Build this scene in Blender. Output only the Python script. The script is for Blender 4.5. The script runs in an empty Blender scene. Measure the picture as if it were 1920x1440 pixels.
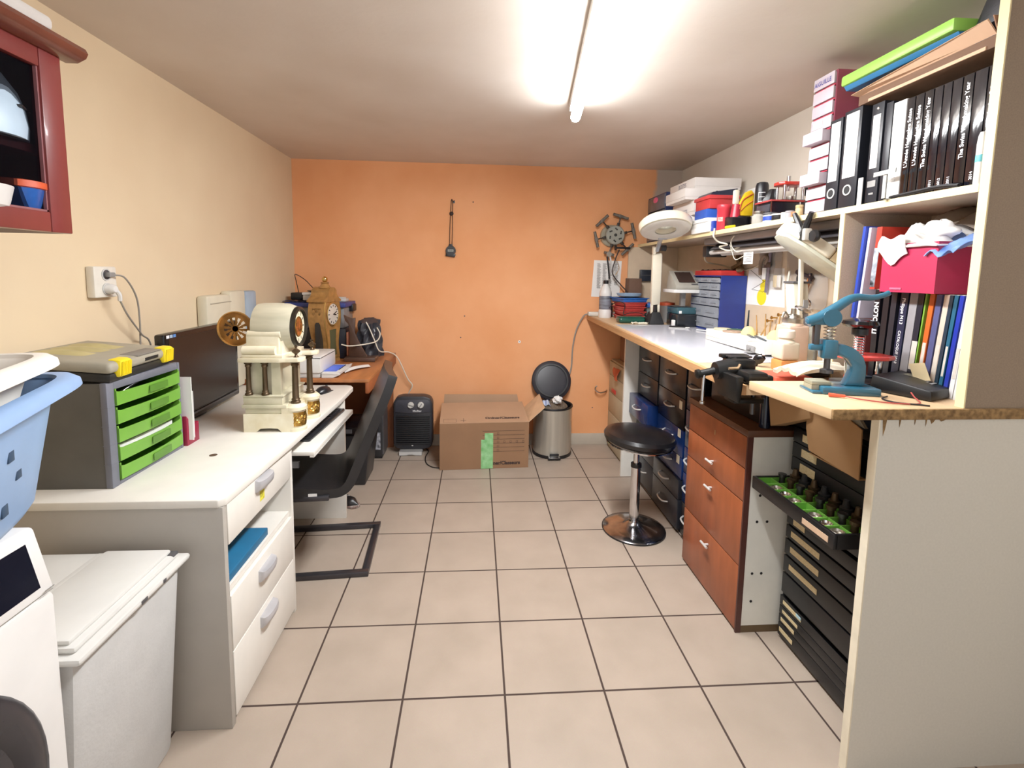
import bpy, bmesh, math, random
from mathutils import Vector, Matrix
random.seed(7)
PI = math.pi
C = bpy.context.scene.collection
SC = bpy.context.scene

# ------------------------------------------------------------------ materials
def lin(h):
    h = h.lstrip('#')
    v = [int(h[i:i+2], 16)/255 for i in (0, 2, 4)]
    return tuple((c/12.92 if c <= .04045 else ((c+.055)/1.055)**2.4) for c in v) + (1,)
_mats = {}
def mat(name, hexc, rough=.5, metal=0, var=.06, scale=14, bump=0, bscale=60, hex2=None, trans=0, spec=.5, coat=0, stretch=None, emit=0):
    """Principled material whose colour is modulated by procedural noise."""
    if name in _mats: return _mats[name]
    m = bpy.data.materials.new(name); m.use_nodes = True
    nt = m.node_tree; N = nt.nodes; L = nt.links
    b = N['Principled BSDF']
    c = lin(hexc)
    tc = N.new('ShaderNodeTexCoord')
    mp = N.new('ShaderNodeMapping'); L.new(tc.outputs['Object'], mp.inputs[0])
    if stretch: mp.inputs['Scale'].default_value = stretch
    no = N.new('ShaderNodeTexNoise'); no.inputs['Scale'].default_value = scale
    no.inputs['Detail'].default_value = 4
    L.new(mp.outputs[0], no.inputs['Vector'])
    rp = N.new('ShaderNodeValToRGB')
    c2 = lin(hex2) if hex2 else tuple(max(0, x*(1-var*2)) for x in c[:3])+(1,)
    c1 = c if hex2 else tuple(min(1, x*(1+var)) for x in c[:3])+(1,)
    rp.color_ramp.elements[0].position = .3; rp.color_ramp.elements[1].position = .7
    rp.color_ramp.elements[0].color = c2; rp.color_ramp.elements[1].color = c1
    L.new(no.outputs['Fac'], rp.inputs[0]); L.new(rp.outputs[0], b.inputs['Base Color'])
    b.inputs['Roughness'].default_value = rough; b.inputs['Metallic'].default_value = metal
    b.inputs['Specular IOR Level'].default_value = spec
    if coat: b.inputs['Coat Weight'].default_value = coat; b.inputs['Coat Roughness'].default_value = .1
    if emit:
        L.new(rp.outputs[0], b.inputs['Emission Color']); b.inputs['Emission Strength'].default_value = emit
    if bump:
        n2 = N.new('ShaderNodeTexNoise'); n2.inputs['Scale'].default_value = bscale
        L.new(mp.outputs[0], n2.inputs['Vector'])
        bp = N.new('ShaderNodeBump'); bp.inputs['Strength'].default_value = bump; bp.inputs['Distance'].default_value = .004
        L.new(n2.outputs['Fac'], bp.inputs['Height']); L.new(bp.outputs[0], b.inputs['Normal'])
    if trans:
        out = N['Material Output']
        tr = N.new('ShaderNodeBsdfTransparent'); tr.inputs[0].default_value = tuple(.5+.5*x for x in c[:3])+(1,)
        mx = N.new('ShaderNodeMixShader'); mx.inputs[0].default_value = trans
        L.new(b.outputs[0], mx.inputs[1]); L.new(tr.outputs[0], mx.inputs[2]); L.new(mx.outputs[0], out.inputs[0])
    _mats[name] = m
    return m

# ------------------------------------------------------------------ mesh builder
def rotz(a): return Matrix.Rotation(a, 4, 'Z')
class MB:
    """Collects shapes; coordinates are room coordinates unless local=True."""
    def __init__(s, local=False): s.bm = bmesh.new(); s.local = local
    def _merge(s, b, m=None):
        if m is not None: b.transform(m)
        me = bpy.data.meshes.new('tmp'); b.to_mesh(me); b.free()
        s.bm.from_mesh(me); bpy.data.meshes.remove(me); return s
    def box(s, x0, x1, y0, y1, z0, z1, b=0, m=None, seg=2):
        t = bmesh.new()
        bmesh.ops.create_cube(t, size=1)
        t.transform(Matrix.Translation(((x0+x1)/2, (y0+y1)/2, (z0+z1)/2)) @ Matrix.Diagonal((abs(x1-x0), abs(y1-y0), abs(z1-z0), 1)))
        if b:
            b = min(b, .49*min(abs(x1-x0), abs(y1-y0), abs(z1-z0)))
            bmesh.ops.bevel(t, geom=t.edges[:], offset=b, segments=seg, affect='EDGES', profile=.5)
        return s._merge(t, m)
    def hexa(s, bot, top, b=0):
        t = bmesh.new()
        v = [t.verts.new(p) for p in list(bot)+list(top)]; n = len(bot)
        t.faces.new(v[:n][::-1]); t.faces.new(v[n:])
        for i in range(n): j = (i+1) % n; t.faces.new((v[i], v[j], v[n+j], v[n+i]))
        bmesh.ops.recalc_face_normals(t, faces=t.faces[:])
        if b: bmesh.ops.bevel(t, geom=t.edges[:], offset=b, segments=2, affect='EDGES', profile=.5)
        return s._merge(t)
    def prism(s, pts, plane, d0, d1, b=0, m=None):
        """2-D outline in plane 'xy','xz','yz' extruded from d0 to d1 along the third axis"""
        f = {'xy': lambda a, c, d: (a, c, d), 'xz': lambda a, c, d: (a, d, c), 'yz': lambda a, c, d: (d, a, c)}[plane]
        t = bmesh.new(); n = len(pts)
        lo = [t.verts.new(f(a, c, d0)) for a, c in pts]; hi = [t.verts.new(f(a, c, d1)) for a, c in pts]
        t.faces.new(lo); t.faces.new(hi[::-1])
        for i in range(n): j = (i+1) % n; t.faces.new((lo[j], lo[i], hi[i], hi[j]))
        bmesh.ops.recalc_face_normals(t, faces=t.faces[:])
        if b: bmesh.ops.bevel(t, geom=t.edges[:], offset=b, segments=2, affect='EDGES', profile=.5)
        return s._merge(t, m)
    def lathe(s, prof, c=(0, 0, 0), axis=(0, 0, 1), seg=24, sx=1, sy=1, cap=True):
        t = bmesh.new(); rings = []
        for r, z in prof:
            rings.append([t.verts.new((r*math.cos(2*PI*k/seg)*sx, r*math.sin(2*PI*k/seg)*sy, z)) for k in range(seg)])
        for a, b_ in zip(rings, rings[1:]):
            for k in range(seg):
                q = (k+1) % seg; t.faces.new((a[k], a[q], b_[q], b_[k]))
        if cap:
            if prof[0][0] > 1e-5: t.faces.new(rings[0][::-1])
            if prof[-1][0] > 1e-5: t.faces.new(rings[-1])
        bmesh.ops.remove_doubles(t, verts=t.verts[:], dist=1e-6)
        bmesh.ops.recalc_face_normals(t, faces=t.faces[:])
        q = Vector((0, 0, 1)).rotation_difference(Vector(axis).normalized())
        return s._merge(t, Matrix.Translation(c) @ q.to_matrix().to_4x4())
    def cyl(s, p0, p1, r0, r1=None, seg=16):
        p0, p1 = Vector(p0), Vector(p1); r1 = r0 if r1 is None else r1
        return s.lathe([(r0, 0), (r1, (p1-p0).length)], p0, p1-p0, seg)
    def tube(s, pts, r, seg=8, closed=False):
        pts = [Vector(p) for p in pts]; n = len(pts)
        t = bmesh.new(); rings = []; up = None
        for i, p in enumerate(pts):
            a = pts[(i-1) % n] if (closed or i > 0) else p; b = pts[(i+1) % n] if (closed or i < n-1) else p
            d = (b-a).normalized()
            if up is None: up = d.orthogonal().normalized()
            up = (up-d*up.dot(d))
            up = up.normalized() if up.length > 1e-6 else d.orthogonal().normalized()
            w = d.cross(up); rr = r[i] if isinstance(r, (list, tuple)) else r
            rings.append([t.verts.new(p+up*rr*math.cos(2*PI*k/seg)+w*rr*math.sin(2*PI*k/seg)) for k in range(seg)])
        m = n if closed else n-1
        for i in range(m):
            a, b = rings[i], rings[(i+1) % n]
            for k in range(seg): q = (k+1) % seg; t.faces.new((a[k], a[q], b[q], b[k]))
        if not closed: t.faces.new(rings[0][::-1]); t.faces.new(rings[-1])
        bmesh.ops.recalc_face_normals(t, faces=t.faces[:])
        return s._merge(t)
    def ball(s, c, r, sc=(1, 1, 1), seg=16):
        t = bmesh.new(); bmesh.ops.create_uvsphere(t, u_segments=seg, v_segments=max(6, seg//2), radius=r)
        return s._merge(t, Matrix.Translation(c) @ Matrix.Diagonal((*sc, 1)))
    def grid(s, fn, nu, nv, thick=0):
        t = bmesh.new()
        V = [[t.verts.new(fn(i/nu, j/nv)) for j in range(nv+1)] for i in range(nu+1)]
        for i in range(nu):
            for j in range(nv): t.faces.new((V[i][j], V[i+1][j], V[i+1][j+1], V[i][j+1]))
        bmesh.ops.recalc_face_normals(t, faces=t.faces[:])
        if thick: bmesh.ops.solidify(t, geom=t.faces[:], thickness=thick)
        return s._merge(t)
    def poly(s, pts):
        t = bmesh.new(); t.faces.new([t.verts.new(p) for p in pts]); return s._merge(t)
    def ring(s, c, axis, r0, r1, h, seg=24):
        return s.lathe([(r0, 0), (r1, 0), (r1, h), (r0, h), (r0, 0)], c, axis, seg, cap=False)

def spline(pts, n=6):
    """Catmull-Rom through pts"""
    P = [Vector(p) for p in pts]; P = [P[0]*2-P[1]]+P+[P[-1]*2-P[-2]]; out = []
    for i in range(1, len(P)-2):
        a, b, c, d = P[i-1:i+3]
        for k in range(n):
            t = k/n
            out.append(.5*((2*b)+(c-a)*t+(2*a-5*b+4*c-d)*t*t+(3*b-a-3*c+d)*t**3))
    out.append(P[-2]); return out

# ------------------------------------------------------------------ objects
MW = {}
def tag(o, label=None, cat=None, group=None, kind=None):
    if label: o['label'] = label
    if cat: o['category'] = cat
    if group: o['group'] = group
    if kind: o['kind'] = kind
    return o
def thing(name, label, cat, loc=(0, 0, 0), rz=0, group=None, rot=None):
    o = bpy.data.objects.new(name, None); C.objects.link(o)
    o.empty_display_size = .03
    R = rot.to_4x4() if rot is not None else rotz(rz)
    m = Matrix.Translation(loc) @ R
    o.location = loc; o.rotation_euler = R.to_euler(); MW[o] = m
    return tag(o, label, cat, group)
def finish(me, angle=38):
    if len(me.polygons):
        me.polygons.foreach_set('use_smooth', [True]*len(me.polygons))
        me.set_sharp_from_angle(angle=math.radians(angle))
def part(name, mb, m, parent, label=None, angle=38):
    me = bpy.data.meshes.new(name)
    W = MW[parent]
    if not mb.local: mb.bm.transform(W.inverted())
    mb.bm.to_mesh(me); mb.bm.free(); me.materials.append(m); finish(me, angle)
    o = bpy.data.objects.new(name, me); C.objects.link(o); o.parent = parent; MW[o] = W
    if label: o['label'] = label
    return o
def single(name, mb, m, label, cat, group=None, kind=None, angle=38, loc=None):
    """a thing that is one mesh; its origin is put at its own base"""
    me = bpy.data.meshes.new(name)
    bb = [v.co for v in mb.bm.verts]
    if loc is None and kind != 'structure':
        loc = Vector(((min(v.x for v in bb)+max(v.x for v in bb))/2, (min(v.y for v in bb)+max(v.y for v in bb))/2, min(v.z for v in bb)))
    loc = Vector(loc) if loc is not None else Vector((0, 0, 0))
    mb.bm.transform(Matrix.Translation(-loc))
    mb.bm.to_mesh(me); mb.bm.free(); me.materials.append(m); finish(me, angle)
    o = bpy.data.objects.new(name, me); C.objects.link(o); o.location = loc; MW[o] = Matrix.Translation(loc)
    return tag(o, label, cat, group, kind)
def struct(name, mb, m, label=None): return single(name, mb, m, label, None, kind='structure')
def text(body, size, pos, right, up, m, parent, name='lettering', weight=0, align='CENTER', world=True, lift=.0004, squeeze=1):
    cu = bpy.data.curves.new('t', 'FONT'); cu.body = body; cu.size = size; cu.align_x = align; cu.align_y = 'CENTER'
    cu.offset = weight*size; cu.resolution_u = 3
    o = bpy.data.objects.new('t', cu); C.objects.link(o)
    dg = bpy.context.evaluated_depsgraph_get()
    me = bpy.data.meshes.new_from_object(o.evaluated_get(dg)); me.name = name
    bpy.data.objects.remove(o); bpy.data.curves.remove(cu)
    r = Vector(right).normalized(); u = Vector(up); u = (u-r*u.dot(r)).normalized(); n = r.cross(u)
    mm = Matrix.Translation(Vector(pos)+n*lift) @ Matrix((r, u, n)).transposed().to_4x4() @ Matrix.Diagonal((squeeze, 1, 1, 1))
    W = MW[parent]
    me.transform((W.inverted() @ mm) if world else mm)
    me.materials.clear(); me.materials.append(m)
    q = bpy.data.objects.new(name, me); C.objects.link(q); q.parent = parent; MW[q] = W
    return q
def copy_tree(o, label=None, parent=None):
    c = o.copy(); C.objects.link(c)
    if parent: c.parent = parent
    if label: c['label'] = label
    for ch in list(o.children): copy_tree(ch, None, c)
    return c

# palette
WHITE = mat('white_laminate', 'E2DDD4', .42, var=.02)
WPLA = mat('white_plastic', 'DDDBD8', .4, var=.02)
BLACK = mat('black_plastic', '17171A', .38, var=.1)
BLKG = mat('black_gloss', '0E0E11', .15, var=.05)
BLKM = mat('black_rubber', '1B1B1D', .7, var=.1, bump=.1)
CHROME = mat('chrome', 'D9D9DC', .12, 1, var=.02)
STEEL = mat('brushed_steel', 'B9B4AA', .33, 1, var=.06, scale=40, stretch=(1, 1, .05))
DSTEEL = mat('dark_steel', '5B5A5C', .35, .9)
GREY = mat('grey_plastic', '8C8A88', .5)
DGREY = mat('dark_grey_plastic', '4C4B4D', .5, var=.05)
LGREY = mat('light_grey_plastic', 'C9C7C4', .5, var=.03)
CREAM = mat('cream_plastic', 'E9E1CB', .4, var=.02)
PAPER = mat('white_paper', 'EFEDEA', .8, var=.015)
INK = mat('black_ink', '1A1718', .8, var=.02)
WINK = mat('white_ink', 'E8E8EA', .6, var=.02)
RED = mat('red_plastic', 'C4302E', .4)
TAPEW = mat('label_paper', 'E2D9C0', .7, var=.04)
CARD = mat('cardboard', 'A57E55', .85, var=.05, scale=6, bump=.05)
BRASS = mat('gilt_brass', 'C79A4B', .3, .9, var=.2, scale=50)
BRONZE = mat('dark_bronze', '5C4A36', .38, .7, var=.15)
GLASS = mat('clear_glass', 'E6EAE8', .05, var=.01, trans=.82)
CLEAR = mat('clear_plastic', 'C2C7CF', .15, var=.03, trans=.6)
PARTB = mat('particle_board_face', 'B9A690', .75, var=.06, scale=220)
EDGEY = mat('pale_edge_band', 'E4D3A2', .6, var=.03)
CABLEG = mat('grey_cable', '8F8880', .5)
CABLEW = mat('white_cable', 'E2DCCB', .5)
CABLEB = mat('black_cable', '1C1A1B', .45)
# ================================================================== SETTING
XL, XR, YB, ZC, YF = -1.384, 1.612, 3.739, 2.215, -1.3

def tile_material():
    m = bpy.data.materials.new('floor_tiles'); m.use_nodes = True
    nt = m.node_tree; N = nt.nodes; L = nt.links; b = N['Principled BSDF']
    tc = N.new('ShaderNodeTexCoord'); sp = N.new('ShaderNodeSeparateXYZ'); L.new(tc.outputs['Object'], sp.inputs[0])
    def mth(op, a, v=None, w=None):
        n = N.new('ShaderNodeMath'); n.operation = op
        for i, q in enumerate((a, v, w)):
            if q is None: continue
            if isinstance(q, (int, float)): n.inputs[i].default_value = q
            else: L.new(q, n.inputs[i])
        return n.outputs[0]
    T = 1/3
    def dist(s, o):
        f = mth('FRACT', mth('DIVIDE', mth('SUBTRACT', s, o-T*40), T))
        return mth('MULTIPLY', mth('MINIMUM', f, mth('SUBTRACT', 1, f)), T)
    d = mth('MINIMUM', dist(sp.outputs['X'], .106), dist(sp.outputs['Y'], 1.431))
    gr = N.new('ShaderNodeMapRange'); L.new(d, gr.inputs[0]); gr.interpolation_type = 'SMOOTHSTEP'
    gr.inputs[1].default_value = .0027; gr.inputs[2].default_value = .0043
    no = N.new('ShaderNodeTexNoise'); no.inputs['Scale'].default_value = 5; no.inputs['Detail'].default_value = 6
    L.new(tc.outputs['Object'], no.inputs['Vector'])
    rp = N.new('ShaderNodeValToRGB'); L.new(no.outputs['Fac'], rp.inputs[0])
    rp.color_ramp.elements[0].color = lin('9E8F80'); rp.color_ramp.elements[1].color = lin('A9998A')
    rp.color_ramp.elements[0].position = .3; rp.color_ramp.elements[1].position = .7
    sn = N.new('ShaderNodeTexNoise'); sn.inputs['Scale'].default_value = 400; L.new(tc.outputs['Object'], sn.inputs['Vector'])
    m1 = N.new('ShaderNodeMix'); m1.data_type = 'RGBA'; m1.blend_type = 'OVERLAY'; m1.inputs[0].default_value = .08
    L.new(rp.outputs[0], m1.inputs[6]); L.new(sn.outputs['Color'], m1.inputs[7])
    m2 = N.new('ShaderNodeMix'); m2.data_type = 'RGBA'; L.new(gr.outputs[0], m2.inputs[0])
    m2.inputs[6].default_value = lin('40322C'); L.new(m1.outputs[2], m2.inputs[7])
    L.new(m2.outputs[2], b.inputs['Base Color'])
    rr = N.new('ShaderNodeMapRange'); L.new(gr.outputs[0], rr.inputs[0]); rr.inputs[3].default_value = .9; rr.inputs[4].default_value = .42
    L.new(rr.outputs[0], b.inputs['Roughness']); b.inputs['Specular IOR Level'].default_value = .35
    bp = N.new('ShaderNodeBump'); bp.inputs['Distance'].default_value = .002; bp.inputs['Strength'].default_value = .6
    L.new(gr.outputs[0], bp.inputs['Height']); L.new(bp.outputs[0], b.inputs['Normal'])
    return m

def wall_material(name, a, b_, patch=None, scale=2.2):
    m = mat(name, a, .85, hex2=b_, scale=scale, bump=.12, bscale=45, spec=.2)
    if patch:
        nt = m.node_tree; N = nt.nodes; L = nt.links; b = N['Principled BSDF']
        src = b.inputs['Base Color'].links[0].from_socket
        tc = N.new('ShaderNodeTexCoord'); sp = N.new('ShaderNodeSeparateXYZ'); L.new(tc.outputs['Object'], sp.inputs[0])
        no = N.new('ShaderNodeTexNoise'); no.inputs['Scale'].default_value = 9; L.new(tc.outputs['Object'], no.inputs['Vector'])
        def edge(sock, lo):
            ad = N.new('ShaderNodeMath'); ad.operation = 'MULTIPLY_ADD'; L.new(no.outputs['Fac'], ad.inputs[0]); ad.inputs[1].default_value = .09; L.new(sock, ad.inputs[2])
            mr = N.new('ShaderNodeMapRange'); L.new(ad.outputs[0], mr.inputs[0]); mr.inputs[1].default_value = lo+.03; mr.inputs[2].default_value = lo+.06; return mr.outputs[0]
        mu = N.new('ShaderNodeMath'); mu.operation = 'MULTIPLY'; L.new(edge(sp.outputs['X'], patch[0]), mu.inputs[0]); L.new(edge(sp.outputs['Z'], patch[1]), mu.inputs[1])
        mx = N.new('ShaderNodeMix'); mx.data_type = 'RGBA'; L.new(mu.outputs[0], mx.inputs[0]); L.new(src, mx.inputs[6]); mx.inputs[7].default_value = lin(patch[2])
        L.new(mx.outputs[2], b.inputs['Base Color'])
    return m

struct('floor', MB().box(XL-.1, XR+.1, YF, YB+.1, -.1, 0), tile_material(), 'beige square floor tiles with dark brown grout')
struct('ceiling', MB().box(XL-.1, XR+.1, YF, YB+.1, ZC, ZC+.1), wall_material('ceiling_paint', 'D8CEC4', 'CEC2B6'), 'tan painted ceiling')
struct('wall_left', MB().box(XL-.1, XL, YF, YB+.1, 0, ZC), wall_material('cream_wall_paint', 'E1CCAA', 'DAC3A1'), 'cream painted wall')
struct('wall_right', MB().box(XR, XR+.1, YF, YB+.1, 0, ZC), wall_material('pale_wall_paint', 'DAD1C4', 'D0C6B7'), 'pale beige painted wall')
struct('wall_back', MB().box(XL, XR, YB, YB+.1, 0, ZC), wall_material('orange_wall_paint', 'F0AE7E', 'E69F6C', (1.40, 1.98, 'B9A99B')), 'orange painted wall with a grey plastered corner')
SKIRT = mat('skirting_tile', 'BDB2A2', .5, var=.03)
struct('baseboard_back', MB().box(XL, XR, YB-.01, YB, 0, .093, .002), SKIRT, 'beige tile skirting under the orange wall')
struct('baseboard_left', MB().box(XL, XL+.01, YF, YB-.01, 0, .093, .002), SKIRT, 'beige tile skirting under the cream wall')

# wall plugs and nails in the orange wall
def bw(x, z): return (x, YB, z)
t = thing('wall_plug', 'white plastic wall plug in the orange wall above the carton', 'wall plug', (.347, YB-.003, .848))
part('rim', MB().ring((.347, YB, .848), (0, -1, 0), .004, .011, .003), PAPER, t)
part('hole', MB().cyl((.347, YB, .848), (.347, YB-.001, .848), .004), BLACK, t)
for (x, z, l) in ((-.12, .88, 'small dark nail in the orange wall, left of the white plug'), (.955, .31, 'small dark nail low in the orange wall beside the pedal bin'),
                  (-.03, 1.93, 'small dark nail high in the orange wall, right of the stopwatch'), (-.09, 1.05, 'small dark nail in the orange wall below the stopwatch')):
    single('nail', MB().lathe([(.0022, 0), (.0022, .006), (.005, .0065), (.003, .008), (0, .0085)], (x, YB, z), (0, -1, 0), 10), DSTEEL, l, 'nail', 'nails in the orange wall', loc=(x, YB, z))

# ------------------------------------------------------------------ ceiling lamp
def tube_lamp(name, label, x0, y0, x1, y1, strength):
    a = Vector((x0, y0, 0)); d = Vector((x1-x0, y1-y0, 0)); ln = d.length; ang = math.atan2(d.y, d.x)
    t = thing(name, label, 'lamp', (x0, y0, ZC), ang)
    part('batten', MB(True).box(0, ln, -.02, .012, -.042, 0, .004), WPLA, t)
    for x in (.004, ln-.022):
        part('lamp_holder', MB(True).box(x, x+.018, -.008, .026, -.098, -.042, .006), WPLA, t)
    em = bpy.data.materials.new('lit_tube'); em.use_nodes = True
    nt = em.node_tree; nt.nodes.clear(); o = nt.nodes.new('ShaderNodeOutputMaterial'); e = nt.nodes.new('ShaderNodeEmission')
    e.inputs[0].default_value = (.97, .985, 1, 1); e.inputs[1].default_value = strength; nt.links.new(e.outputs[0], o.inputs[0])
    part('fluorescent_tube', MB(True).cyl((.022, .010, -.074), (ln-.022, .010, -.074), .0235), em, t, 'glowing white tube')
tube_lamp('fluorescent_lamp', 'white fluorescent batten lamp with a lit tube on the ceiling', .462, 2.37, .285, .88, 42)

# ------------------------------------------------------------------ added lights: tube boost, rear fill, ambient world fill from the open side
def area(name, loc, target, sx, sy, power, col):
    l = bpy.data.lights.new(name, 'AREA'); l.shape = 'RECTANGLE'; l.size = sx; l.size_y = sy; l.energy = power; l.color = col
    o = bpy.data.objects.new(name, l); C.objects.link(o); o.location = loc
    o.rotation_euler = (Vector(target)-Vector(loc)).to_track_quat('-Z', 'Y').to_euler()
area('tube_lamp_boost', (.374, 1.62, ZC-.101), (.374, 1.62, 0), .034, 1.4, 38, (.97, .985, 1))  # added area light under the tube to strengthen its downward light
bpy.data.objects['tube_lamp_boost'].rotation_euler = (0, 0, -math.atan2(.177, 1.49))
area('rear_fill_light', (-.1, -.75, 2.1), (.1, 2.2, .7), 1.6, .6, 5, (.97, .985, 1))  # added fill light, unseen behind the camera
w = bpy.data.worlds.new('World'); SC.world = w; w.use_nodes = True
w.node_tree.nodes['Background'].inputs[0].default_value = (.96, .98, 1, 1)
w.node_tree.nodes['Background'].inputs[1].default_value = .66

# ------------------------------------------------------------------ camera
cd = bpy.data.cameras.new('camera'); cam = bpy.data.objects.new('camera', cd); C.objects.link(cam)
yaw, pitch, roll = .0676, .1017, .0158
fw = Vector((math.sin(yaw)*math.cos(pitch), math.cos(yaw)*math.cos(pitch), -math.sin(pitch)))
rt = Vector((math.cos(yaw), -math.sin(yaw), 0)); upv = rt.cross(fw)
r2 = rt*math.cos(roll)+upv*math.sin(roll); u2 = -rt*math.sin(roll)+upv*math.cos(roll)
cam.matrix_world = Matrix.Translation((0, 0, 1.3836)) @ Matrix((r2, u2, -fw)).transposed().to_4x4()
cd.sensor_fit = 'HORIZONTAL'; cd.sensor_width = 36; cd.lens = 889.7*36/1920
cd.shift_x = (960-952.4)/1920; cd.shift_y = (604.7-720)/1920; cd.clip_start = .01
SC.camera = cam
SC.view_settings.view_transform = 'Standard'; SC.view_settings.look = 'None'
SC.view_settings.exposure = .46; SC.view_settings.gamma = 1.08
SC.cycles.max_bounces = 8; SC.cycles.transparent_max_bounces = 16
# ================================================================== LEFT SIDE
# ---- wall cabinet with glass door
CAB = mat('dark_red_wood', '7E3230', .38, var=.12, scale=9, stretch=(1, 1, .2), coat=.25)
CABD = mat('cabinet_inside', '5A4038', .6)
CABX, CY1, CY0, CZ0, CZ1 = -1.08, 1.365, .62, 1.472, 1.925
t = thing('wall_cabinet', 'dark red wooden wall cabinet with a glass door on the cream wall', 'cabinet', (XL, 1.0, CZ0))
m = MB(); bx = CABX-.026
m.box(XL, bx, CY0, CY0+.02, CZ0, CZ1).box(XL, bx, CY1-.02, CY1, CZ0, CZ1).box(XL, bx, CY0+.02, CY1-.02, CZ0, CZ0+.02).box(XL, bx, CY0+.02, CY1-.02, CZ1-.02, CZ1).box(XL, XL+.01, CY0+.02, CY1-.02, CZ0+.02, CZ1-.02)
part('carcass', m, CABD, t)
part('shelf', MB().box(XL+.01, bx-.01, CY0+.02, CY1-.02, 1.668, 1.69), mat('cabinet_shelf', '7A3038', .5), t)
d = part('door', MB().box(bx, CABX, CY0, CY0+.06, CZ0, CZ1, .003).box(bx, CABX, CY1-.062, CY1, CZ0, CZ1, .003).box(bx, CABX-.001, CY0+.06, CY1-.062, CZ0, CZ0+.05, .003).box(bx, CABX-.001, CY0+.06, CY1-.062, CZ1-.05, CZ1, .003), CAB, t)
part('glass_pane', MB().box(bx+.008, bx+.012, CY0+.055, CY1-.057, CZ0+.045, CZ1-.045), mat('cabinet_glass', '30303A', .04, trans=.93), d)
part('bead', MB().box(bx+.012, CABX-.006, CY1-.066, CY1-.06, CZ0+.05, CZ1-.05).box(bx+.012, CABX-.006, CY0+.06, CY1-.062, CZ0+.05, CZ0+.055), mat('door_bead', '8E5B5E', .3), d)
prof = [(0, 0), (.03, 0), (.052, .012), (.058, .024), (.052, .036), (.03, .044), (0, .044)]
part('cornice', MB().prism([(CABX-.01+a, CZ1-.004+b) for a, b in prof], 'xz', CY0-.03, CY1+.03).box(XL, CABX-.01, CY0-.03, CY1+.03, CZ1-.003, CZ1+.04, .012), mat('cornice_wood', '6E3A2C', .3, var=.15, scale=12, coat=.4), t)
single('white_board', MB().box(XL+.06, CABX+.025, CY0, 1.325, CZ1+.0405, CZ1+.075, .012), mat('white_gloss_board', 'DAD6D2', .3), 'white rounded board lying on top of the dark red wall cabinet', 'board')
t = thing('domed_lid', 'pale blue rounded dome on the upper shelf of the wall cabinet', 'lid', (-1.195, 1.222, 1.6905))
PB = mat('pale_blue_plastic', 'AFC6DA', .4, var=.04)
part('dome', MB(True).lathe([(.112, 0), (.114, .03), (.11, .07), (.098, .11), (.074, .15), (.042, .175), (0, .185)], (0, 0, 0), seg=40), PB, t)
part('slot', MB(True).box(-.035, .035, .1, .1135, .07, .076, .002, m=rotz(math.radians(-60))), BLACK, t)
t = thing('flower_pot', 'small blue pot with an orange rim in the wall cabinet', 'pot', (-1.135, 1.275, CZ0+.0205))
part('pot_body', MB(True).lathe([(.034, 0), (.038, .004), (.052, .08), (.053, .083)], seg=28), mat('blue_glaze', '1F55A5', .3, var=.2, coat=.4), t)
part('rim', MB(True).lathe([(.053, .082), (.058, .084), (.058, .099), (.051, .101), (.049, .086)], seg=28), mat('orange_rim', 'C9502C', .4), t)
single('white_bowl', MB().lathe([(.0, 0), (.05, 0), (.09, .03), (.1, .075), (.09, .072), (0, .02)], (-1.16, 1.15, CZ0+.021), seg=32), WPLA, 'white rounded bowl beside the blue pot in the wall cabinet', 'bowl')
single('glass_jar', MB().lathe([(.02, 0), (.021, .03), (.016, .036), (.016, .045), (0, .046)], (-1.17, 1.335, CZ0+.021), seg=16), GLASS, 'tiny glass jar behind the blue pot in the wall cabinet', 'jar')

# ---- wall socket with two plugs
t = thing('wall_socket', 'white double wall socket on the cream wall', 'socket', (XL, 1.838, 1.275))
part('plate', MB().box(XL, XL+.03, 1.785, 1.893, 1.275, 1.388, .006), mat('socket_plastic', 'E2DCD0', .4), t)
for z in (1.358, 1.306):
    part('socket_ring', MB().ring((XL+.03, 1.84, z), (1, 0, 0), .018, .022, .003), LGREY, t)
    part('recess', MB().cyl((XL+.028, 1.84, z), (XL+.0305, 1.84, z), .018), DGREY, t)
t = thing('power_cable', 'grey flat plug and thin cable in the upper socket hole', 'cable', (XL+.03, 1.84, 1.358))
part('plug', MB().box(XL+.03, XL+.05, 1.832, 1.862, 1.35, 1.367, .004), GREY, t)
part('cord', MB().tube(spline([(XL+.045, 1.86, 1.358), (XL+.055, 1.90, 1.345), (XL+.05, 1.96, 1.27), (XL+.04, 1.985, 1.17), (XL+.03, 1.995, 1.06), (XL+.025, 2.0, .74)]), .0032), CABLEG, t)
t = thing('power_cable', 'round white plug and thin cable in the lower socket hole', 'cable', (XL+.03, 1.84, 1.306))
part('plug', MB().lathe([(.0175, 0), (.0175, .02), (.013, .03), (.011, .032), (0, .032)], (XL+.03, 1.84, 1.306), (1, 0, 0)).tube(spline([(XL+.055, 1.845, 1.305), (XL+.058, 1.86, 1.285), (XL+.055, 1.866, 1.262)]), .0075), WPLA, t)
part('cord', MB().tube(spline([(XL+.055, 1.866, 1.262), (XL+.05, 1.91, 1.2), (XL+.04, 1.99, 1.12), (XL+.03, 2.06, 1.05), (XL+.025, 2.09, .74)]), .0032), CABLEG, t)

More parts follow.
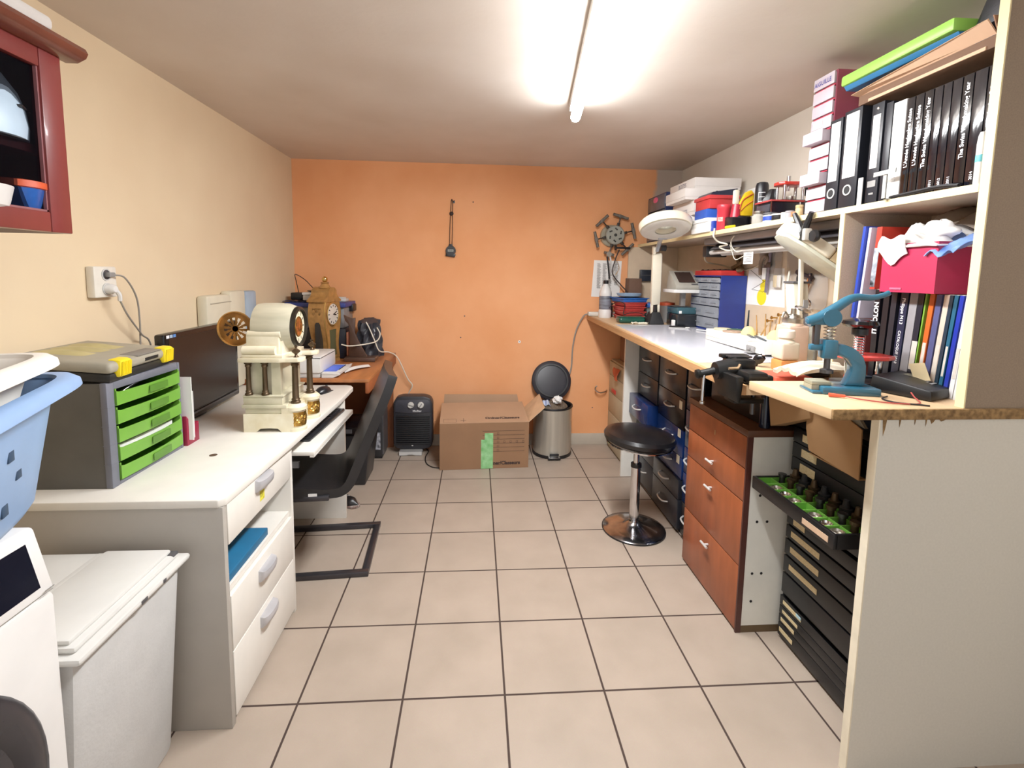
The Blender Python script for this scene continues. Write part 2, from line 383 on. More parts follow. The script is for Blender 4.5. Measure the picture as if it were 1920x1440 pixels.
# ---- beige device
t = thing('equipment_case', 'beige plastic equipment case with a blue-grey end panel behind the monitor', 'equipment case', (-1.357, 2.7, .726))
BG = mat('aged_beige_plastic', 'D5CDB6', .5, var=.03)
part('housing', MB().box(XL+.002, -1.33, 2.44, 2.80, .726, 1.252, .012).box(XL+.002, -1.326, 2.66, 2.83, .726, 1.268, .014), BG, t)
part('end_panel', MB().box(XL+.002, -1.324, 2.83, 2.965, .726, 1.262, .014), mat('blue_grey_plastic', '9DB0C2', .45), t)
part('moulded_line', MB().tube(spline([(-1.329, 2.47, 1.21), (-1.329, 2.66, 1.212), (-1.329, 2.70, 1.2), (-1.329, 2.705, 1.13)]), .0025), mat('beige_shadow', 'A79F8B', .6), t)

# ---- white desk
DZ = .725
t = thing('computer_desk', 'white computer desk with a drawer pedestal and slide-out keyboard tray', 'desk', (-1.05, 2.05, 0))
top = [(XL+.002, 1.353), (-.735, 1.353), (-.72, 1.37), (-.715, 1.56), (-.705, 1.84), (-.70, 2.14), (-.693, 2.45), (-.70, 2.72), (-.72, 2.76), (-.75, 2.772), (XL+.002, 2.772)]
part('desktop', MB().prism(top, 'xy', DZ-.024, DZ, .003), WHITE, t)
part('side_panel', MB().box(XL+.012, -.724, 1.356, 1.376, 0, DZ-.024, .001), mat('shaded_laminate', 'A8A299', .5, var=.02), t, 'white near side panel with shade in its colour')  # darker copy of the white laminate, shade put into the colour
part('side_panel', MB().box(-1.25, -.725, 1.853, 1.873, 0, DZ-.024, .001), WHITE, t)
part('side_panel', MB().box(-1.30, -.72, 2.604, 2.624, 0, DZ-.024, .001), WHITE, t)
part('cubby_shelf', MB().box(-1.25, -.735, 1.377, 1.852, .416, .434), WHITE, t)
part('pedestal_back', MB().box(-1.25, -1.235, 1.377, 1.852, 0, .7), WHITE, t)
part('modesty_panel', MB().box(-1.30, -1.285, 1.874, 2.603, .25, .7), WHITE, t)
def cup(z, y):
    pr = [(.0, .0), (.016, .003), (.028, .014), (.031, .028), (.028, .038), (.0, .042)]
    m = MB(True); n = 14
    def f(u, v):
        a = PI*u; s = math.sin(a)
        k = v*(len(pr)-1); i = min(int(k), len(pr)-2); q = k-i
        px = pr[i][0]*(1-q)+pr[i+1][0]*q; pz = pr[i][1]*(1-q)+pr[i+1][1]*q
        return Vector((-.7225+px*s**.5, y-.052*math.cos(a), z-.018+pz))-Vector((-1.05, 2.05, 0))
    return m.grid(f, n, 10, .0015)
for z0, z1, zh in ((.574, .699, .668), (.236, .412, .352), (.02, .232, .186)):
    d = part('drawer', MB().box(-.742, -.7225, 1.379, 1.851, z0, z1, .002), WHITE, t)
    part('cup_handle', cup(zh, 1.605), mat('cup_silver', 'C9C9CE', .28, .45), d, 'chrome cup handle')
part('sticker', MB().box(-.7224, -.7218, 1.585, 1.618, .605, .642), mat('yellow_sticker', 'D9CF3C', .6, var=.25, scale=90), t, 'yellow sticker under the top handle')
for z, c in ((.316, 'C8504C'), (.15, 'B79A6A')):
    part('sticker', MB().box(-.7224, -.7218, 1.60, 1.622, z, z+.02), mat('sticker_'+c, c, .6), t)
kt = part('keyboard_tray', MB().box(-1.18, -.672, 1.972, 2.60, .612, .630, .003).box(-.69, -.672, 1.972, 2.60, .606, .612), WHITE, t, 'white slide-out keyboard tray')
kt2 = part('tray_runner', MB().box(-1.18, -.70, 1.874, 1.885, .60, .625).box(-1.18, -.70, 2.595, 2.603, .60, .625), DSTEEL, t)
part('cable_hole', MB().lathe([(.013, 0), (.013, .0008), (0, .0008)], (-.93, 1.70, DZ)), mat('hole_brown', '5A4332', .8), t)

single('folder', MB().box(-1.06, -.742, 1.385, 1.68, .4345, .462, .003), mat('teal_cardboard', '125E86', .55), 'teal blue folder lying in the open cubby of the white desk', 'folder')

# ---- drawer box with green drawers
BX1, BY0, BY1, BZ1 = -1.078, 1.436, 1.782, 1.046
t = thing('drawer_box', 'dark grey plastic drawer box with five green drawers on the white desk', 'drawer box', (-1.22, 1.61, DZ))
DB = mat('dark_grey_box', '56544F', .55, var=.05)
FR = mat('blue_grey_frame', '6B6D78', .5)
part('housing', MB().box(XL+.012, BX1-.02, BY0+.002, BY0+.012, DZ, BZ1-.002).box(XL+.012, BX1-.02, BY1-.012, BY1-.002, DZ, BZ1-.002).box(XL+.012, BX1-.02, BY0+.012, BY1-.012, DZ, DZ+.006).box(XL+.012, BX1-.02, BY0+.012, BY1-.012, BZ1-.01, BZ1-.002).box(XL+.012, XL+.02, BY0+.012, BY1-.012, DZ+.006, BZ1-.01), DB, t)
m = MB().box(BX1-.02, BX1, BY0, BY0+.03, DZ, BZ1, .003).box(BX1-.02, BX1, BY1-.012, BY1, DZ, BZ1, .003).box(BX1-.02, BX1-.001, BY0+.03, BY1-.012, BZ1-.025, BZ1, .003).box(BX1-.02, BX1-.001, BY0+.03, BY1-.012, DZ, DZ+.014, .003)
for k in range(1, 5): m.box(BX1-.021, BX1+.0005, BY0-.0005, BY0+.031, DZ+.014+k*.0585, DZ+.0152+k*.0585)
part('front_frame', m, FR, t, 'grey front frame')
GRN = mat('green_plastic', '6BA336', .4, var=.04)
GRN2 = mat('translucent_green', '5E8F35', .35, trans=.25)
for k in range(5):
    z0 = DZ+.014+k*.0575; y0, y1 = BY0+.031, BY1-.013
    m = MB()
    def front(u, v, z0=z0):
        yy = y0+(y1-y0)*u; bow = math.sin(PI*u)
        dip = 0*math.exp(-((u-.5)/.22)**4)
        return Vector((BX1+.002+.012*bow*(.4+.6*v), yy, z0+.003+(.040-dip*0+(.004 if u < .04 or u > .96 else 0))*v))
    m.grid(front, 24, 3, .003)
    m.box(BX1-.02, BX1+.002, y0, y0+.004, z0+.002, z0+.054).box(BX1-.02, BX1+.002, y1-.004, y1, z0+.002, z0+.054)
    m.box(XL+.03, BX1, y0, y1, z0+.001, z0+.004).box(XL+.03, BX1-.02, y0, y0+.003, z0+.004, z0+.042).box(XL+.03, BX1-.02, y1-.003, y1, z0+.004, z0+.042)
    d = part('drawer', m, GRN, t)
    def grip(u, v, z0=z0):
        return Vector((BX1+.0165+.001*math.sin(PI*u), y0+(y1-y0)*(.42+.3*u), z0+.012+.022*v))
    part('finger_grip', MB().grid(grip, 6, 2, .0015), GRN2, d)
single('papers', MB().box(-1.30, -1.09, BY0+.05, BY1-.04, DZ+.077, DZ+.118), PAPER, 'stack of papers in the second green drawer from the bottom', 'papers')
t = thing('pen', 'silver pen in the top green drawer', 'pen', (-1.1, 1.52, DZ+.28))
part('barrel', MB().cyl((-1.10, 1.47, DZ+.262), (-1.088, 1.55, DZ+.29), .004), CHROME, t)
part('cap', MB().cyl((-1.0895, 1.541, DZ+.2868), (-1.084, 1.575, DZ+.2985), .0048), BLACK, t)
single('pen', MB().cyl((-1.095, 1.50, DZ+.245), (-1.093, 1.60, DZ+.245), .004), BLACK, 'black pen in the second green drawer from the top', 'pen')

# ---- tool case on top
t = thing('tool_case', 'grey tool case with yellow clasps on the drawer box', 'tool case', (-1.232, 1.62, BZ1+.012), rot=Matrix.Rotation(math.radians(4), 3, 'Z') @ Matrix.Rotation(math.radians(5), 3, 'Y'))
CG = mat('tan_grey_plastic', '9B9483', .55, var=.05)
z0 = 0
part('base_shell', MB(True).box(-.125, .15, -.19, .125, 0, .028, .008), mat('black_shell', '1E1D1B', .5), t, 'black lower shell')
lid = part('lid', MB(True).box(-.13, .155, -.2, .135, .028, .062, .014, seg=3), CG, t)
part('moulded_handle', MB(True).grid(lambda u, v: Vector((-.11+.15*u, -.13+.2*v, .0615+.01*math.sin(PI*u)*abs(math.sin(3*PI*v)))), 14, 18, .001), mat('yellow_grey_plastic', 'B5A874', .5, var=.1), lid)
part('recess', MB(True).box(.10, .153, -.07, .06, .0605, .0635, .003), mat('case_recess', '77726C', .5), lid)
part('grip_slot', MB(True).box(.154, .1562, -.035, .035, .04, .05), BLACK, lid)
YEL = mat('yellow_plastic', 'EFD41E', .4, var=.04)
for y in (-.165, .065):
    m = MB(True).box(.12, .162, y, y+.055, .012, .067, .01)
    for k in range(7): m.box(.161, .164, y+.006+k*.0065, y+.009+k*.0065, .018, .06)
    part('clasp', m, YEL, t, 'ribbed yellow clasp')

# ---- magazine holder
t = thing('magazine_holder', 'crimson magazine holder with papers beside the drawer box', 'magazine holder', (-1.13, 1.84, DZ))
part('holder', MB().prism([(1.792, DZ), (1.868, DZ), (1.868, .80), (1.835, .79), (1.792, .84)], 'yz', -1.1, -1.07, .002).prism([(1.792, DZ), (1.796, DZ), (1.796, 1.0), (1.792, 1.0)], 'yz', -1.3, -1.1).box(-1.3, -1.1, 1.864, 1.868, DZ, .9), mat('crimson_plastic', '8E1B38', .4), t)
for k, y in enumerate((1.803, 1.818, 1.83)):
    single('leaflet', MB().box(-1.29, -1.066+.012*(k == 0), y, y+.003, DZ+.02, .985-.03*k), PAPER, ['white leaflet nearest the drawer box in the crimson holder', 'white leaflet in the middle of the crimson holder', 'white leaflet at the far side of the crimson holder'][k], 'leaflet', 'leaflets in the crimson holder')

# ---- monitor
t = thing('monitor', 'black flat computer monitor behind the marble clock', 'monitor', (-1.235, 2.19, DZ), math.radians(2))
part('bezel', MB(True).box(-.01, .03, -.30, .30, .022, .405, .008), mat('monitor_black', '0D0D10', .22, var=.05), t)
part('screen', MB(True).box(.03, .0312, -.275, .275, .06, .385), mat('screen_off', '07070A', .3, var=.02), t)
part('reflection_strip', MB(True).box(.0305, .034, -.28, .28, .042, .05, .001), DGREY, t)  # grey strip stands in for a reflection along the screen bottom
part('stand_foot', MB(True).lathe([(.09, 0), (.09, .008), (.04, .018), (0, .018)], (-.045, 0, .001), sx=.5), BLKG, t)
part('stand_neck', MB(True).box(-.03, -.005, -.03, .03, .01, .25, .006), BLKG, t)
for k, c in enumerate(('E4E6EA', '9AB0C8', '4E7FC0')):
    part('sticker', MB(True).box(.0302, .0306, -.288+.022*k, -.270+.022*k, .388, .40), mat('stk'+c, c, .5), t)

# ---- marble clock
t = thing('mantel_clock', 'cream marble column mantel clock with an open gilt back cover on the white desk', 'clock', (-.84, 2.07, DZ))
MARB = mat('cream_marble', 'EDE5CE', .35, var=.1, scale=16, hex2='DACDAC', coat=.2)
MARB2 = mat('grey_marble', 'D2CAB0', .35, hex2='B2AC92', scale=10, coat=.2)
L_ = True
m = MB(True)
arch = [(-.10, 0), (-.05, 0), (-.035, .014), (.0, .016), (.035, .014), (.05, 0), (.085, 0), (.098, .02), (.098, .075), (-.10, .075)]
m.prism(arch, 'xz', -.125, -.11).prism(arch, 'xz', .11, .125).box(-.09, .09, -.112, .112, .012, .075)
for y in (-.085, .085):
    m.lathe([(.042, 0), (.042, .012), (.036, .014), (.036, .085), (.042, .087), (.042, .1), (.03, .112), (0, .112)], (.095, y, 0), seg=28)
    m.box(.05, .095, y-.038, y+.038, 0.0005, .1)
m.box(.06, .085, -.06, .06, 0, .09)
part('plinth', m, MARB, t)
for y in (-.085, .085):
    gb = MB(True)
    gb.grid(lambda u, v, y=y: Vector((.095+(.0385+.003*math.sin(34*u+9*math.sin(7*v+2))*math.sin(PI*v))*math.cos(PI*(u-.5)*.98), y+(.0385+.003*math.sin(34*u+9*math.sin(7*v+2))*math.sin(PI*v))*math.sin(PI*(u-.5)*.98), .022+.058*v)), 40, 12)
    part('gilt_frieze', gb, BRASS, t, 'gilt relief band')
part('lower_steps', MB(True).box(-.095, .065, -.118, .118, .075, .1, .002).box(-.105, .072, -.126, .126, .1, .113, .002).box(-.10, .055, -.12, .12, .113, .145, .002).box(-.10, .06, -.123, .123, .145, .152, .002), MARB2, t)
part('inner_block', MB(True).box(-.095, .03, -.095, .095, .152, .29, .002).box(.01, .045, -.108, -.085, .1, .29).box(.01, .045, .085, .108, .1, .29), MARB2, t)
def column(x, y, z0, z1, r):
    m = MB(True); h = z1-z0
    m.lathe([(r*1.45, 0), (r*1.45, .006), (r*1.1, .011), (r*1.25, .016), (r*.98, .022), (r*.85, h-.022), (r*1.2, h-.016), (r*1.0, h-.01), (r*1.45, h-.005), (r*1.45, h), (0, h)], (x, y, z0), seg=18)
    return m
for x, y in ((-.08, -.11), (-.015, -.11), (-.08, .11), (-.015, .11)):
    part('column', column(x, y, .152, .288, .0105), BRONZE, t)
for y in (-.085, .085):
    part('column', column(.095, y, .112, .288, .0135), BRONZE, t)
m = MB(True).prism([(-.112, -.13), (.05, -.13), (.07, -.122), (.12, -.12), (.135, -.10), (.135, -.07), (.115, -.055), (.075, -.05), (.075, .05), (.115, .055), (.135, .07), (.135, .10), (.12, .12), (.07, .122), (.05, .13), (-.112, .13)], 'xy', .288, .306, .003).box(-.1, .06, -.122, .122, .306, .318, .002)
part('entablature', m, MARB, t)
m = MB(True)
for s in (-1, 1):
    m.cyl((-.10, s*.105, .335), (.03, s*.105, .335), .018, seg=20).cyl((-.085, s*.088, .40), (.045, s*.088, .40), .015, seg=20)
    m.box(-.09, .04, min(s*.07, s*.1), max(s*.07, s*.1), .318, .40, .004)
m.prism([(-.10, .318), (.10, .318), (.088, .36), (.07, .40), (-.07, .40), (-.088, .36)], 'yz', -.085, .05)
part('scroll_support', m, MARB, t)
for y in (-.095, .095):
    m = MB(True).lathe([(.012, 0), (.006, .006), (.005, .012), (.016, .022), (.017, .027), (.005, .036), (.004, .04), (.007, .045), (0, .052)], (.105, y, .306), seg=16)
    part('finial', m, BRONZE, t)
ZD = .422
part('drum', MB(True).lathe([(.088, -.078), (.096, -.074), (.099, -.05), (.1, .0), (.098, .045), (.088, .072), (.086, .078), (.0, .078)], (0, 0, ZD), (1, 0, 0), 40), mat('grey_vein_marble', 'D8D0B8', .35, hex2='A8A38C', scale=7, stretch=(.4, 1, 3), coat=.2), t)
part('bezel', MB(True).lathe([(.078, 0), (.086, .002), (.084, .014), (.074, .018), (.072, .01), (.078, 0)], (.078, 0, ZD), (1, 0, 0), 40, cap=False), mat('dark_bezel', '2E2922', .35, .5), t, 'dark bezel ring')
f = part('dial', MB(True).lathe([(0, 0), (.073, 0), (.073, .003), (.04, .004), (.038, .001), (0, .001)], (.079, 0, ZD), (1, 0, 0), 40), mat('enamel_dial', 'EADFC0', .3, var=.03), t)
part('dial_centre', MB(True).lathe([(0, 0), (.037, 0), (.037, .001), (0, .0012)], (.0835, 0, ZD), (1, 0, 0), 30), mat('brass_movement', 'B9783A', .35, .8, var=.5, scale=60), f)
m = MB(True)
for k in range(12):
    a = k*PI/6; c_, s_ = math.cos(a), math.sin(a)
    m.box(-.002, .002, .05, .066, 0, .0006, m=Matrix.Translation((.0825, 0, ZD)) @ Matrix.Rotation(-a, 4, 'X') @ Matrix(((0, 0, 1, 0), (1, 0, 0, 0), (0, 1, 0, 0), (0, 0, 0, 1))))
part('numerals', m, INK, f)
part('dial_ring', MB(True).lathe([(.038, 0), (.044, .002), (.04, .004), (.037, .002), (.038, 0)], (.0825, 0, ZD), (1, 0, 0), 30, cap=False), BRASS, f)
# hinged pierced back cover
m = MB(True); n = 48; rr = [0, .012, .017, .024, .032, .040, .046, .066, .070]
tb = bmesh.new()
cc = Vector((-.148, -.055, ZD-.005))
V = [[tb.verts.new((cc.x+r*math.cos(2*PI*k/n), cc.y-.006*math.cos(r/.07*1.4), cc.z+r*math.sin(2*PI*k/n))) for k in range(n)] for r in rr[1:]]
tb.faces.new(V[0])
for i in range(len(V)-1):
    for k in range(n):
        if i in (1, 2, 3, 4) and (k % 4 == 0 or (k % 4 == 1 and i > 2)): continue
        q = (k+1) % n; tb.faces.new((V[i][k], V[i][q], V[i+1][q], V[i+1][k]))
bmesh.ops.solidify(tb, geom=tb.faces[:], thickness=.002)
m._merge(tb); m.ring((cc.x, cc.y-.001, cc.z), (0, -1, 0), .068, .072, .008, 40).box(-.085, -.07, -.06, -.04, ZD-.012, ZD+.012)
part('back_cover', m, mat('old_gilt', 'C8924A', .5, .25, var=.25, scale=22), t, 'pierced gilt back cover hinged open')

# ---- keyboard, mouse
t = thing('keyboard', 'black computer keyboard on the white slide-out tray', 'keyboard', (-.79, 2.33, .6305), math.radians(-3))
part('case', MB(True).box(-.085, .075, -.24, .235, 0, .018, .007), mat('keyboard_black', '15161C', .35), t)
m = MB(True)
for r in range(5):
    for c in range(15):
        if r == 4 and 4 <= c <= 9: continue
        m.box(-.06+r*.024, -.04+r*.024, -.225+c*.0295, -.2+c*.0295, .018, .022, .002)
m.box(.036, .056, -.107, .065, .018, .022, .002)
part('keys', m, mat('key_black', '22232B', .4), t)['kind'] = 'stuff'
t = thing('mouse', 'black computer mouse at the far end of the white desk', 'mouse', (-.83, 2.60, DZ+.001), math.radians(70))
part('shell', MB(True).ball((0, 0, 0), 1, (.055, .034, .034), 24).box(-.05, .05, -.03, .03, 0, .004, .002), mat('mouse_black', '17181E', .3), t)
bmx = t.children[0].data
for v in bmx.vertices:
    if v.co.z < 0: v.co.z = 0
part('wheel', MB(True).cyl((.03, -.003, .0285), (.03, .003, .0285), .006), DGREY, t)
# ---- brown wood table in the far left corner
WOOD = mat('brown_wood', 'A8683A', .4, var=.14, scale=7, stretch=(3, .5, 1), coat=.15)
WOODR = mat('red_brown_apron', '93502B', .45, var=.08, scale=7, stretch=(3, .5, 1))
TZ = .757
t = thing('wood_table', 'brown wooden table in the far left corner', 'table', (-1.0, 3.2, 0))
part('tabletop', MB().box(XL+.011, -.625, 2.78, 3.725, TZ-.02, TZ, .002), WOOD, t)
part('apron', MB().box(-.645, -.624, 2.78, 3.725, TZ-.085, TZ-.0205, .002), WOODR, t, 'red-brown front edge board')
part('side_panel', MB().box(XL+.02, -.645, 3.70, 3.72, 0, TZ-.0205), mat('orange_brown_panel', '8A4E2A', .5), t)
part('side_panel', MB().box(XL+.02, -1.02, 2.785, 2.80, 0, TZ-.0205), WOODR, t)

# black printer with blue lid
t = thing('printer', 'black and grey printer with a blue lid in the far left corner', 'printer', (-1.12, 3.58, TZ))
part('body', MB().box(-1.33, -.93, 3.45, 3.715, TZ+.001, TZ+.22, .012), mat('navy_black', '1A1C2A', .4), t)
part('upper_body', MB().box(-1.31, -.945, 3.46, 3.705, TZ+.2205, TZ+.37, .01), mat('printer_grey', '858789', .45), t, 'grey upper body')
part('lid', MB().box(-1.35, -.925, 3.43, 3.72, TZ+.3705, TZ+.405, .008), mat('blue_lid', '2B3C86', .4), t, 'dark blue lid')
part('hinge', MB().box(-.945, -.915, 3.6, 3.7, TZ+.33, TZ+.385, .006), BLACK, t)
part('cloth_cover', MB().grid(lambda u, v: Vector((-1.36+.2*u, 3.43+.28*v, TZ+.41+.006*math.sin(9*u+5*v))), 10, 10, .003), mat('dark_blue_cloth', '23264A', .9), t)
t = thing('card_reader', 'white flat device lying on the blue printer lid', 'device', (-1.13, 3.54, TZ+.42))
part('body', MB().box(-1.23, -1.05, 3.46, 3.62, TZ+.418, TZ+.455, .006), LGREY, t)
part('top_plate', MB().box(-1.235, -1.045, 3.455, 3.625, TZ+.4555, TZ+.475, .006), WPLA, t)
single('black_tray', MB().lathe([(.08, 0), (.1, .006), (.1, .012), (.09, .01), (0, .006)], (-1.12, 3.54, TZ+.476), seg=30), BLKG, 'black dish on top of the white flat device in the corner', 'dish')
single('black_box', MB().box(-1.33, -1.25, 3.5, 3.62, TZ+.418, TZ+.47, .008), BLACK, 'small black box beside the white device on the printer lid', 'box')
single('small_device', MB().box(-1.02, -.945, 3.52, 3.6, TZ+.4075, TZ+.43, .006).box(-1.01, -.96, 3.53, 3.59, TZ+.43, TZ+.44, .003), LGREY, 'small white device behind the brass knob of the tall clock', 'device')
single('cable', MB().tube(spline([(-1.30, 3.58, TZ+.47), (-1.33, 3.62, TZ+.55), (-1.35, 3.66, TZ+.60), (-1.28, 3.66, TZ+.56), (-1.2, 3.60, TZ+.50), (-1.15, 3.56, TZ+.49)]), .003), CABLEB, 'thin black cable looping up in the far left corner', 'cable')

# white printer
t = thing('printer', 'white printer with a blue sheet in its open output tray', 'printer', (-1.1, 2.93, TZ))
part('body', MB().box(-1.26, -.905, 2.80, 3.10, TZ+.03, TZ+.13, .008), WPLA, t)
part('base', MB().box(-1.25, -.915, 2.81, 3.09, TZ+.001, TZ+.0295, .004), LGREY, t)
part('lid_seam', MB().box(-.906, -.904, 2.805, 3.095, TZ+.117, TZ+.121).box(-1.255, -.906, 2.799, 2.801, TZ+.117, TZ+.121), BLACK, t)
d = part('output_tray', MB().box(-.905, -.80, 2.815, 3.085, TZ+.018, TZ+.032, .003).box(-.81, -.795, 2.815, 3.085, TZ+.032, TZ+.036, .002).hexa([(-.905, 2.815, TZ+.001), (-.84, 2.815, TZ+.001), (-.84, 2.84, TZ+.001), (-.905, 2.84, TZ+.001)], [(-.905, 2.815, TZ+.0178), (-.80, 2.815, TZ+.0178), (-.80, 2.84, TZ+.0178), (-.905, 2.84, TZ+.0178)]), WPLA, t)
part('blue_sheet', MB().box(-.904, -.83, 2.85, 3.05, TZ+.0325, TZ+.034), mat('blue_sheet', '4F76F0', .4), d, 'bright blue sheet')
part('tray_slot', MB().box(-.83, -.825, 2.9, 3.05, TZ+.0325, TZ+.0345), INK, d)
single('paper_sheet', MB().grid(lambda u, v: Vector((-.80+.11*u-.03*v, 2.93+.2*u+.07*v, TZ+.008+.02*math.sin(2.2*u)*(1-u))), 10, 4, .001), PAPER, 'white paper sheet sticking out beside the white printer tray', 'paper')

# neuchatel style clock
t = thing('bracket_clock', 'tall waisted brown clock with a brass ball on top and a white dial', 'clock', (-1.03, 3.32, TZ), math.radians(-12))
OC = mat('ochre_lacquer', 'A87A42', .45, var=.15, scale=30)
def waist(z):
    k = z/.42
    return .5*(.182+.04*math.cos(2*PI*(k-.78)))
m = MB(True); zs = [i*.42/14 for i in range(15)]
out = [(-waist(z)*1.0, z) for z in zs]+[(waist(z)*1.0, z) for z in reversed(zs)]
m.prism([(a, z) for a, z in out], 'yz', -.065, .05)
part('case', m, OC, t)
part('hood', MB(True).prism([(-.112, .42), (.112, .42), (.115, .43), (.07, .455), (.055, .475), (.052, .50), (.03, .515), (.0, .52), (-.03, .515), (-.052, .50), (-.055, .475), (-.07, .455), (-.115, .43)], 'yz', -.07, .055), OC, t)
part('hood_cap', MB(True).lathe([(.045, .515), (.03, .53), (.022, .545), (.03, .55), (.02, .556), (0, .556)], (0, 0, -.002)), OC, t)
part('ball_finial', MB(True).ball((0, 0, .572), .02), mat('polished_brass', 'E2C27A', .15, 1), t, 'shiny brass ball')
part('side_window', MB(True).prism([(-.018, .09), (.018, .09), (.018, .27), (.01, .285), (-.01, .285), (-.018, .27)], 'xz', -.1085, -.07), mat('dark_opening', '2A2622', .5), t)
part('carved_relief', MB(True).grid(lambda u, v: Vector((-.035+.06*u, -.106-.004*math.sin(9*u)*math.sin(7*v), .33+.05*v)), 14, 10, .003), mat('ochre_relief', '86602F', .5, var=.3, scale=120), t)
m = MB(True)
m.lathe([(.078, 0), (.082, .004), (.076, .008), (.074, .003), (.078, 0)], (.051, 0, .335), (1, 0, 0), 36, cap=False)
o_ = [(.051, -waist(z)*.98, z) for z in zs[1:]]+[(.051, waist(z)*.98, z) for z in reversed(zs[1:])]
m.tube(o_, .004, 6, True)
part('gilt_moulding', m, mat('gilt_line', 'C9A560', .3, .8), t)
f = part('dial', MB(True).lathe([(0, 0), (.073, 0), (.07, .005), (0, .008)], (.051, 0, .335), (1, 0, 0), 36), mat('white_enamel', 'D8D3C8', .3, var=.03), t)
m = MB(True)
for k in range(12):
    a = k*PI/6
    m.box(.054, .0585, -.003, .003, .052, .064, m=Matrix.Translation((0, 0, .335)) @ Matrix.Rotation(a, 4, 'X'))
part('numerals', m, INK, f)
part('hand', MB(True).box(.0592, .06, -.003, .003, -.005, .05, m=Matrix.Translation((0, 0, .335)) @ Matrix.Rotation(-1.2, 4, 'X')), INK, f)
part('hand', MB(True).box(.0602, .061, -.004, .004, -.005, .035, m=Matrix.Translation((0, 0, .335)) @ Matrix.Rotation(-1.75, 4, 'X')), INK, f)
part('pendulum_window', MB(True).prism([(-.045, .05), (.045, .05), (.035, .15), (.045, .23), (-.045, .23), (-.035, .15)], 'yz', .0502, .052), mat('green_black_glass', '5A5A3E', .15), t)

# brown wooden bracket
t = thing('wall_bracket', 'dark brown wooden clock bracket standing on the brown table', 'bracket', (-.82, 3.42, TZ))
DBW = mat('dark_brown_wood', '4A3328', .4, var=.1, coat=.2)
part('base_board', MB().box(-.915, -.70, 3.32, 3.44, TZ+.001, TZ+.03, .006), DBW, t)
part('upright', MB().prism([(-.895, TZ+.03), (-.765, TZ+.03), (-.815, TZ+.12), (-.85, TZ+.2), (-.845, TZ+.305), (-.87, TZ+.30), (-.90, TZ+.312), (-.925, TZ+.325), (-.915, TZ+.285), (-.893, TZ+.26), (-.882, TZ+.2), (-.885, TZ+.12)], 'xz', 3.37, 3.39, .002), DBW, t)
part('back_board', MB().box(-.914, -.90, 3.395, 3.43, TZ+.0305, TZ+.2, .003), mat('copper_brown', '9A5F45', .4), t)

# black plastic bag
def bagf(u, v):
    a = 2*PI*u; r = 1-.25*v**2
    cr = .012*math.sin(7*a+5*v)+.009*math.sin(13*a-9*v)
    return Vector((-.79+(.085*r+cr)*math.cos(a), 3.57+(.055*r+cr)*math.sin(a), TZ+.002+.265*v+.02*math.sin(a)*v))
single('plastic_bag', MB().grid(bagf, 40, 14).poly([bagf(k/40, 1) for k in range(40)]), mat('grey_black_film', '3C3D44', .28, var=.2), 'crumpled black plastic bag in the corner of the brown table', 'bag', angle=60)
single('cable', MB().tube(spline([(-.925, 3.31, TZ+.125), (-.87, 3.31, TZ+.115), (-.78, 3.40, TZ+.115), (-.715, 3.46, TZ+.13), (-.70, 3.50, TZ+.175), (-.725, 3.52, TZ+.22)]), .0045), CABLEW, 'short white cable looped in front of the black plastic bag', 'cable')
single('cable', MB().tube(spline([(-.80, 3.505, TZ+.262), (-.775, 3.50, TZ+.215), (-.735, 3.48, TZ+.13), (-.705, 3.50, TZ+.05), (-.655, 3.62, TZ+.02), (-.60, 3.66, TZ-.03), (-.53, 3.69, .56), (-.495, 3.70, .50), (-.53, 3.71, .42), (-.52, 3.70, .33)]), .0045), CABLEW, 'long white cable hanging over the table edge down to the heater', 'cable')
t = thing('wall_socket', 'small white socket block behind the heater low on the orange wall', 'socket', (-.55, YB, .40))
part('block', MB().box(-.61, -.53, YB-.03, YB, .385, .42, .005), WPLA, t)
part('plug', MB().box(-.535, -.50, YB-.045, YB-.0305, .39, .42, .004), WPLA, t)

# ---- black items under the table
t = thing('computer_tower', 'black computer tower on the floor beneath the brown table', 'computer', (-.72, 3.55, 0))
part('case', MB().box(-.775, -.685, 3.47, 3.66, .012, .485, .008), mat('tower_black', '2A2A2D', .4), t)
part('foot', MB().box(-.77, -.69, 3.475, 3.65, 0, .0118), BLACK, t)
part('side_panel', MB().box(-.6848, -.68, 3.475, 3.655, .03, .48), mat('tower_edge', '85858A', .3, .6), t)
part('power_button', MB().box(-.75, -.72, 3.466, 3.4698, .44, .455, .001), LGREY, t)
part('sticker', MB().box(-.765, -.70, 3.468, 3.4698, .07, .20), mat('picture_sticker', 'C9C9D2', .4, hex2='38383E', scale=45), t, 'small black and white picture sticker')
t = thing('office_shredder', 'black slanted paper shredder bin on the floor under the table', 'shredder', (-.80, 3.12, 0))
part('bin', MB().hexa([(-.93, 3.02, .001), (-.71, 3.02, .001), (-.71, 3.26, .001), (-.93, 3.26, .001)], [(-.95, 3.0, .34), (-.67, 3.0, .34), (-.67, 3.28, .34), (-.95, 3.28, .34)], .008), mat('shredder_black', '232326', .35), t)
part('head', MB().box(-.96, -.66, 2.99, 3.29, .3405, .40, .012), BLKG, t)
part('front_label', MB().box(-.90, -.78, 2.985, 2.9899, .36, .385), DGREY, t)
t = thing('shoe', 'black shoe with brown and silver trim on the floor behind the desk panel', 'shoe', (-.80, 2.78, 0), math.radians(-25))
def shoe(u, v):
    x = -.13+.26*u
    w_ = .042*(1-.35*abs(u-.62)**1.5*3)*min(1, 6*u+.25)*min(1, (1-u)*5+.12)
    h = .035+.055*max(0, 1-u*1.5) + .02*(1-u)
    a = PI*v
    return Vector((x, w_*math.cos(a), .014+h*math.sin(a)*min(1, (1-u)*6+.15)))
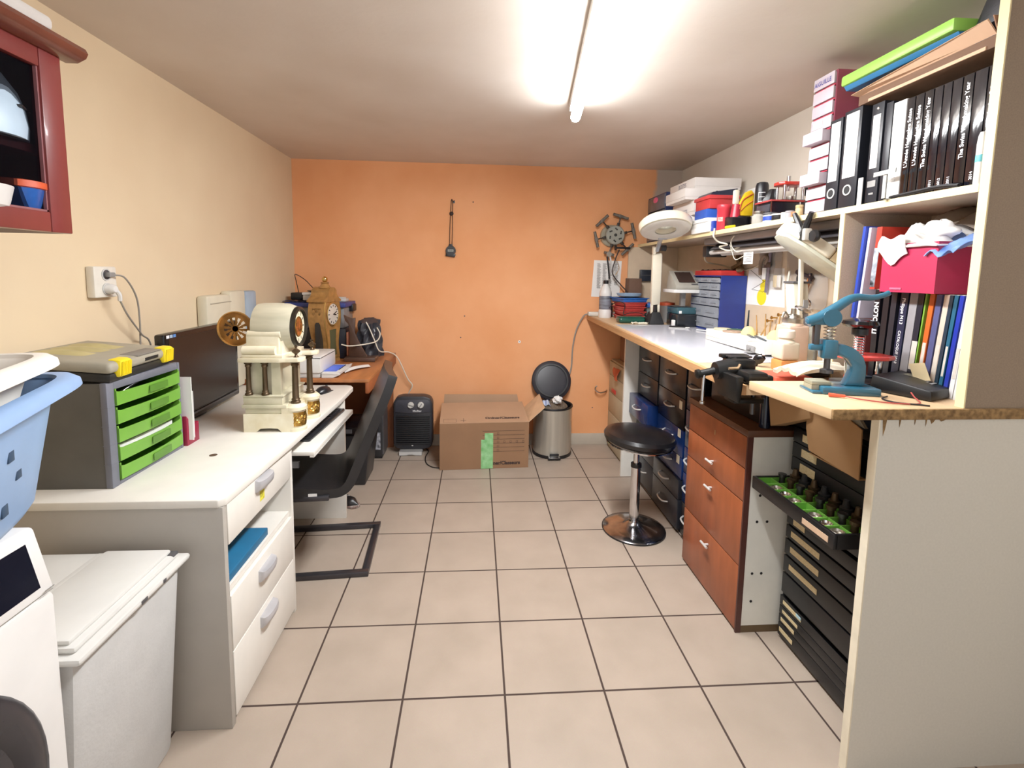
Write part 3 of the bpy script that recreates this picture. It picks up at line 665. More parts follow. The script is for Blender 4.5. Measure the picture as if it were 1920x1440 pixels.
part('upper', MB(True).grid(shoe, 22, 12), mat('black_leather', '191718', .35), t, angle=70)
part('sole', MB(True).prism([(-.13, -.03), (0, -.032), (.06, -.042), (.11, -.036), (.135, -.01), (.135, .01), (.11, .036), (.06, .042), (0, .032), (-.13, .03)], 'xy', 0.001, .016, .004), mat('brown_sole', '6B4032', .5, hex2='A9A19A', scale=70), t)
part('lace', MB(True).tube([(.02, -.02, .062), (.03, .02, .06), (.04, -.02, .056), (.05, .02, .052), (.06, -.018, .048)], .003), LGREY, t)

# ---- cantilever chair
t = thing('cantilever_chair', 'black upholstered cantilever chair pushed under the white desk', 'chair', (-.72, 2.28, 0), math.radians(4))
BL = mat('black_leatherette', '1B1A1C', .32, var=.12, bump=.05)
def shell(u, v):
    # u across (y), v from seat front to top of backrest
    P = [(-.28, .445), (-.12, .435), (.03, .415), (.085, .43), (.12, .50), (.16, .60), (.21, .72), (.26, .84), (.29, .92)]
    k = v*(len(P)-1); i = min(int(k), len(P)-2); q = k-i
    def cr(j, c): return P[max(0, min(len(P)-1, j))][c]
    def cm(c):
        a, b, cc_, d = cr(i-1, c), cr(i, c), cr(i+1, c), cr(i+2, c)
        return .5*((2*b)+(cc_-a)*q+(2*a-5*b+4*cc_-d)*q*q+(3*b-a-3*cc_+d)*q**3)
    x, z = cm(0), cm(1)
    w_ = .215-.02*max(0, (v-.8)*5)**2
    return Vector((x-.02*math.cos(PI*(u-.5))*(v > .4)*(v-.4), (u-.5)*2*w_, z))
m = MB(True).grid(shell, 10, 32, .0)
sb = m.bm
bmesh.ops.recalc_face_normals(sb, faces=sb.faces[:]); bmesh.ops.solidify(sb, geom=sb.faces[:], thickness=.042)
sb.transform(rotz(math.radians(9)))
part('seat_shell', m, BL, t, angle=60)
part('tag', MB(True).box(-.03, .01, -.222, -.221, .385, .405), PAPER, t, 'white tag under the seat edge')
part('back_badge', MB(True).box(.272, .276, -.012, .012, .83, .85, .001), CHROME, t)
FRM = mat('anthracite_frame', '4A484C', .3, .7)
fr = [(-.255, -.215, .37), (-.255, -.215, .05), (-.22, -.215, .0135), (.2, -.215, .0135), (.21, -.2, .0135), (.21, .2, .0135), (.2, .215, .0135), (-.22, .215, .0135), (-.255, .215, .05), (-.255, .215, .37)]
m = MB(True)
m.box(-.25, .225, -.225, -.195, .001, .024, .002).box(-.25, .225, .195, .225, .001, .024, .002).box(.195, .225, -.195, .195, .001, .024, .002)
m.box(-.255, -.228, -.225, -.195, .0245, .37, .002).box(-.255, -.228, .195, .225, .0245, .37, .002)
m.box(-.255, .06, -.225, -.195, .3705, .392, .002).box(-.255, .06, .195, .225, .3705, .392, .002)
part('cantilever_frame', m, FRM, t, 'dark metal floor frame')

# ---- washing machine
t = thing('washing_machine', 'white washing machine with a dark porthole in the left foreground', 'washing machine', (-1.12, .64, 0))
part('body', MB().box(XL+.012, -.82, .29, .932, .005, .755, .012), WPLA, t)
part('foot', MB().box(-1.3, -1.26, .36, .40, 0, .0048).box(-.90, -.86, .36, .40, 0, .0048).box(-1.3, -1.26, .86, .90, 0, .0048).box(-.90, -.86, .86, .90, 0, .0048), BLACK, t)
d = part('control_panel', MB().hexa([(XL+.012, .29, .757), (-.82, .29, .757), (-.82, .932, .757), (XL+.012, .932, .757)], [(XL+.012, .29, .885), (-.85, .29, .885), (-.85, .932, .885), (XL+.012, .932, .885)], .008), WPLA, t)
def pan(y, z, off=.0008): return (-.82-.03*(z-.757)/.128+off, y, z)
part('display', MB().poly([pan(.60, .775), pan(.905, .775), pan(.905, .862), pan(.60, .862)]).poly([pan(.60, .775, .0002), pan(.60, .862, .0002), pan(.905, .862, .0002), pan(.905, .775, .0002)]), mat('display_black', '14151F', .12), d, 'dark display')
part('print_line', MB().box(-.8195, -.819, .908, .928, .764, .766).box(-.8195, -.819, .905, .925, .7595, .761), GREY, d)
d = part('porthole', MB().lathe([(.287, 0), (.28, .007), (.258, .012), (.236, .008), (.22, -.005), (0, -.006)], (-.8195, .60, .447), (1, 0, 0), 48), mat('porthole_black', '2A292E', .22), t, 'dark round door')
part('door_glass', MB().lathe([(.21, 0), (.155, .010), (.0, .016)], (-.8235, .60, .447), (1, 0, 0), 40, cap=False), BLKG, d)
single('towel', MB().box(-1.36, -1.22, .34, .62, .8855, .93, .015), mat('grey_towel', '8F8A8C', .9, bump=.3), 'folded grey towel on the washing machine behind the blue basket', 'towel')

# ---- blue laundry basket with a white one stacked in it
def basket(name, label, col, loc, rz, L, W, z0, z1, taper, rim, holes, seed):
    t = thing(name, label, 'laundry basket', loc, rz)
    m = MB(True); n = 64
    def ringp(hl, hw, r, z, k):
        a = 2*PI*k/n; e = .27
        c_, s_ = math.cos(a), math.sin(a)
        return Vector((math.copysign(abs(c_)**e, c_)*hl, math.copysign(abs(s_)**e, s_)*hw, z))
    prof = [(-taper-.01, z0+.008), (-taper, z0+.025), (-.012, z1-.03), (-.008, z1-.012), (.0, z1-.004)]
    tb = bmesh.new(); R = []
    R.append([tb.verts.new(ringp(L-taper-.03, W-taper-.03, 0, z0, k)) for k in range(n)])
    for o_, z in prof: R.append([tb.verts.new(ringp(L+o_, W+o_, 0, z, k)) for k in range(n)])
    tb.faces.new(R[0][::-1])
    for i in range(len(R)-1):
        for k in range(n): q = (k+1) % n; tb.faces.new((R[i][k], R[i][q], R[i+1][q], R[i+1][k]))
    bmesh.ops.recalc_face_normals(tb, faces=tb.faces[:]); bmesh.ops.solidify(tb, geom=tb.faces[:], thickness=.003)
    m._merge(tb)
    part('body', m, col, t, angle=50)
    tb = bmesh.new(); R = []
    for o_, z in ((-.004, z1-.004), (-.002, z1+.004), (rim*.6, z1+.004), (rim, z1-.006), (rim+.002, z1-.018)):
        R.append([tb.verts.new(ringp(L+o_, W+o_, 0, z, k)) for k in range(n)])
    for i in range(len(R)-1):
        for k in range(n): q = (k+1) % n; tb.faces.new((R[i][k], R[i][q], R[i+1][q], R[i+1][k]))
    bmesh.ops.recalc_face_normals(tb, faces=tb.faces[:]); bmesh.ops.solidify(tb, geom=tb.faces[:], thickness=.003)
    m = MB(True); m._merge(tb); part('rim', m, col, t, angle=60)
    if holes:
        m = MB(True); H = z1-z0
        for fx, fz in holes:
            z = z0+H*fz; x = (L-taper*(1-fz)-.006*fz)*(1-min(1, abs(fx)/W)**2.86*1.0)**.175+.0012
            m.box(x-.003, x+.0012, fx-.011, fx+.011, z-.011, z+.011, .003, m=None)
        part('vent_holes', m, mat('hole_navy', '27405A', .6), t, 'dark square vent holes')
    return t
BLU = mat('light_blue_plastic', '86A6D0', .45, var=.03)
# local +x = long end that faces the aisle
bt = basket('laundry_basket', 'light blue plastic laundry basket on the washing machine', BLU, (-.945, .745, .8865), math.radians(22), .185, .29, 0, .265, .045, .03, [(.175, .62), (.215, .47), (.165, .25), (.06, .62), (.06, .25), (.10, .45)], 1)
wt = basket('laundry_basket', 'white plastic laundry basket nested in the light blue one', mat('ivory_plastic', 'EFE9DF', .45, var=.02), (-.95, .73, .985), math.radians(22), .17, .275, 0, .215, .05, .028, None, 2)
def lump(u, v):
    a = 2*PI*u; r = math.sin(PI*v*.5)
    return Vector((-.95+.125*r*math.cos(a), .73+.2*r*math.sin(a), 1.195+.045*math.cos(PI*v*.5)+.012*math.sin(5*a+3*v)+.01*math.sin(9*v+2*a)))
single('laundry', MB().grid(lump, 30, 12), mat('taupe_cloth', '7E6F68', .95, bump=.3), 'crumpled grey brown laundry in the white basket', 'laundry', angle=80)

# ---- white lidded bin between washing machine and desk
t = thing('lidded_bin', 'tall white lidded bin between the washing machine and the desk', 'bin', (-1.0, 1.12, 0))
PLG = mat('frosted_white_plastic', 'BFBEBC', .5, var=.03, bump=.15, bscale=120)
part('body', MB().hexa([(-1.19, .965, .001), (-.862, .965, .001), (-.862, 1.305, .001), (-1.19, 1.305, .001)], [(-1.205, .95, .575), (-.815, .95, .575), (-.815, 1.312, .575), (-1.205, 1.312, .575)], .025), PLG, t)
d = part('lid', MB().box(-1.225, -.795, .94, 1.318, .5755, .592, .007).box(-1.21, -.815, .955, 1.30, .592, .607, .01).box(-1.02, -.975, .965, 1.29, .604, .612, .004), mat('lid_white', 'D2D0CB', .4, var=.02), t)
part('lid_step', MB().box(-1.0, -.83, .962, 1.292, .6055, .618, .006), mat('lid_white', 'E0DED8'), d)
part('latch_slot', MB().box(-1.10, -1.06, 1.12, 1.15, .6071, .6078), BLACK, d)
for a in (MB().box(-.84, -.815, 1.275, 1.30, .60, .609, .004), MB().box(-.7949, -.7935, 1.12, 1.14, .579, .588), MB().box(-.7949, -.7935, 1.2, 1.21, .579, .588)): part('rim_clip', a, DGREY, d)
# ================================================================== BACK OF THE ROOM
# ---- stopwatch on a cord
t = thing('stopwatch', 'black stopwatch hanging on a black cord from a nail on the orange wall', 'stopwatch', (-.2, YB, 1.52))
part('body', MB().cyl((-.2, YB-.004, 1.556), (-.2, YB-.022, 1.556), .04, .037, 28).box(-.215, -.185, YB-.02, YB-.006, 1.592, 1.606, .003).prism([(-.24, 1.515), (-.17, 1.505), (-.16, 1.53), (-.235, 1.54)], 'xz', YB-.02, YB-.006, .002), mat('stopwatch_black', '1E1A1C', .4), t)
part('display', MB().box(-.222, -.178, YB-.0235, YB-.0221, 1.548, 1.566), mat('lcd_grey', '9A9E98', .3), t, 'grey display')
text('00:00', .014, (-.2, YB-.0236, 1.557), (1, 0, 0), (0, 0, 1), INK, t, 'digits')
part('cord', MB().tube(spline([(-.208, YB-.012, 1.604), (-.207, YB-.01, 1.7), (-.203, YB-.01, 1.81), (-.198, YB-.012, 1.83), (-.2, YB-.01, 1.86), (-.197, YB-.01, 1.93), (-.193, YB-.012, 1.945), (-.186, YB-.01, 1.93), (-.186, YB-.01, 1.86), (-.19, YB-.012, 1.83), (-.186, YB-.01, 1.81), (-.187, YB-.01, 1.7), (-.19, YB-.012, 1.604)]), .0026).ball((-.195, YB-.012, 1.838), .016, (1, .6, 1)), mat('dark_brown_cord', '2E1E18', .7), t)
single('hook', MB().tube(spline([(-.19, YB, 1.94), (-.19, YB-.016, 1.938), (-.18, YB-.02, 1.93), (-.172, YB-.018, 1.937)]), .003).box(-.186, -.17, YB-.006, YB, 1.918, 1.936), DSTEEL, 'small dark hook high on the orange wall holding the stopwatch', 'hook')

# ---- six armed watch winder
wc = Vector((1.055, YB, 1.695))
t = thing('watch_winder', 'grey round watch winder wheel with six rubber-tipped arms on the orange wall', 'watch winder', wc)
WG = mat('winder_grey', '9C9D92', .45, .3)
part('base', MB().lathe([(.085, 0), (.085, .02), (.078, .028), (0, .028)], wc, (0, -1, 0), 36), mat('winder_base', 'A39A84', .5), t)
part('rotor', MB().lathe([(.074, 0), (.074, .03), (.068, .036), (0, .036)], wc+Vector((.018, -.04, .003)), (0, -1, 0), 36), WG, t)
m = MB()
for k in range(6):
    a = k*PI/3+.3
    for r, q in ((.043, .0), (.05, .22)):
        p = wc+Vector((.018+r*math.cos(a+q), -.0755, .003+r*math.sin(a+q))); m.cyl(p, p+Vector((0, -.003, 0)), .0065, seg=10)
m.cyl(wc+Vector((.018, -.0755, .003)), wc+Vector((.018, -.08, .003)), .012)
part('screws', m, mat('screw_dark', '3A3A38', .4, .5), t)
for k, a in enumerate((72, 132, 192, 252, 312, 12)):
    a = math.radians(a+2); d = Vector((math.cos(a), 0, math.sin(a))); pr = Vector((-d.z, 0, d.x)); c0 = wc+Vector((.018, -.058, .003))
    ar = part('arm', MB().cyl(c0+d*.065, c0+d*.148, .005, seg=8).box(-.012, .012, -.01, .01, -.01, .01, .002, m=Matrix.Translation(c0+d*.085) @ Matrix.Rotation(-a, 4, 'Y')), mat('arm_dark', '39342F', .4, .5), t)
    ln = .062 if k != 3 else .04
    cm = MB().cyl(c0+d*.15-pr*ln, c0+d*.15-pr*ln*.25, .0115, seg=10).cyl(c0+d*.15+pr*ln*.1, c0+d*.15+pr*ln, .0115, seg=10).box(-.012, .012, -.012, .012, -.016, .016, .003, m=Matrix.Translation(c0+d*.15) @ Matrix.Rotation(-a, 4, 'Y'))
    part('holder', cm, mat('holder_grey', '6A6258', .5, var=.25, scale=40), ar)
t = thing('bracelet_watch', 'steel wristwatch clipped to the lowest arm of the wall watch winder', 'watch', wc+Vector((-.02, -.06, -.19)))
p0 = wc+Vector((-.028, -.06, -.165))
part('case', MB().lathe([(.02, 0), (.022, .004), (.02, .01), (0, .01)], p0+Vector((0, -.01, .02)), (0, -1, 0)), STEEL, t)
part('strap', MB().grid(lambda u, v: p0+Vector((-.02+.012*u+.06*v*.4, -.012-.006*math.sin(PI*v), -.0-.17*v)), 2, 10, .004), BLACK, t)
part('strap', MB().grid(lambda u, v: p0+Vector((.004+.012*u+.03*v, -.012, -.0-.16*v)), 2, 10, .004), LGREY, t)
part('wire', MB().tube(spline([p0+Vector((.03, -.01, 0)), p0+Vector((.07, -.012, -.04)), p0+Vector((.085, -.012, -.09)), p0+Vector((.06, -.01, -.14))]), .002), COPPER if 'COPPER' in globals() else BRASS, t)

# ---- list on the wall
t = thing('price_list', 'white printed paper list taped to the orange wall', 'paper', (1.035, YB, 1.22))
part('sheet', MB().hexa([(.915, YB-.001, 1.215), (1.143, YB-.001, 1.21), (1.143, YB, 1.21), (.915, YB, 1.215)], [(.93, YB-.004, 1.505), (1.153, YB-.004, 1.50), (1.153, YB, 1.50), (.93, YB, 1.505)]), PAPER, t)
m = MB(); random.seed(3)
for col, x0 in enumerate((.955, 1.0, 1.045, 1.095)):
    for r in range(30):
        z = 1.475-r*.0066
        if col < 3 or r < 26: m.box(x0+.003*(r % 2), x0+random.uniform(.02, .034), YB-.0052, YB-.0042, z, z+.0028)
part('printed_rows', m, mat('print_grey', '7C7672', .8), t)['kind'] = 'stuff'

# ---- hook on the wall behind the stool
single('coat_hook', MB().tube(spline([(1.07, YB, .455), (1.05, YB-.03, .448), (1.0, YB-.05, .445), (.965, YB-.05, .465), (.965, YB-.05, .49), (.975, YB-.05, .5)]), .006), CHROME, 'chrome hook on the orange wall left of the beige drawers', 'hook')

# ---- fan heater
t = thing('heater', 'black fan heater with two round knobs on the floor by the orange wall', 'heater', (-.47, 3.6, 0))
HB = mat('heater_black', '2E2E33', .4, var=.05)
part('body', MB().prism([(-.62, .075), (-.60, .045), (-.56, .035), (-.385, .035), (-.345, .045), (-.325, .075), (-.325, .40), (-.345, .435), (-.39, .45), (-.555, .45), (-.60, .435), (-.62, .40)], 'xz', 3.56, 3.66, .012), HB, t)
m = MB()
for k in range(14): m.box(-.60, -.345, 3.551, 3.5605, .078+k*.0165, .087+k*.0165, .002)
part('grille', m, mat('grille_black', '1D1D20', .45), t)
part('control_fascia', MB().prism([(-.605, .33), (-.47, .318), (-.34, .33), (-.34, .40), (-.36, .425), (-.585, .425), (-.605, .40)], 'xz', 3.5535, 3.5595, .002), mat('fascia_grey', '3E3E46', .4), t)
for x in (-.487, -.412):
    k = part('knob', MB().lathe([(.024, 0), (.024, .006), (.02, .016), (0, .016)], (x, 3.553, .385), (0, -1, 0), 24), mat('knob_white', 'D9D7D0', .4), t, 'white round knob')
    part('pointer', MB().box(-.004, .004, -.0185, -.0163, -.018, .018, m=Matrix.Translation((x, 3.553, .385)) @ Matrix.Rotation(.6 if x > -.45 else 1.9, 4, 'Y')), GREY, k)
text('MioStar', .021, (-.44, 3.553, .338), (1, 0, 0), (0, 0, 1), WINK, t, 'lettering', .02)
part('light', MB().box(-.482, -.47, 3.549, 3.5505, .066, .073), LGREY, t)
part('base', MB().box(-.575, -.40, 3.52, 3.68, .001, .034, .008), GREY, t, 'grey stand')
part('base_front', MB().prism([(-.572, .004), (-.52, .004), (-.50, .010), (-.47, .010), (-.45, .004), (-.403, .004), (-.403, .03), (-.572, .03)], 'xz', 3.515, 3.5198), LGREY, t)
single('cable', MB().tube(spline([(-.40, 3.66, .01), (-.36, 3.60, .006), (-.37, 3.48, .005), (-.35, 3.36, .005), (-.30, 3.29, .005), (-.24, 3.272, .005)]), .004), CABLEB, 'black heater cable curling on the floor beside the cardboard box', 'cable')

# ---- cardboard box
t = thing('cardboard_box', 'brown cardboard file box with printed lines and green tape on the floor', 'box', (.06, 3.42, 0), math.radians(3.2))
CB = mat('brown_carton', '8F6A4C', .8, var=.05, scale=5)
hw, dy = .316, .16
m = MB(True)
m.box(-hw, hw, -dy, -dy+.006, .001, .335).box(-hw, hw, dy-.006, dy, .001, .335).box(-hw, -hw+.006, -dy+.006, dy-.006, .001, .335).box(hw-.006, hw, -dy+.006, dy-.006, .001, .335).box(-hw+.006, hw-.006, -dy+.006, dy-.006, .001, .007)
part('body', m, CB, t)
CB2 = mat('carton_top', 'A98567', .8, var=.04, scale=5)
def flap(p): return MB(True).hexa(p[:4], p[4:])
part('top_flap', MB(True).hexa([(-hw, -dy, .3355), (hw, -dy, .3355), (hw-.01, .12, .405), (-hw+.01, .12, .405)], [(-hw, -dy, .3395), (hw, -dy, .3395), (hw-.01, .12, .409), (-hw+.01, .12, .409)]), CB2, t)
part('side_flap', MB(True).hexa([(hw, -dy, .336), (hw, dy, .336), (hw+.13, dy-.02, .46), (hw+.12, -dy+.03, .43)], [(hw-.004, -dy, .338), (hw-.004, dy, .338), (hw+.126, dy-.02, .463), (hw+.116, -dy+.03, .433)]), mat('carton_inner', 'C7A27E', .8), t)
part('back_flap', MB(True).hexa([(-hw+.02, dy-.004, .336), (hw-.02, dy-.004, .336), (hw-.02, dy, .336), (-hw+.02, dy, .336)], [(-hw+.03, dy+.02, .46), (hw-.04, dy+.02, .45), (hw-.04, dy+.024, .45), (-hw+.03, dy+.024, .46)]), CB2, t)
PR = mat('brown_print', '3A2A26', .8)
m = MB(True); yf = -dy-.0006
for k, z in enumerate((.275, .245, .215, .185, .155, .125)):
    m.box(-.015, .285, yf, yf+.0004, z, z+.0022)
    xs = (.095,) if k not in (3,) else (.095, .14, .185, .23, .275)
    if k: 
        for x in xs:
            for (a, b, c, d_) in ((x-.007, x+.007, z+.004, z+.0055), (x-.007, x+.007, z+.0165, z+.018), (x-.007, x-.0055, z+.004, z+.018), (x+.0055, x+.007, z+.004, z+.018)): m.box(a, b, yf, yf+.0004, c, d_)
part('printed_form', m, PR, t, 'printed lines and check boxes')
part('tape', MB(True).box(-.025, .06, yf-.002, yf-.0003, .003, .215).box(.0, .06, yf-.002, yf-.0003, .215, .262), mat('green_tape', '6CB06A', .4, hex2='9ED39A', scale=26), t, 'green patterned tape')
text('Ordner/Classeurs', .035, (.128, -dy-.0006, .04), (1, 0, 0), (0, 0, 1), PR, t, 'lettering', .05, world=False)
sl = Vector((0, .28, .07)).normalized()
text('Ordner/Classeurs', .034, (.13, -dy+.055, .3535), (1, 0, 0), sl, PR, t, 'lettering', .05, world=False, lift=.001)
m = MB(True)
for (x0, x1, y0, y1) in ((-.29, -.2, .01, .012), (-.29, -.2, .05, .052), (-.29, -.288, .01, .052), (-.202, -.2, .01, .052), (-.17, -.13, .03, .034), (-.15, -.147, .01, .06)):
    zz = lambda y: .3398+(.07/.28)*y
    a, b = -dy+y0, -dy+y1
    m.poly([(x0, a, zz(y0)+.0006), (x1, a, zz(y0)+.0006), (x1, b, zz(y1)+.0006), (x0, b, zz(y1)+.0006)])
part('printed_symbols', m, PR, t)

# ---- pedal bin
t = thing('pedal_bin', 'stainless steel pedal bin with its black lid open', 'bin', (.60, 3.56, 0))
STB = mat('bin_steel', 'C9C4B8', .32, .6, var=.05, scale=60, stretch=(1, 1, .03))
BC = (.60, 3.565, 0)
part('base_ring', MB().lathe([(.148, .001), (.152, .004), (.152, .022), (.146, .024)], BC, seg=40), BLACK, t)
part('body', MB().lathe([(.147, .024), (.149, .03), (.149, .375), (.151, .38)], BC, seg=48, cap=False), STB, t)
part('inner_bucket', MB().lathe([(0, .05), (.13, .05), (.142, .385), (.153, .388), (.155, .378), (.150, .372)], BC, seg=40, cap=False), BLACK, t)
lc = Vector((.605, 3.655, .555)); la = Vector((0, -.93, .30)).normalized()
d = part('lid', MB().lathe([(0, .0), (.11, .002), (.15, .008), (.158, .016), (.155, .022), (.12, .034), (0, .044)], lc-la*.02, -la, 44), mat('lid_black', '2B2A31', .4), t, 'open black lid')
part('lid_inner_ring', MB().ring(lc-la*.02, la, .12, .132, .006, 40), BLACK, d)
part('hinge', MB().box(.56, .65, 3.70, 3.722, .33, .44, .006), BLACK, t)
p = part('pedal', MB().box(.545, .64, 3.385, 3.43, .008, .022, .004).box(.575, .61, 3.42, 3.47, .01, .02), BLACK, t)
part('pedal_pad', MB().box(.55, .635, 3.383, 3.425, .0225, .026, .001), CHROME, p)
part('pedal_bracket', MB().box(.56, .63, 3.408, 3.416, .03, .045, .002), BLACK, p)
def rub(u, v):
    a = 2*PI*u; r = .115*math.sin(PI*v/2)
    return Vector((.60+r*math.cos(a), 3.565+r*math.sin(a), .375+.03*math.cos(PI*v/2)+.018*math.sin(4*a+6*v)*math.sin(PI*v)))
single('rubbish', MB().grid(rub, 26, 10), mat('rubbish_mix', '7A6A58', .8, hex2='3C332C', scale=30), 'crumpled rubbish filling the pedal bin', 'rubbish', kind='stuff', angle=20)
single('striped_bag', MB().grid(lambda u, v: Vector((.50+.07*u, 3.47+.05*v+.01*math.sin(6*u), .405+.035*math.sin(PI*u)*math.sin(PI*v)+.008*math.sin(11*u))), 10, 6, .002), mat('striped_film', 'D5DDE8', .3, hex2='3F5FA8', scale=60, stretch=(3, .1, .1)), 'blue and white striped wrapper on top of the pedal bin', 'wrapper')
def cr(u, v):
    a = 2*PI*u; b = PI*(v-.5); r = .026*(1+.25*math.sin(3*a+4*b)+.15*math.sin(7*a-5*b))
    return Vector((.625+r*1.3*math.cos(a)*math.cos(b), 3.50+r*math.sin(a)*math.cos(b), .438+r*math.sin(b)))
single('crumpled_tissue', MB().grid(cr, 18, 10), PAPER, 'crumpled white tissue on top of the pedal bin', 'tissue', angle=20)
# ================================================================== RIGHT SIDE: WORKBENCH
def BZ(y): return 1.03+.018*(y-1.7)
LAMW = mat('white_melamine', 'CECAC0', .6, var=.02, scale=160)
CHIP = mat('raw_chipboard', '9C7A4E', .9, hex2='5E4526', scale=70, bump=.5, bscale=90)
BTOP = mat('bench_wood', 'CDAC84', .5, var=.06, scale=5, stretch=(4, .5, 1))
BEDG = mat('bench_edge', 'B5875A', .55, var=.1, scale=8, stretch=(.6, .6, 14))
t = thing('workbench', 'long wooden workbench with a raised chipboard end along the right wall', 'workbench', (1.25, 2.4, 0))
m = MB(); y0, y1 = 1.50, 3.735; th = .034
part('worktop', MB().hexa([(.905, y0, BZ(y0)-th), (XR-.001, y0, BZ(y0)-th), (XR-.001, y1, BZ(y1)-th), (.905, y1, BZ(y1)-th)], [(.905, y0, BZ(y0)), (XR-.001, y0, BZ(y0)), (XR-.001, y1, BZ(y1)), (.905, y1, BZ(y1))]), BTOP, t)
part('front_edge', MB().hexa([(.885, y0, BZ(y0)-th), (.9048, y0, BZ(y0)-th), (.9048, y1, BZ(y1)-th), (.885, y1, BZ(y1)-th)], [(.885, y0, BZ(y0)), (.9048, y0, BZ(y0)), (.9048, y1, BZ(y1)), (.885, y1, BZ(y1))]), BEDG, t, 'layered front edge')
ez0, ez1 = 1.0236, 1.0515
e = part('raised_end', MB().hexa([(.915, 1.1342, ez0), (XR-.001, 1.1342, ez0), (XR-.001, 1.456, ez0), (.886, 1.456, ez0)], [(.915, 1.1342, ez1), (XR-.001, 1.1342, ez1), (XR-.001, 1.456, ez1), (.886, 1.456, ez1)], .001), BTOP, t, 'raised end board')
part('chipped_edge', MB().box(.914, XR-.001, 1.126, 1.134, ez0, ez1, .002), CHIP, e, 'rough chipboard edge')
p = part('end_panel', MB().box(1.05, XR-.001, 1.132, 1.156, 0, 1.0232), LAMW, t, 'large white end panel')
part('panel_edge', MB().box(1.046, 1.0498, 1.132, 1.156, 0, 1.0232), mat('edge_cream', 'E6DCC4', .6), p, 'cream front edge')
m = MB(); random.seed(5)
for (x, w_, h) in ((1.055, .012, .045), (1.10, .006, .022), (1.142, .005, .016), (1.185, .016, .012), (1.21, .02, .006), (1.173, .005, .02)):
    m.poly([(x, 1.1314, 1.0232), (x+w_, 1.1314, 1.0232), (x+w_*.7, 1.1314, 1.0232-h*.6), (x+w_*.35, 1.1314, 1.0232-h)])
part('chips', m, CHIP, p, 'chipped laminate')
part('leg_panel', MB().box(1.009, 1.59, 3.108, 3.128, 0, BZ(3.1)-th), WHITE, t, 'white leg panel')
part('apron', MB().hexa([(1.06, 1.66, .94), (1.075, 1.66, .94), (1.075, 3.107, .955), (1.06, 3.107, .955)], [(1.06, 1.66, BZ(1.66)-th), (1.075, 1.66, BZ(1.66)-th), (1.075, 3.107, BZ(3.107)-th), (1.06, 3.107, BZ(3.107)-th)]), mat('dark_apron', '3B2A26', .4), t)

# ---- drawer cabinets under the bench
SILV = mat('silver_handle', 'D4D3D0', .3, .35)
def unit(name, label, cat, x0, x1, y0, y1, z0, z1, body, rows, front, handle='bar', group=None, hk='drawer', top=None):
    """cabinet whose drawers face the aisle (-x)"""
    t = thing(name, label, cat, ((x0+x1)/2, (y0+y1)/2, z0), 0, group)
    m = MB().box(x0+.016, x1, y0, y0+.016, z0, z1).box(x0+.016, x1, y1-.016, y1, z0, z1).box(x0+.016, x1, y0+.016, y1-.016, z1-.016, z1).box(x0+.016, x1, y0+.016, y1-.016, z0, z0+.016).box(x1-.01, x1, y0+.016, y1-.016, z0+.016, z1-.016)
    part('carcass', m, body, t)
    for (a, b, mm, out) in rows:
        d = part(hk, MB().box(x0-out, x0+.0155, y0+.006, y1-.006, a+.002, b-.002, .002).box(x0+.0155, x0+.3, y0+.02, y1-.02, a+.006, b-.02), mm, t)
        yc = (y0+y1)/2; zc = (a+b)/2+.1*(b-a)
        if handle == 'bow':
            part('handle', MB().tube(spline([(x0-out-.0005, yc-.058, zc), (x0-out-.022, yc-.04, zc-.004), (x0-out-.026, yc, zc-.008), (x0-out-.022, yc+.04, zc-.004), (x0-out-.0005, yc+.058, zc)], 4), .0045), SILV, d, 'chrome bow handle')
        elif handle == 'bar':
            part('handle', MB().cyl((x0-out-.0005, yc, zc), (x0-out-.022, yc, zc), .004).cyl((x0-out-.022, yc-.03, zc), (x0-out-.022, yc+.03, zc), .0045), CHROME, d, 'chrome T handle')
    return t
SLATE = mat('slate_black', '23252C', .28, var=.06)
NAVY = mat('deep_blue_gloss', '122A5C', .22, var=.1)
BLK2 = mat('cabinet_black', '17171D', .25, var=.06)
rowsA = [(.75, .93, SLATE, 0), (.60, .75, SLATE, 0), (.46, .60, NAVY, .055), (.33, .46, SLATE, 0), (.20, .33, SLATE, 0), (.02, .20, SLATE, 0)]
A = unit('drawer_cabinet', 'slate grey drawer cabinet with one blue drawer pulled open, next to the white leg panel', 'drawer cabinet', 1.10, 1.58, 2.745, 3.10, .0, .94, SLATE, rowsA, None, 'bow', 'drawer cabinets under the workbench')
rowsB = [(.74, .93, BLK2, 0), (.57, .74, BLK2, 0), (.42, .57, NAVY, 0), (.30, .42, NAVY, 0), (.19, .30, SLATE, .012), (.02, .19, SLATE, .012)]
B = unit('drawer_cabinet', 'black drawer cabinet with paper labels and blue middle drawers behind the bar stool', 'drawer cabinet', 1.10, 1.58, 2.365, 2.735, .0, .94, BLK2, rowsB, None, 'bow', 'drawer cabinets under the workbench')
for z in (.70, .545, .40):
    part('paper_label', MB().box(1.0982, 1.0996, 2.40, 2.435, z-.022, z+.022), TAPEW, B, 'cream paper label')
rowsC = [(.70, .93, BLK2, 0), (.50, .70, NAVY, 0), (.36, .50, NAVY, 0), (.20, .36, NAVY, 0), (.02, .20, BLK2, 0)]
unit('drawer_cabinet', 'black and blue drawer cabinet right behind the red wood cabinet', 'drawer cabinet', 1.10, 1.58, 2.165, 2.355, .0, .94, BLK2, rowsC, None, 'bow', 'drawer cabinets under the workbench')
BEI = mat('beige_metal', 'B5A88C', .5, var=.04)
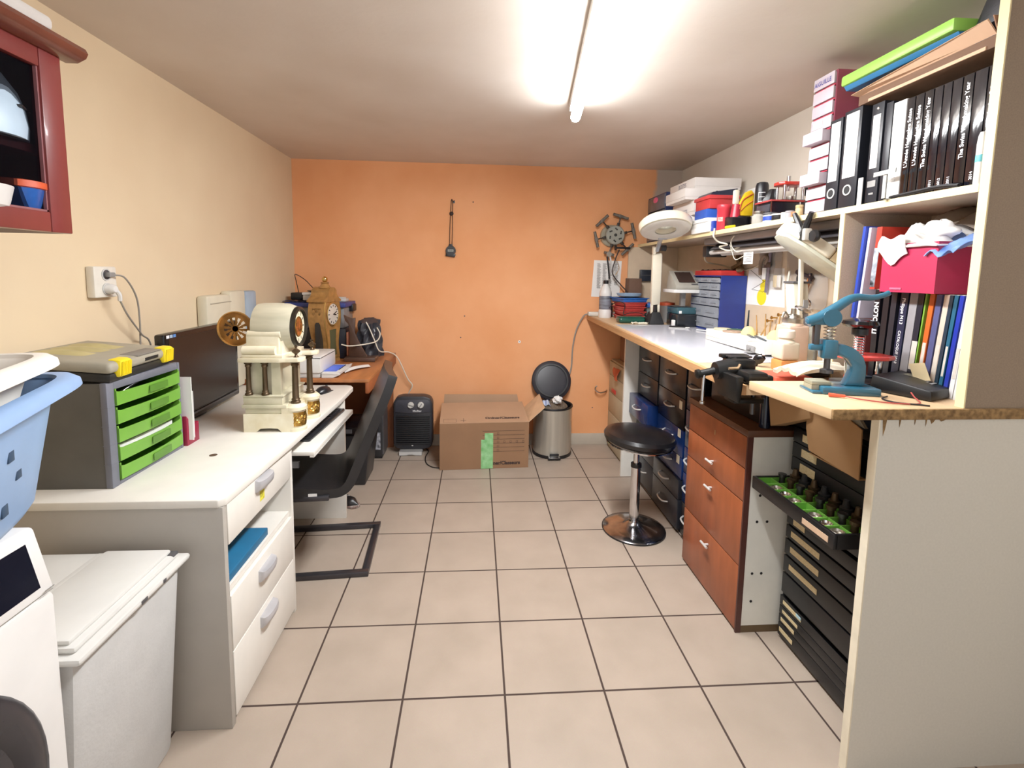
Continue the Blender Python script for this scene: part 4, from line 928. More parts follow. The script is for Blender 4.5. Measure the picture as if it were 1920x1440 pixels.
t = unit('drawer_cabinet', 'beige metal drawer cabinet between the white leg panel and the orange wall', 'drawer cabinet', 1.075, 1.58, 3.15, 3.70, .0, .72, BEI, [(.60, .71, BEI, 0), (.46, .60, BEI, 0), (.30, .46, BEI, 0), (.15, .30, BEI, 0), (.02, .15, BEI, 0)], None, None)
single('red_tag', MB().box(1.068, 1.0745, 3.50, 3.60, .475, .505, .002), RED, 'red tag hanging on the beige drawers', 'tag')
single('orange_rag', MB().grid(lambda u, v: Vector((1.06-.01*math.sin(5*u+4*v), 3.42+.12*u-.03*v, .60+.09*v)), 8, 8, .003), mat('orange_cloth', 'C8603A', .9), 'small orange cloth draped over the beige drawers', 'cloth')
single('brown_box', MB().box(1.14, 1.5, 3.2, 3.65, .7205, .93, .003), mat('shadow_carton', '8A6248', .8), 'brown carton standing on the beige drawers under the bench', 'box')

# ---- red wood drawer cabinet
CHE = mat('cherry_wood', '9F5430', .42, var=.12, scale=6, stretch=(.6, 3, .6), hex2='854626', coat=.1)
CHD = mat('dark_cherry', '4A2620', .45, var=.08)
t = thing('wood_cabinet', 'red-brown wood veneer drawer cabinet with four drawers beside the bar stool', 'drawer cabinet', (1.3, 1.9, 0))
GSIDE = mat('grey_white_side', 'E2E0D6', .6, var=.03)
x0, x1, ya, yb = 1.022, 1.56, 1.662, 2.148
part('top_board', MB().box(x0-.004, x1, ya-.006, yb+.004, .79, .816, .002), mat('brown_top', '5C3A28', .4, var=.1, stretch=(1, 4, 1)), t, 'dark brown top')
s_ = part('side_panel', MB().box(x0+.022, x1, ya, ya+.018, .03, .7898), GSIDE, t, 'grey-white side panel')
part('screw_holes', (lambda m: [m.cyl((x, ya+.0002, z), (x, ya-.0006, z), .0055, seg=10) for x, z in ((1.085, .56), (1.125, .56), (1.08, .455), (1.12, .455), (1.075, .245), (1.112, .245), (1.078, .13))] and m)(MB()), INK, s_)
part('side_panel', MB().box(x0+.022, x1, yb-.018, yb, 0, .7898), CHD, t)
part('edge_frame', MB().box(x0+.019, x0+.0218, ya, yb, 0, .7898).box(x0, x0+.0218, ya-.001, ya+.006, .0, .7898), CHD, t, 'dark edge')
part('plinth', MB().box(x0+.022, x1, ya, yb-.02, 0, .0298), mat('wood_plinth', '5E4A30', .6), t)
for a, b in ((.665, .786), (.535, .66), (.275, .53), (.012, .27)):
    d = part('drawer', MB().box(x0, x0+.0185, ya+.007, yb-.002, a, b, .0015), CHE, t)
    zc = b-.05 if b-a > .2 else (a+b)/2
    if b < .7: part('handle', MB().cyl((x0-.0005, 1.905, zc), (x0-.018, 1.905, zc), .0045).cyl((x0-.02, 1.878, zc), (x0-.02, 1.932, zc), .005), SILV, d, 'small chrome handle')
    else: part('keyhole', MB().box(x0-.001, x0-.0002, 1.90, 1.906, zc-.01, zc+.01), mat('keyhole_brass', '9C7A55', .4), d)

# ---- black box and carton standing on the wood cabinet, behind the vise
single('black_toolbox', MB().box(1.10, 1.46, 1.715, 2.11, .8165, .985, .01), mat('toolbox_black', '131316', .3, var=.05), 'black metal box on the red wood cabinet beneath the vise', 'box')
t = thing('endpiece', 'dark blue glossy canister added for the sheen at the right end of the black box', 'endpiece', (1.07, 1.655, .8165))  # added cylinder imitating the sheen on the black box's right end
part('endpiece_body', MB().lathe([(.018, .0008), (.02, .003), (.02, .14), (.016, .15), (.016, .16), (0, .16)], (1.10, 1.69, .8165), seg=20), mat('dark_blue_gloss', '10162A', .15), t)
single('cardboard_box', MB().hexa([(1.13, 1.49, .915), (1.165, 1.49, .915), (1.165, 1.655, .835), (1.10, 1.655, .835)], [(1.11, 1.49, .985), (1.165, 1.49, .985), (1.165, 1.655, .985), (1.08, 1.655, .985)], .002), CARD, 'small brown carton wedged under the bench between the red wood cabinet and black cabinets', 'box')

# ---- black watchmaker cabinets
BC_ = mat('matt_black', '0C0C10', .4, var=.05, scale=20)
t = thing('tool_cabinet', 'tall black small-drawer cabinet with paper strips and an open tray of cutters', 'drawer cabinet', (1.37, 1.42, .19), 0)
X0 = 1.17; yA, yB = 1.222, 1.625
part('carcass', MB().box(X0+.012, 1.58, yA, yA+.012, .19, .90).box(X0+.012, 1.58, yB-.012, yB, .19, .90).box(X0+.012, 1.58, yA+.012, yB-.012, .888, .90).box(X0+.012, 1.58, yA+.012, yB-.012, .19, .2).box(1.57, 1.58, yA+.012, yB-.012, .2, .888), BC_, t)
LBL = mat('aged_label', 'D8C7A0', .6, hex2='BFA878', scale=120, stretch=(1, 1, 4))
def drw(t, a, b, lab, xf=X0, ya_=yA, yb_=yB, split=True):
    d = part('drawer', MB().box(xf, xf+.0115, ya_+.003, yb_-.003, a+.0015, b-.0015, .001), BC_, t)
    if lab:
        y_, w_, h_ = lab
        part('label_strip', MB().box(xf-.0014, xf-.0002, y_-w_, y_, (a+b)/2-h_/2, (a+b)/2+h_/2), LBL, d, 'cream label strip')
    return d
for a, b, l in ((.79, .845, (1.572, .07, .026)), (.735, .79, (1.572, .075, .028)), (.68, .735, (1.575, .075, .03)), (.535, .60, None), (.475, .525, (1.585, .06, .03)), (.42, .47, (1.592, .145, .022)), (.355, .415, (1.59, .145, .022)), (.285, .35, (1.59, .145, .02)), (.20, .28, None), (.85, .888, None)):
    drw(t, a, b, l)
zt = .656; xt = 1.026
d = part('open_tray', MB().box(xt, xt+.012, yA, yB, zt-.045, zt, .002).box(xt+.012, 1.5, yA, yA+.008, zt-.045, zt).box(xt+.012, 1.5, yB-.008, yB, zt-.045, zt).box(xt+.012, 1.5, yA+.008, yB-.008, zt-.045, zt-.041), BC_, t, 'open shallow drawer')
part('label_strip', MB().box(xt-.0014, xt-.0002, yA+.02, yA+.13, zt-.034, zt-.016), mat('pink_label', 'C9A98C', .6), d, 'pale label strip')
GRL = mat('lime_insert', '6FB043', .5, var=.06)
m = MB().box(xt+.013, 1.165, yA+.009, yB-.009, zt-.0405, zt-.036)
for k in range(9):
    y = yA+.009+k*(yB-yA-.021)/8; m.box(xt+.013, 1.165, y, y+.003, zt-.036, zt-.004)
for x in (xt+.013, xt+.063, xt+.113, 1.163): m.box(x, x+.003, yA+.009, yB-.009, zt-.036, zt-.004)
part('green_insert', m, GRL, d, 'lime green compartment insert')
random.seed(11)
kinds = [('steel_cup', STEEL), ('lens', GLASS), ('collet', DSTEEL), ('brass_cutter', BRASS)]
spots = [('round steel glass press die', 'lens ring')]
names_ = ['nearest', 'second nearest', 'third nearest', 'fourth from the near end', 'fifth from the near end', 'sixth from the near end', 'second farthest', 'farthest']
k = 0
cw = (yB-yA-.021)/8
for r, (xx, row) in enumerate(((xt+.039, 'front row'), (xt+.09, 'middle row'), (xt+.14, 'back row'))):
    for c in range(8):
        y = yA+.009+cw*(c+.5); zb = zt-.0358
        if r == 0 and c in (3, 7): continue
        q = (r, c % 3)
        if r == 0:
            mm = MB().lathe([(.019, 0), (.021, .003), (.021, .027), (.017, .029), (.014, .022), (0, .02)], (xx, y, zb), seg=20); ma = CHROME if c % 2 else STEEL; nm, lb = 'press_die', 'silver round press die'
        elif r == 1:
            mm = MB().lathe([(.017, 0), (.017, .02), (.01, .024), (.01, .045), (.014, .047), (.014, .058), (0, .06)], (xx, y, zb), seg=16); ma = DSTEEL if c % 2 else BRONZE; nm, lb = 'cutter', 'dark stemmed steel cutter'
        else:
            mm = MB().lathe([(.016, 0), (.018, .035), (.018, .05), (.012, .052), (.008, .075), (0, .076)], (xx, y, zb), seg=16); ma = BRONZE if c % 2 else BLKM; nm, lb = 'cutter', 'bronze knobbed cutter'
        single(nm, mm, ma, '%s in the open green tray, %s, %s' % (lb, row, names_[c]), nm.replace('_', ' '), 'small tools in the open green tray')
t = thing('tool_cabinet', 'low black small-drawer cabinet on the floor below the taller black one', 'drawer cabinet', (1.37, 1.41, 0), 0)
part('carcass', MB().box(1.192, 1.58, 1.19, 1.202, 0, .187).box(1.192, 1.58, 1.63, 1.642, 0, .187).box(1.192, 1.58, 1.202, 1.63, .176, .187).box(1.192, 1.58, 1.202, 1.63, 0, .01).box(1.57, 1.58, 1.202, 1.63, .01, .176), BC_, t)
for a, b, l in ((.135, .176, (1.62, .1, .014)), (.10, .135, (1.62, .085, .012)), (.066, .10, (1.625, .075, .014)), (.012, .066, (1.63, .075, .016))):
    drw(t, a, b, l, 1.18, 1.19, 1.642)
part('blue_tab', MB().box(1.1772, 1.1788, 1.52, 1.545, .155, .165), mat('pale_blue_tab', 'A8CBD6', .5), t)

t = thing('cardboard_tray', 'brown cardboard tray hanging under the bench in front of the black cabinet', 'box', (1.2, 1.4, .79))
part('front', MB().prism([(1.285, .788), (1.50, .80), (1.52, .87), (1.525, .982), (1.43, .985), (1.29, .942)], 'yz', 1.14, 1.144), CARD, t)
part('side', MB().hexa([(1.144, 1.5, .80), (1.165, 1.5, .80), (1.165, 1.504, .80), (1.144, 1.504, .80)], [(1.144, 1.52, .98), (1.165, 1.52, .98), (1.165, 1.524, .98), (1.144, 1.524, .98)]).box(1.144, 1.165, 1.285, 1.5, .788, .792), CARD, t)
single('grey_wedge', MB().prism([(1.29, .945), (1.40, .955), (1.43, 1.01), (1.36, 1.01)], 'yz', 1.15, 1.16), mat('metal_wedge', '8E8A80', .4), 'grey metal bracket under the raised bench end above the carton', 'bracket')

# ---- bar stool
t = thing('bar_stool', 'black round bar stool with a chrome pedestal base on the tile floor', 'stool', (.874, 2.43, 0))
part('base', MB().lathe([(.166, .001), (.168, .006), (.160, .012), (.12, .02), (.06, .032), (.032, .05), (.028, .06), (0, .06)], (.874, 2.43, 0), seg=56), mat('worn_chrome', 'BDBCC0', .16, 1, var=.25, scale=10), t)
part('base_rim', MB().ring((.874, 2.43, .001), (0, 0, 1), .166, .171, .006, 56), BLACK, t)
part('lower_column', MB().cyl((.874, 2.43, .06), (.874, 2.43, .36), .0255, seg=24), CHROME, t)
part('collar', MB().cyl((.874, 2.43, .355), (.874, 2.43, .375), .0285, seg=24), BLACK, t)
part('upper_column', MB().cyl((.874, 2.43, .375), (.874, 2.43, .47), .0155, seg=20), CHROME, t)
part('lever', MB().tube([(.874, 2.43, .425), (.93, 2.42, .42), (.965, 2.415, .425)], .005), CHROME, t)
sm = MB().lathe([(0, .0), (.12, .0), (.165, .008), (.188, .025), (.192, .045), (.182, .062), (.15, .074), (.08, .082), (0, .084)], (0, 0, 0), seg=56)
sm.bm.transform(Matrix.Translation((.892, 2.455, .472)) @ Matrix.Rotation(math.radians(4), 4, 'Y'))
part('seat', sm, mat('stool_black', '161517', .28, var=.1), t)
rg = MB().ring((0, 0, 0), (0, 0, 1), .168, .178, .006, 48); rg.bm.transform(Matrix.Translation((.892, 2.455, .474)) @ Matrix.Rotation(math.radians(4), 4, 'Y'))
part('seat_trim', rg, CHROME, t, 'chrome ring under the seat')

# ================================================================== THINGS ON THE BENCH
# white mat
single('work_mat', MB().hexa([(.905, 1.865, BZ(1.865)+.0005), (1.44, 1.865, BZ(1.865)+.0005), (1.44, 3.12, BZ(3.12)+.0005), (.935, 3.12, BZ(3.12)+.0005)], [(.905, 1.865, BZ(1.865)+.003), (1.44, 1.865, BZ(1.865)+.003), (1.44, 3.12, BZ(3.12)+.003), (.935, 3.12, BZ(3.12)+.003)]), mat('glossy_white_sheet', 'CFCFD8', .12, var=.01), 'large glossy white work mat on the bench', 'mat')
zb = BZ(3.5)+.0005
t = thing('bottle', 'white plastic bottle with black cap and dark label by the orange wall', 'bottle', (.985, 3.57, zb))
part('body', MB(True).lathe([(.046, 0), (.048, .004), (.048, .055), (.045, .06), (.045, .17), (.047, .178), (.044, .2), (.03, .235), (.019, .25), (.018, .262), (0, .262)], seg=28), WPLA, t)
part('cap', MB(True).lathe([(.019, .258), (.02, .26), (.02, .283), (.017, .286), (0, .286)], seg=20), BLACK, t)
part('label', MB(True).lathe([(.0455, .066), (.0465, .068), (.0465, .165), (.0455, .167)], seg=28, cap=False), mat('bottle_label', '8E93A0', .5, hex2='2E2F36', scale=22, stretch=(.3, .3, 2)), t, 'grey and black label')
t = thing('power_strip', 'white power strip at the far end of the bench', 'power strip', (1.0, 3.68, zb))
part('body', MB().box(.88, 1.16, 3.655, 3.71, BZ(3.7)+.0005, BZ(3.7)+.032, .006), mat('strip_white', 'D9D4C9', .45), t)
part('cord', MB().tube(spline([(.885, 3.68, BZ(3.7)+.016), (.85, 3.70, 1.06), (.80, 3.715, .95), (.775, 3.722, .80), (.77, 3.724, .65), (.745, 3.72, .55)]), .006), CABLEG, t)
random.seed(2)
# red trays with blue one
tr = mat('translucent_red', 'CF4A45', .35, trans=.12); tb_ = mat('tray_blue', '2F6BC0', .35)
def tray(name, lab, cx, cy, z, mt, L, W, H, grp, rz):
    m = MB(True).lathe([(L*.88, 0), (L, H), (L*.97, H), (L*.85, .004), (0, .004)], seg=4)
    m = MB(True).hexa([(-L*.9, -W*.9, 0), (L*.9, -W*.9, 0), (L*.9, W*.9, 0), (-L*.9, W*.9, 0)], [(-L, -W, H), (L, -W, H), (L, W, H), (-L, W, H)], .004)
    m.box(-L-.006, L+.006, -W-.006, W+.006, H-.006, H, .002)
    m.bm.transform(Matrix.Translation((cx, cy, z)) @ rotz(rz))
    return single(name, m, mt, lab, 'tray', grp)
zz = zb+.001
for k, (mt, lab) in enumerate(((tr, 'red plastic tray at the bottom of the stack beside the white bottle'), (tr, 'red plastic tray second from the bottom of the stack'), (tr, 'red plastic tray third from the bottom of the stack'), (tr, 'red plastic tray just below the blue one'), (tb_, 'blue plastic tray on top of the red tray stack'))):
    tray('stacking_tray', lab, 1.13+.006*(k % 2), 3.45, zz, mt, .085 if k < 4 else .1, .1, .032, 'stacking trays on the bench', .05*k); zz += .0325
single('lens_dish', MB().lathe([(.05, 0), (.085, .01), (.095, .03), (.09, .03), (.08, .013), (0, .006)], (1.13, 3.45, zz+.0005), seg=32, sy=.7), mat('clear_blue', 'AFC6DD', .1, trans=.5), 'clear blue shallow dish on the tray stack', 'dish')
single('storage_box', MB().box(1.26, 1.40, 3.42, 3.56, zb+.001, zb+.09, .006), mat('clear_grey_box', '8E9694', .2, trans=.3), 'clear grey storage box behind the lamp base', 'box')
single('blue_tray', MB().box(1.25, 1.42, 3.40, 3.58, zb+.0915, zb+.125, .006), tb_, 'blue lid on the clear box behind the lamp base', 'lid')
t = thing('round_container', 'round container with red lid and grey side behind the lamp arm', 'container', (1.36, 3.30, BZ(3.3)))
part('body', MB().lathe([(.05, .0008), (.055, .12), (0, .12)], (1.36, 3.31, BZ(3.3)), seg=24), GREY, t)
part('lid', MB().lathe([(.057, .1202), (.057, .14), (0, .15)], (1.36, 3.31, BZ(3.3)), seg=24), mat('orange_red', 'C7512F', .4), t)
single('brown_box', MB().box(1.17, 1.27, 3.585, 3.68, BZ(3.7)+.0008, 1.365, .003), mat('brown_board', '6A4E3E', .8), 'tall brown box standing at the far end of the bench', 'box')
t = thing('green_pad', 'dark green rounded pad on the far end of the bench', 'pad', (1.075, 3.24, BZ(3.24)))
part('pad_body', MB().box(.985, 1.17, 3.19, 3.29, BZ(3.3)+.0006, BZ(3.3)+.04, .016, seg=3), mat('dark_green_gloss', '14493C', .2), t)
part('rim', MB().box(.99, 1.165, 3.195, 3.285, BZ(3.3)+.0402, BZ(3.3)+.043, .001), mat('green_rim', '1E6552', .25), t)
random.seed(8)
single('cotton_bits', MB().grid(lambda u, v: Vector((1.06+.17*u, 3.145+.04*v, BZ(3.15)+.004+.012*abs(math.sin(11*u+3*v))*abs(math.sin(7*v+5*u+1)))), 22, 6, .002), mat('cream_cotton', 'E8DFC8', .9), 'scattered cream cotton bits in front of the green pad', 'cotton', kind='stuff')
single('cable', MB().tube(spline([(1.005, 3.52, zb+.08), (1.02, 3.40, zb+.13), (1.06, 3.325, zb+.12), (1.045, 3.30, zb+.05), (1.10, 3.305, zb+.06), (1.18, 3.31, zb+.055), (1.22, 3.28, zb+.01)]), .003), CABLEB, 'thin black cable looping before the red trays', 'cable')
single('power_adapter', MB().box(1.02, 1.055, 3.60, 3.635, zb+.002, zb+.11, .004), BLACK, 'black power adapter between bottle and red trays', 'adapter')

# magnifier lamp
t = thing('magnifier_lamp', 'white ring magnifier lamp on a slim white arm standing on the bench', 'lamp', (1.222, 3.17, BZ(3.17)))
bz = BZ(3.17)
part('base', MB().hexa([(1.17, 3.12, bz+.004), (1.275, 3.12, bz+.004), (1.275, 3.24, bz+.004), (1.17, 3.24, bz+.004)], [(1.195, 3.14, bz+.085), (1.25, 3.14, bz+.085), (1.25, 3.22, bz+.085), (1.195, 3.22, bz+.085)], .005), BLKM, t)
j0 = Vector((1.222, 3.17, bz+.075)); j1 = Vector((1.153, 3.0, 1.575))
part('base_hinge', MB().box(-.012, .012, -.016, .016, 0, .07, .004, m=Matrix.Translation(j0)), BLACK, t)
dv = (j1-j0); rotm = Vector((0, 0, 1)).rotation_difference(dv.normalized()).to_matrix().to_4x4()
part('arm', MB().box(-.03, -.016, -.013, .013, .0, .07, .004, m=Matrix.Translation(j0) @ rotm).box(.016, .03, -.013, .013, .0, .07, .004, m=Matrix.Translation(j0) @ rotm).box(-.03, .03, -.013, .013, .07, dv.length-.05, .004, m=Matrix.Translation(j0) @ rotm).box(-.03, -.01, -.013, .013, dv.length-.05, dv.length, .004, m=Matrix.Translation(j0) @ rotm), CREAM, t)
part('arm_channel', MB().box(.022, .034, -.006, .006, .1, dv.length-.06, .002, m=Matrix.Translation(j0) @ rotm), LGREY, t)
part('bracket', MB().tube([j1+Vector((0, 0, -.03)), j1+Vector((.0, -.04, .03)), j1+Vector((-.01, -.10, .06))], .014, 6).box(-.028, .028, -.012, .02, -.01, .04, .003, m=Matrix.Translation(j1+Vector((-.012, -.11, .045)))), CLEAR, t)
part('knob', MB().cyl(j1+Vector((.02, 0, -.01)), j1+Vector((.055, 0, -.01)), .018, .02), BLACK, t)
hc = Vector((1.118, 2.80, 1.688)); hn = Vector((.02, .34, .94)).normalized()
h = part('head', MB().lathe([(.058, -.012), (.058, -.028), (.12, -.034), (.146, -.026), (.153, -.006), (.152, .012), (.14, .026), (.1, .03), (.058, .024), (.058, -.012)], hc, hn, 56, cap=False), CREAM, t, 'cream ring head')
part('diffuser', MB().lathe([(.06, -.0335), (.06, -.036), (.12, -.041), (.142, -.033)], hc, hn, 56, cap=False), mat('diffuser_white', 'CFCAC0', .5, var=.02), h)
part('lens', MB().lathe([(0, -.014), (.04, -.010), (.0575, -.002), (.04, .008), (0, .012)], hc, hn, 36), GLASS, h)
single('cable', MB().tube(spline([(1.10, 3.64, 1.585), (1.075, 3.66, 1.50), (1.06, 3.66, 1.40), (1.13, 3.655, 1.31), (1.165, 3.62, 1.26), (1.14, 3.60, 1.20), (1.12, 3.59, 1.10)]), .005), mat('brown_black_cable', '2B1B18', .5), 'dark brown cable snaking down the orange wall beside the lamp', 'cable')
single('plug', MB().cyl((1.08, 3.66, 1.60), (1.19, 3.66, 1.60), .008).cyl((1.07, 3.66, 1.60), (1.08, 3.66, 1.60), .02), BLACK, 'black plug end beside the shelf on the far wall', 'plug')
t = thing('adapter_box', 'black adapter box plugged in behind the lamp arm', 'adapter', (1.33, 3.71, 1.35))
part('body', MB().box(1.29, 1.385, 3.68, 3.714, 1.345, 1.435, .005), mat('adapter_slate', '232B36', .35), t)
part('ridge', MB().box(1.295, 1.38, 3.677, 3.68, 1.388, 1.394), DGREY, t)

# shelving behind: panels on the walls
t0 = thing('shelving_unit', 'raw wood wall shelving above the bench with pale edge strips', 'shelf', (1.45, 2.4, 1.05))
SHX = 1.277; SZ = 1.633
part('back_board', MB().box(XR-.012, XR-.001, 1.16, 3.73, 1.075, 1.611), mat('beige_board', 'D6C0A4', .6, var=.03), t0, 'beige back board')
part('end_board', MB().box(1.20, XR-.0125, 3.716, 3.734, 1.075, 1.611), mat('beige_board', 'D6C0A4'), t0, 'beige end board on the far wall')
s1 = part('shelf_board', MB().box(SHX+.0042, XR-.001, 1.158, 3.735, SZ-.021, SZ), PARTB, t0)
part('edge_band', MB().box(SHX, SHX+.004, 1.158, 3.735, SZ-.021, SZ), EDGEY, s1, 'pale yellow edge')
s2 = part('side_panel', MB().box(SHX+.0042, XR-.001, 1.134, 1.157, ez1+.0004, ZC-.001), mat('shaded_chipboard', '8C7A68', .8, var=.06, scale=260), t0, 'tall side panel with shade in its colour')  # chipboard darkened in its colour for the unlit face
part('edge_band', MB().box(SHX, SHX+.004, 1.133, 1.157, ez1+.0004, ZC-.001), EDGEY, s2, 'pale yellow edge')
s3 = part('divider', MB().box(SHX+.0042, XR-.0125, 1.60, 1.62, BZ(1.61)+.0005, SZ-.0212), PARTB, t0)
part('edge_band', MB().box(SHX, SHX+.004, 1.60, 1.62, BZ(1.61)+.0005, SZ-.0212), EDGEY, s3, 'pale yellow edge')
# ---- blue small-parts cabinet
t = thing('parts_cabinet', 'blue small-parts cabinet with clear drawers on the bench', 'parts cabinet', (1.51, 2.9, BZ(2.9)))
z0 = BZ(2.9)+.004; BL1 = mat('cabinet_blue', '19307E', .35, var=.05)
part('housing', MB().box(1.44, 1.596, 2.715, 2.724, z0, 1.395).box(1.44, 1.596, 3.09, 3.10, z0, 1.395).box(1.44, 1.596, 2.724, 3.09, 1.388, 1.395).box(1.44, 1.596, 2.724, 3.09, z0, z0+.012).box(1.58, 1.596, 2.724, 3.09, z0+.012, 1.388), BL1, t)
zs = [z0+.014, z0+.085, z0+.155, z0+.205, z0+.252, z0+.297, 1.387]
for i in range(6):
    n = 2 if i < 2 else 3
    for k in range(n):
        a = 2.726+k*(.362/n); b = a+.362/n-.004
        part('clear_drawer', MB().box(1.434, 1.436, a, b, zs[i], zs[i+1]-.006, .0).box(1.436, 1.575, a, b, zs[i], zs[i]+.002).box(1.436, 1.575, a, a+.002, zs[i], zs[i+1]-.012).box(1.426, 1.434, a+.2*(b-a), b-.2*(b-a), zs[i]+.4*(zs[i+1]-zs[i]), zs[i]+.5*(zs[i+1]-zs[i])), CLEAR, t)
        part('contents', MB().grid(lambda u, v: Vector((1.44+.12*u, a+.006+(b-a-.012)*v, zs[i]+.006+.018*abs(math.sin(9*u+k)*math.cos(11*v+i)))), 8, 8), mat('sorted_parts', 'B9B6AC', .6, hex2='8B8C90', scale=80), t)['kind'] = 'stuff'
t = thing('red_tray', 'red plastic tray on top of the blue small-parts cabinet', 'tray', (1.52, 2.9, 1.396))
part('tray_body', MB().box(1.45, 1.59, 2.74, 3.08, 1.396, 1.40).box(1.45, 1.453, 2.74, 3.08, 1.40, 1.425).box(1.587, 1.59, 2.74, 3.08, 1.40, 1.425).box(1.453, 1.587, 2.74, 2.743, 1.40, 1.425).box(1.453, 1.587, 3.077, 3.08, 1.40, 1.425), RED, t)
single('small_tools', MB().grid(lambda u, v: Vector((1.47+.1*u, 2.76+.3*v, 1.41+.025*abs(math.sin(7*u+13*v)))), 6, 18), DSTEEL, 'jumble of dark small tools in the red tray', 'tools', kind='stuff', angle=20)
single('brown_hose', MB().tube(spline([(1.55, 2.80, 1.44), (1.57, 2.74, 1.47), (1.58, 2.71, 1.50), (1.575, 2.75, 1.53), (1.58, 2.80, 1.515), (1.575, 2.77, 1.465), (1.56, 2.72, 1.435), (1.54, 2.735, 1.428)]), .014), mat('bronze_hose', '6B5236', .4), 'coiled bronze brown hose hanging above the red tray', 'hose')

# ---- small grey display on a white stand
t = thing('timing_display', 'grey instrument with a dark slanted screen on a small white shelf', 'instrument', (1.365, 3.08, 1.30))
part('body', MB().hexa([(1.285, 2.99, 1.302), (1.45, 2.99, 1.302), (1.45, 3.15, 1.302), (1.285, 3.15, 1.302)], [(1.285, 2.985, 1.325), (1.45, 2.985, 1.325), (1.45, 3.12, 1.425), (1.285, 3.12, 1.425)], .006), mat('instrument_grey', 'A29E93', .5), t)
def scr(x, v, o=.002): return (x, 2.985+.135*v, 1.325+.10*v+o)
part('screen', MB().poly([scr(1.315, .2), scr(1.425, .2), scr(1.425, .88), scr(1.315, .88)]), mat('brown_screen', '3B2E2A', .2), t)
part('buttons', MB().poly([scr(1.39, .06), scr(1.435, .06), scr(1.435, .13), scr(1.39, .13)]), DGREY, t)
t = thing('device_stand', 'small white shelf stand holding the grey instrument', 'stand', (1.365, 3.08, BZ(3.08)))
part('shelf_plate', MB().box(1.27, 1.462, 2.975, 3.17, 1.28, 1.3015, .002), WPLA, t)
part('post', MB().box(1.355, 1.385, 3.06, 3.09, 1.19, 1.2799, .002), GREY, t)
part('lower_block', MB().box(1.30, 1.425, 3.02, 3.16, BZ(3.02)+.165-.03, 1.1899, .003), DGREY, t)
t = thing('tool_organizer', 'dark smoked plastic box with teal upper half beneath the grey instrument', 'box', (1.37, 3.07, BZ(3.07)))
z0 = BZ(3.02)+.0032
part('box_body', MB().box(1.305, 1.436, 2.99, 3.17, z0, z0+.085, .008), mat('smoked_black', '23262A', .15), t)
part('upper_box', MB().box(1.308, 1.433, 3.0, 3.17, z0+.0855, z0+.128, .004), mat('teal_clear', '345660', .2), t)
part('tag', MB().box(1.318, 1.336, 2.9985, 2.9998, z0+.088, z0+.106), PAPER, t)
single('white_eraser', MB().box(1.282, 1.298, 3.0, 3.03, z0, z0+.045, .003), PAPER, 'small white block standing left of the smoked box', 'block')
single('pen_tray', MB().box(1.25, 1.36, 2.955, 2.985, z0, z0+.012, .004), BLACK, 'black slim tray on the far edge of the white mat', 'tray')
single('ruler', MB().box(-.06, .06, -.008, .008, 0, .003).box(.045, .065, -.01, .01, .003, .007), PAPER, 'short white ruler before the smoked box', 'ruler', loc=(0, 0, 0)).matrix_world = Matrix.Translation((1.29, 2.93, z0)) @ rotz(-.15)
single('ruler', MB().box(-.05, .05, -.008, .008, 0, .004), PAPER, 'short white strip at the foot of the blue small-parts cabinet', 'ruler', loc=(0, 0, 0)).matrix_world = Matrix.Translation((1.395, 2.80, z0)) @ rotz(-1.0)

# ---- white tool rack with tools
zt = BZ(2.5)+.0035
t = thing('tool_rack', 'long white wooden tool rack on the white mat', 'rack', (1.37, 2.28, zt))
rx = lambda y: 1.30
part('rack_body', MB().box(1.255, 1.435, 1.98, 2.50, zt, zt+.058, .003), mat('rack_white', 'F0EBDD', .5, var=.015), t)
part('groove', MB().box(1.2546, 1.255, 1.99, 2.49, zt+.02, zt+.0215), mat('shadow_line', 'A9A08C', .7), t)
single('tool_clip', MB().box(1.225, 1.2535, 2.03, 2.09, zt+.001, zt+.004).box(1.243, 1.2535, 2.03, 2.09, zt+.004, zt+.03, .003).box(1.238, 1.243, 2.05, 2.07, zt+.012, zt+.02), GREY, 'small grey clip in front of the white tool rack', 'clip')
for k, (x, y, c, l) in enumerate(((1.32, 2.44, 'D9CDA8', 'cream round pad on the far end of the white tool rack'), (1.36, 2.39, '2F5B49', 'dark green round pad on the white tool rack'), (1.31, 2.33, 'A88D78', 'brown round pad on the white tool rack'))):
    single('polishing_pad', MB().lathe([(.045, 0), (.047, .003), (.045, .007), (0, .008)], (x, y, zt+.0585+.0001*k), seg=28), mat('pad'+c, c, .7), l, 'pad', 'round pads on the white tool rack')
for x, y, l in ((1.33, 2.22, 'yellow pith wood cone holding dark tools on the tool rack'), (1.36, 2.06, 'yellow pith wood cone nearer the camera holding wooden sticks on the tool rack')):
    t = thing('pith_holder', l, 'holder', (x, y, zt+.0585), group='pith cones')
    part('cone', MB(True).lathe([(.033, 0), (.034, .012), (.022, .034), (.008, .042), (0, .042)], seg=20), mat('pith_yellow', 'E8D28E', .85, var=.05, bump=.2), t)
for k in range(6):
    y = 2.12+.022*k; x = 1.41-.006*k
    single('wooden_stick', MB().cyl((x, y, zt+.0586), (x+.01*math.sin(k*2), y-.012+.03*math.sin(k*3), zt+.14+.03*math.cos(k*2.3)), .004, .0022, 8), mat('stick_wood', 'B98C50', .6, var=.2), ['leftmost light wooden stick standing behind the yellow pith cones', 'second wooden stick from the left behind the pith cones', 'third wooden stick from the left behind the pith cones', 'fourth wooden stick from the left behind the pith cones', 'fifth wooden stick from the left behind the pith cones', 'rightmost wooden stick behind the pith cones'][k], 'stick', 'wooden sticks on the tool rack')
t = thing('tweezers', 'dark blue green tweezers standing upright on the tool rack by the blue cabinet', 'tweezers', (1.405, 2.36, zt+.0585))
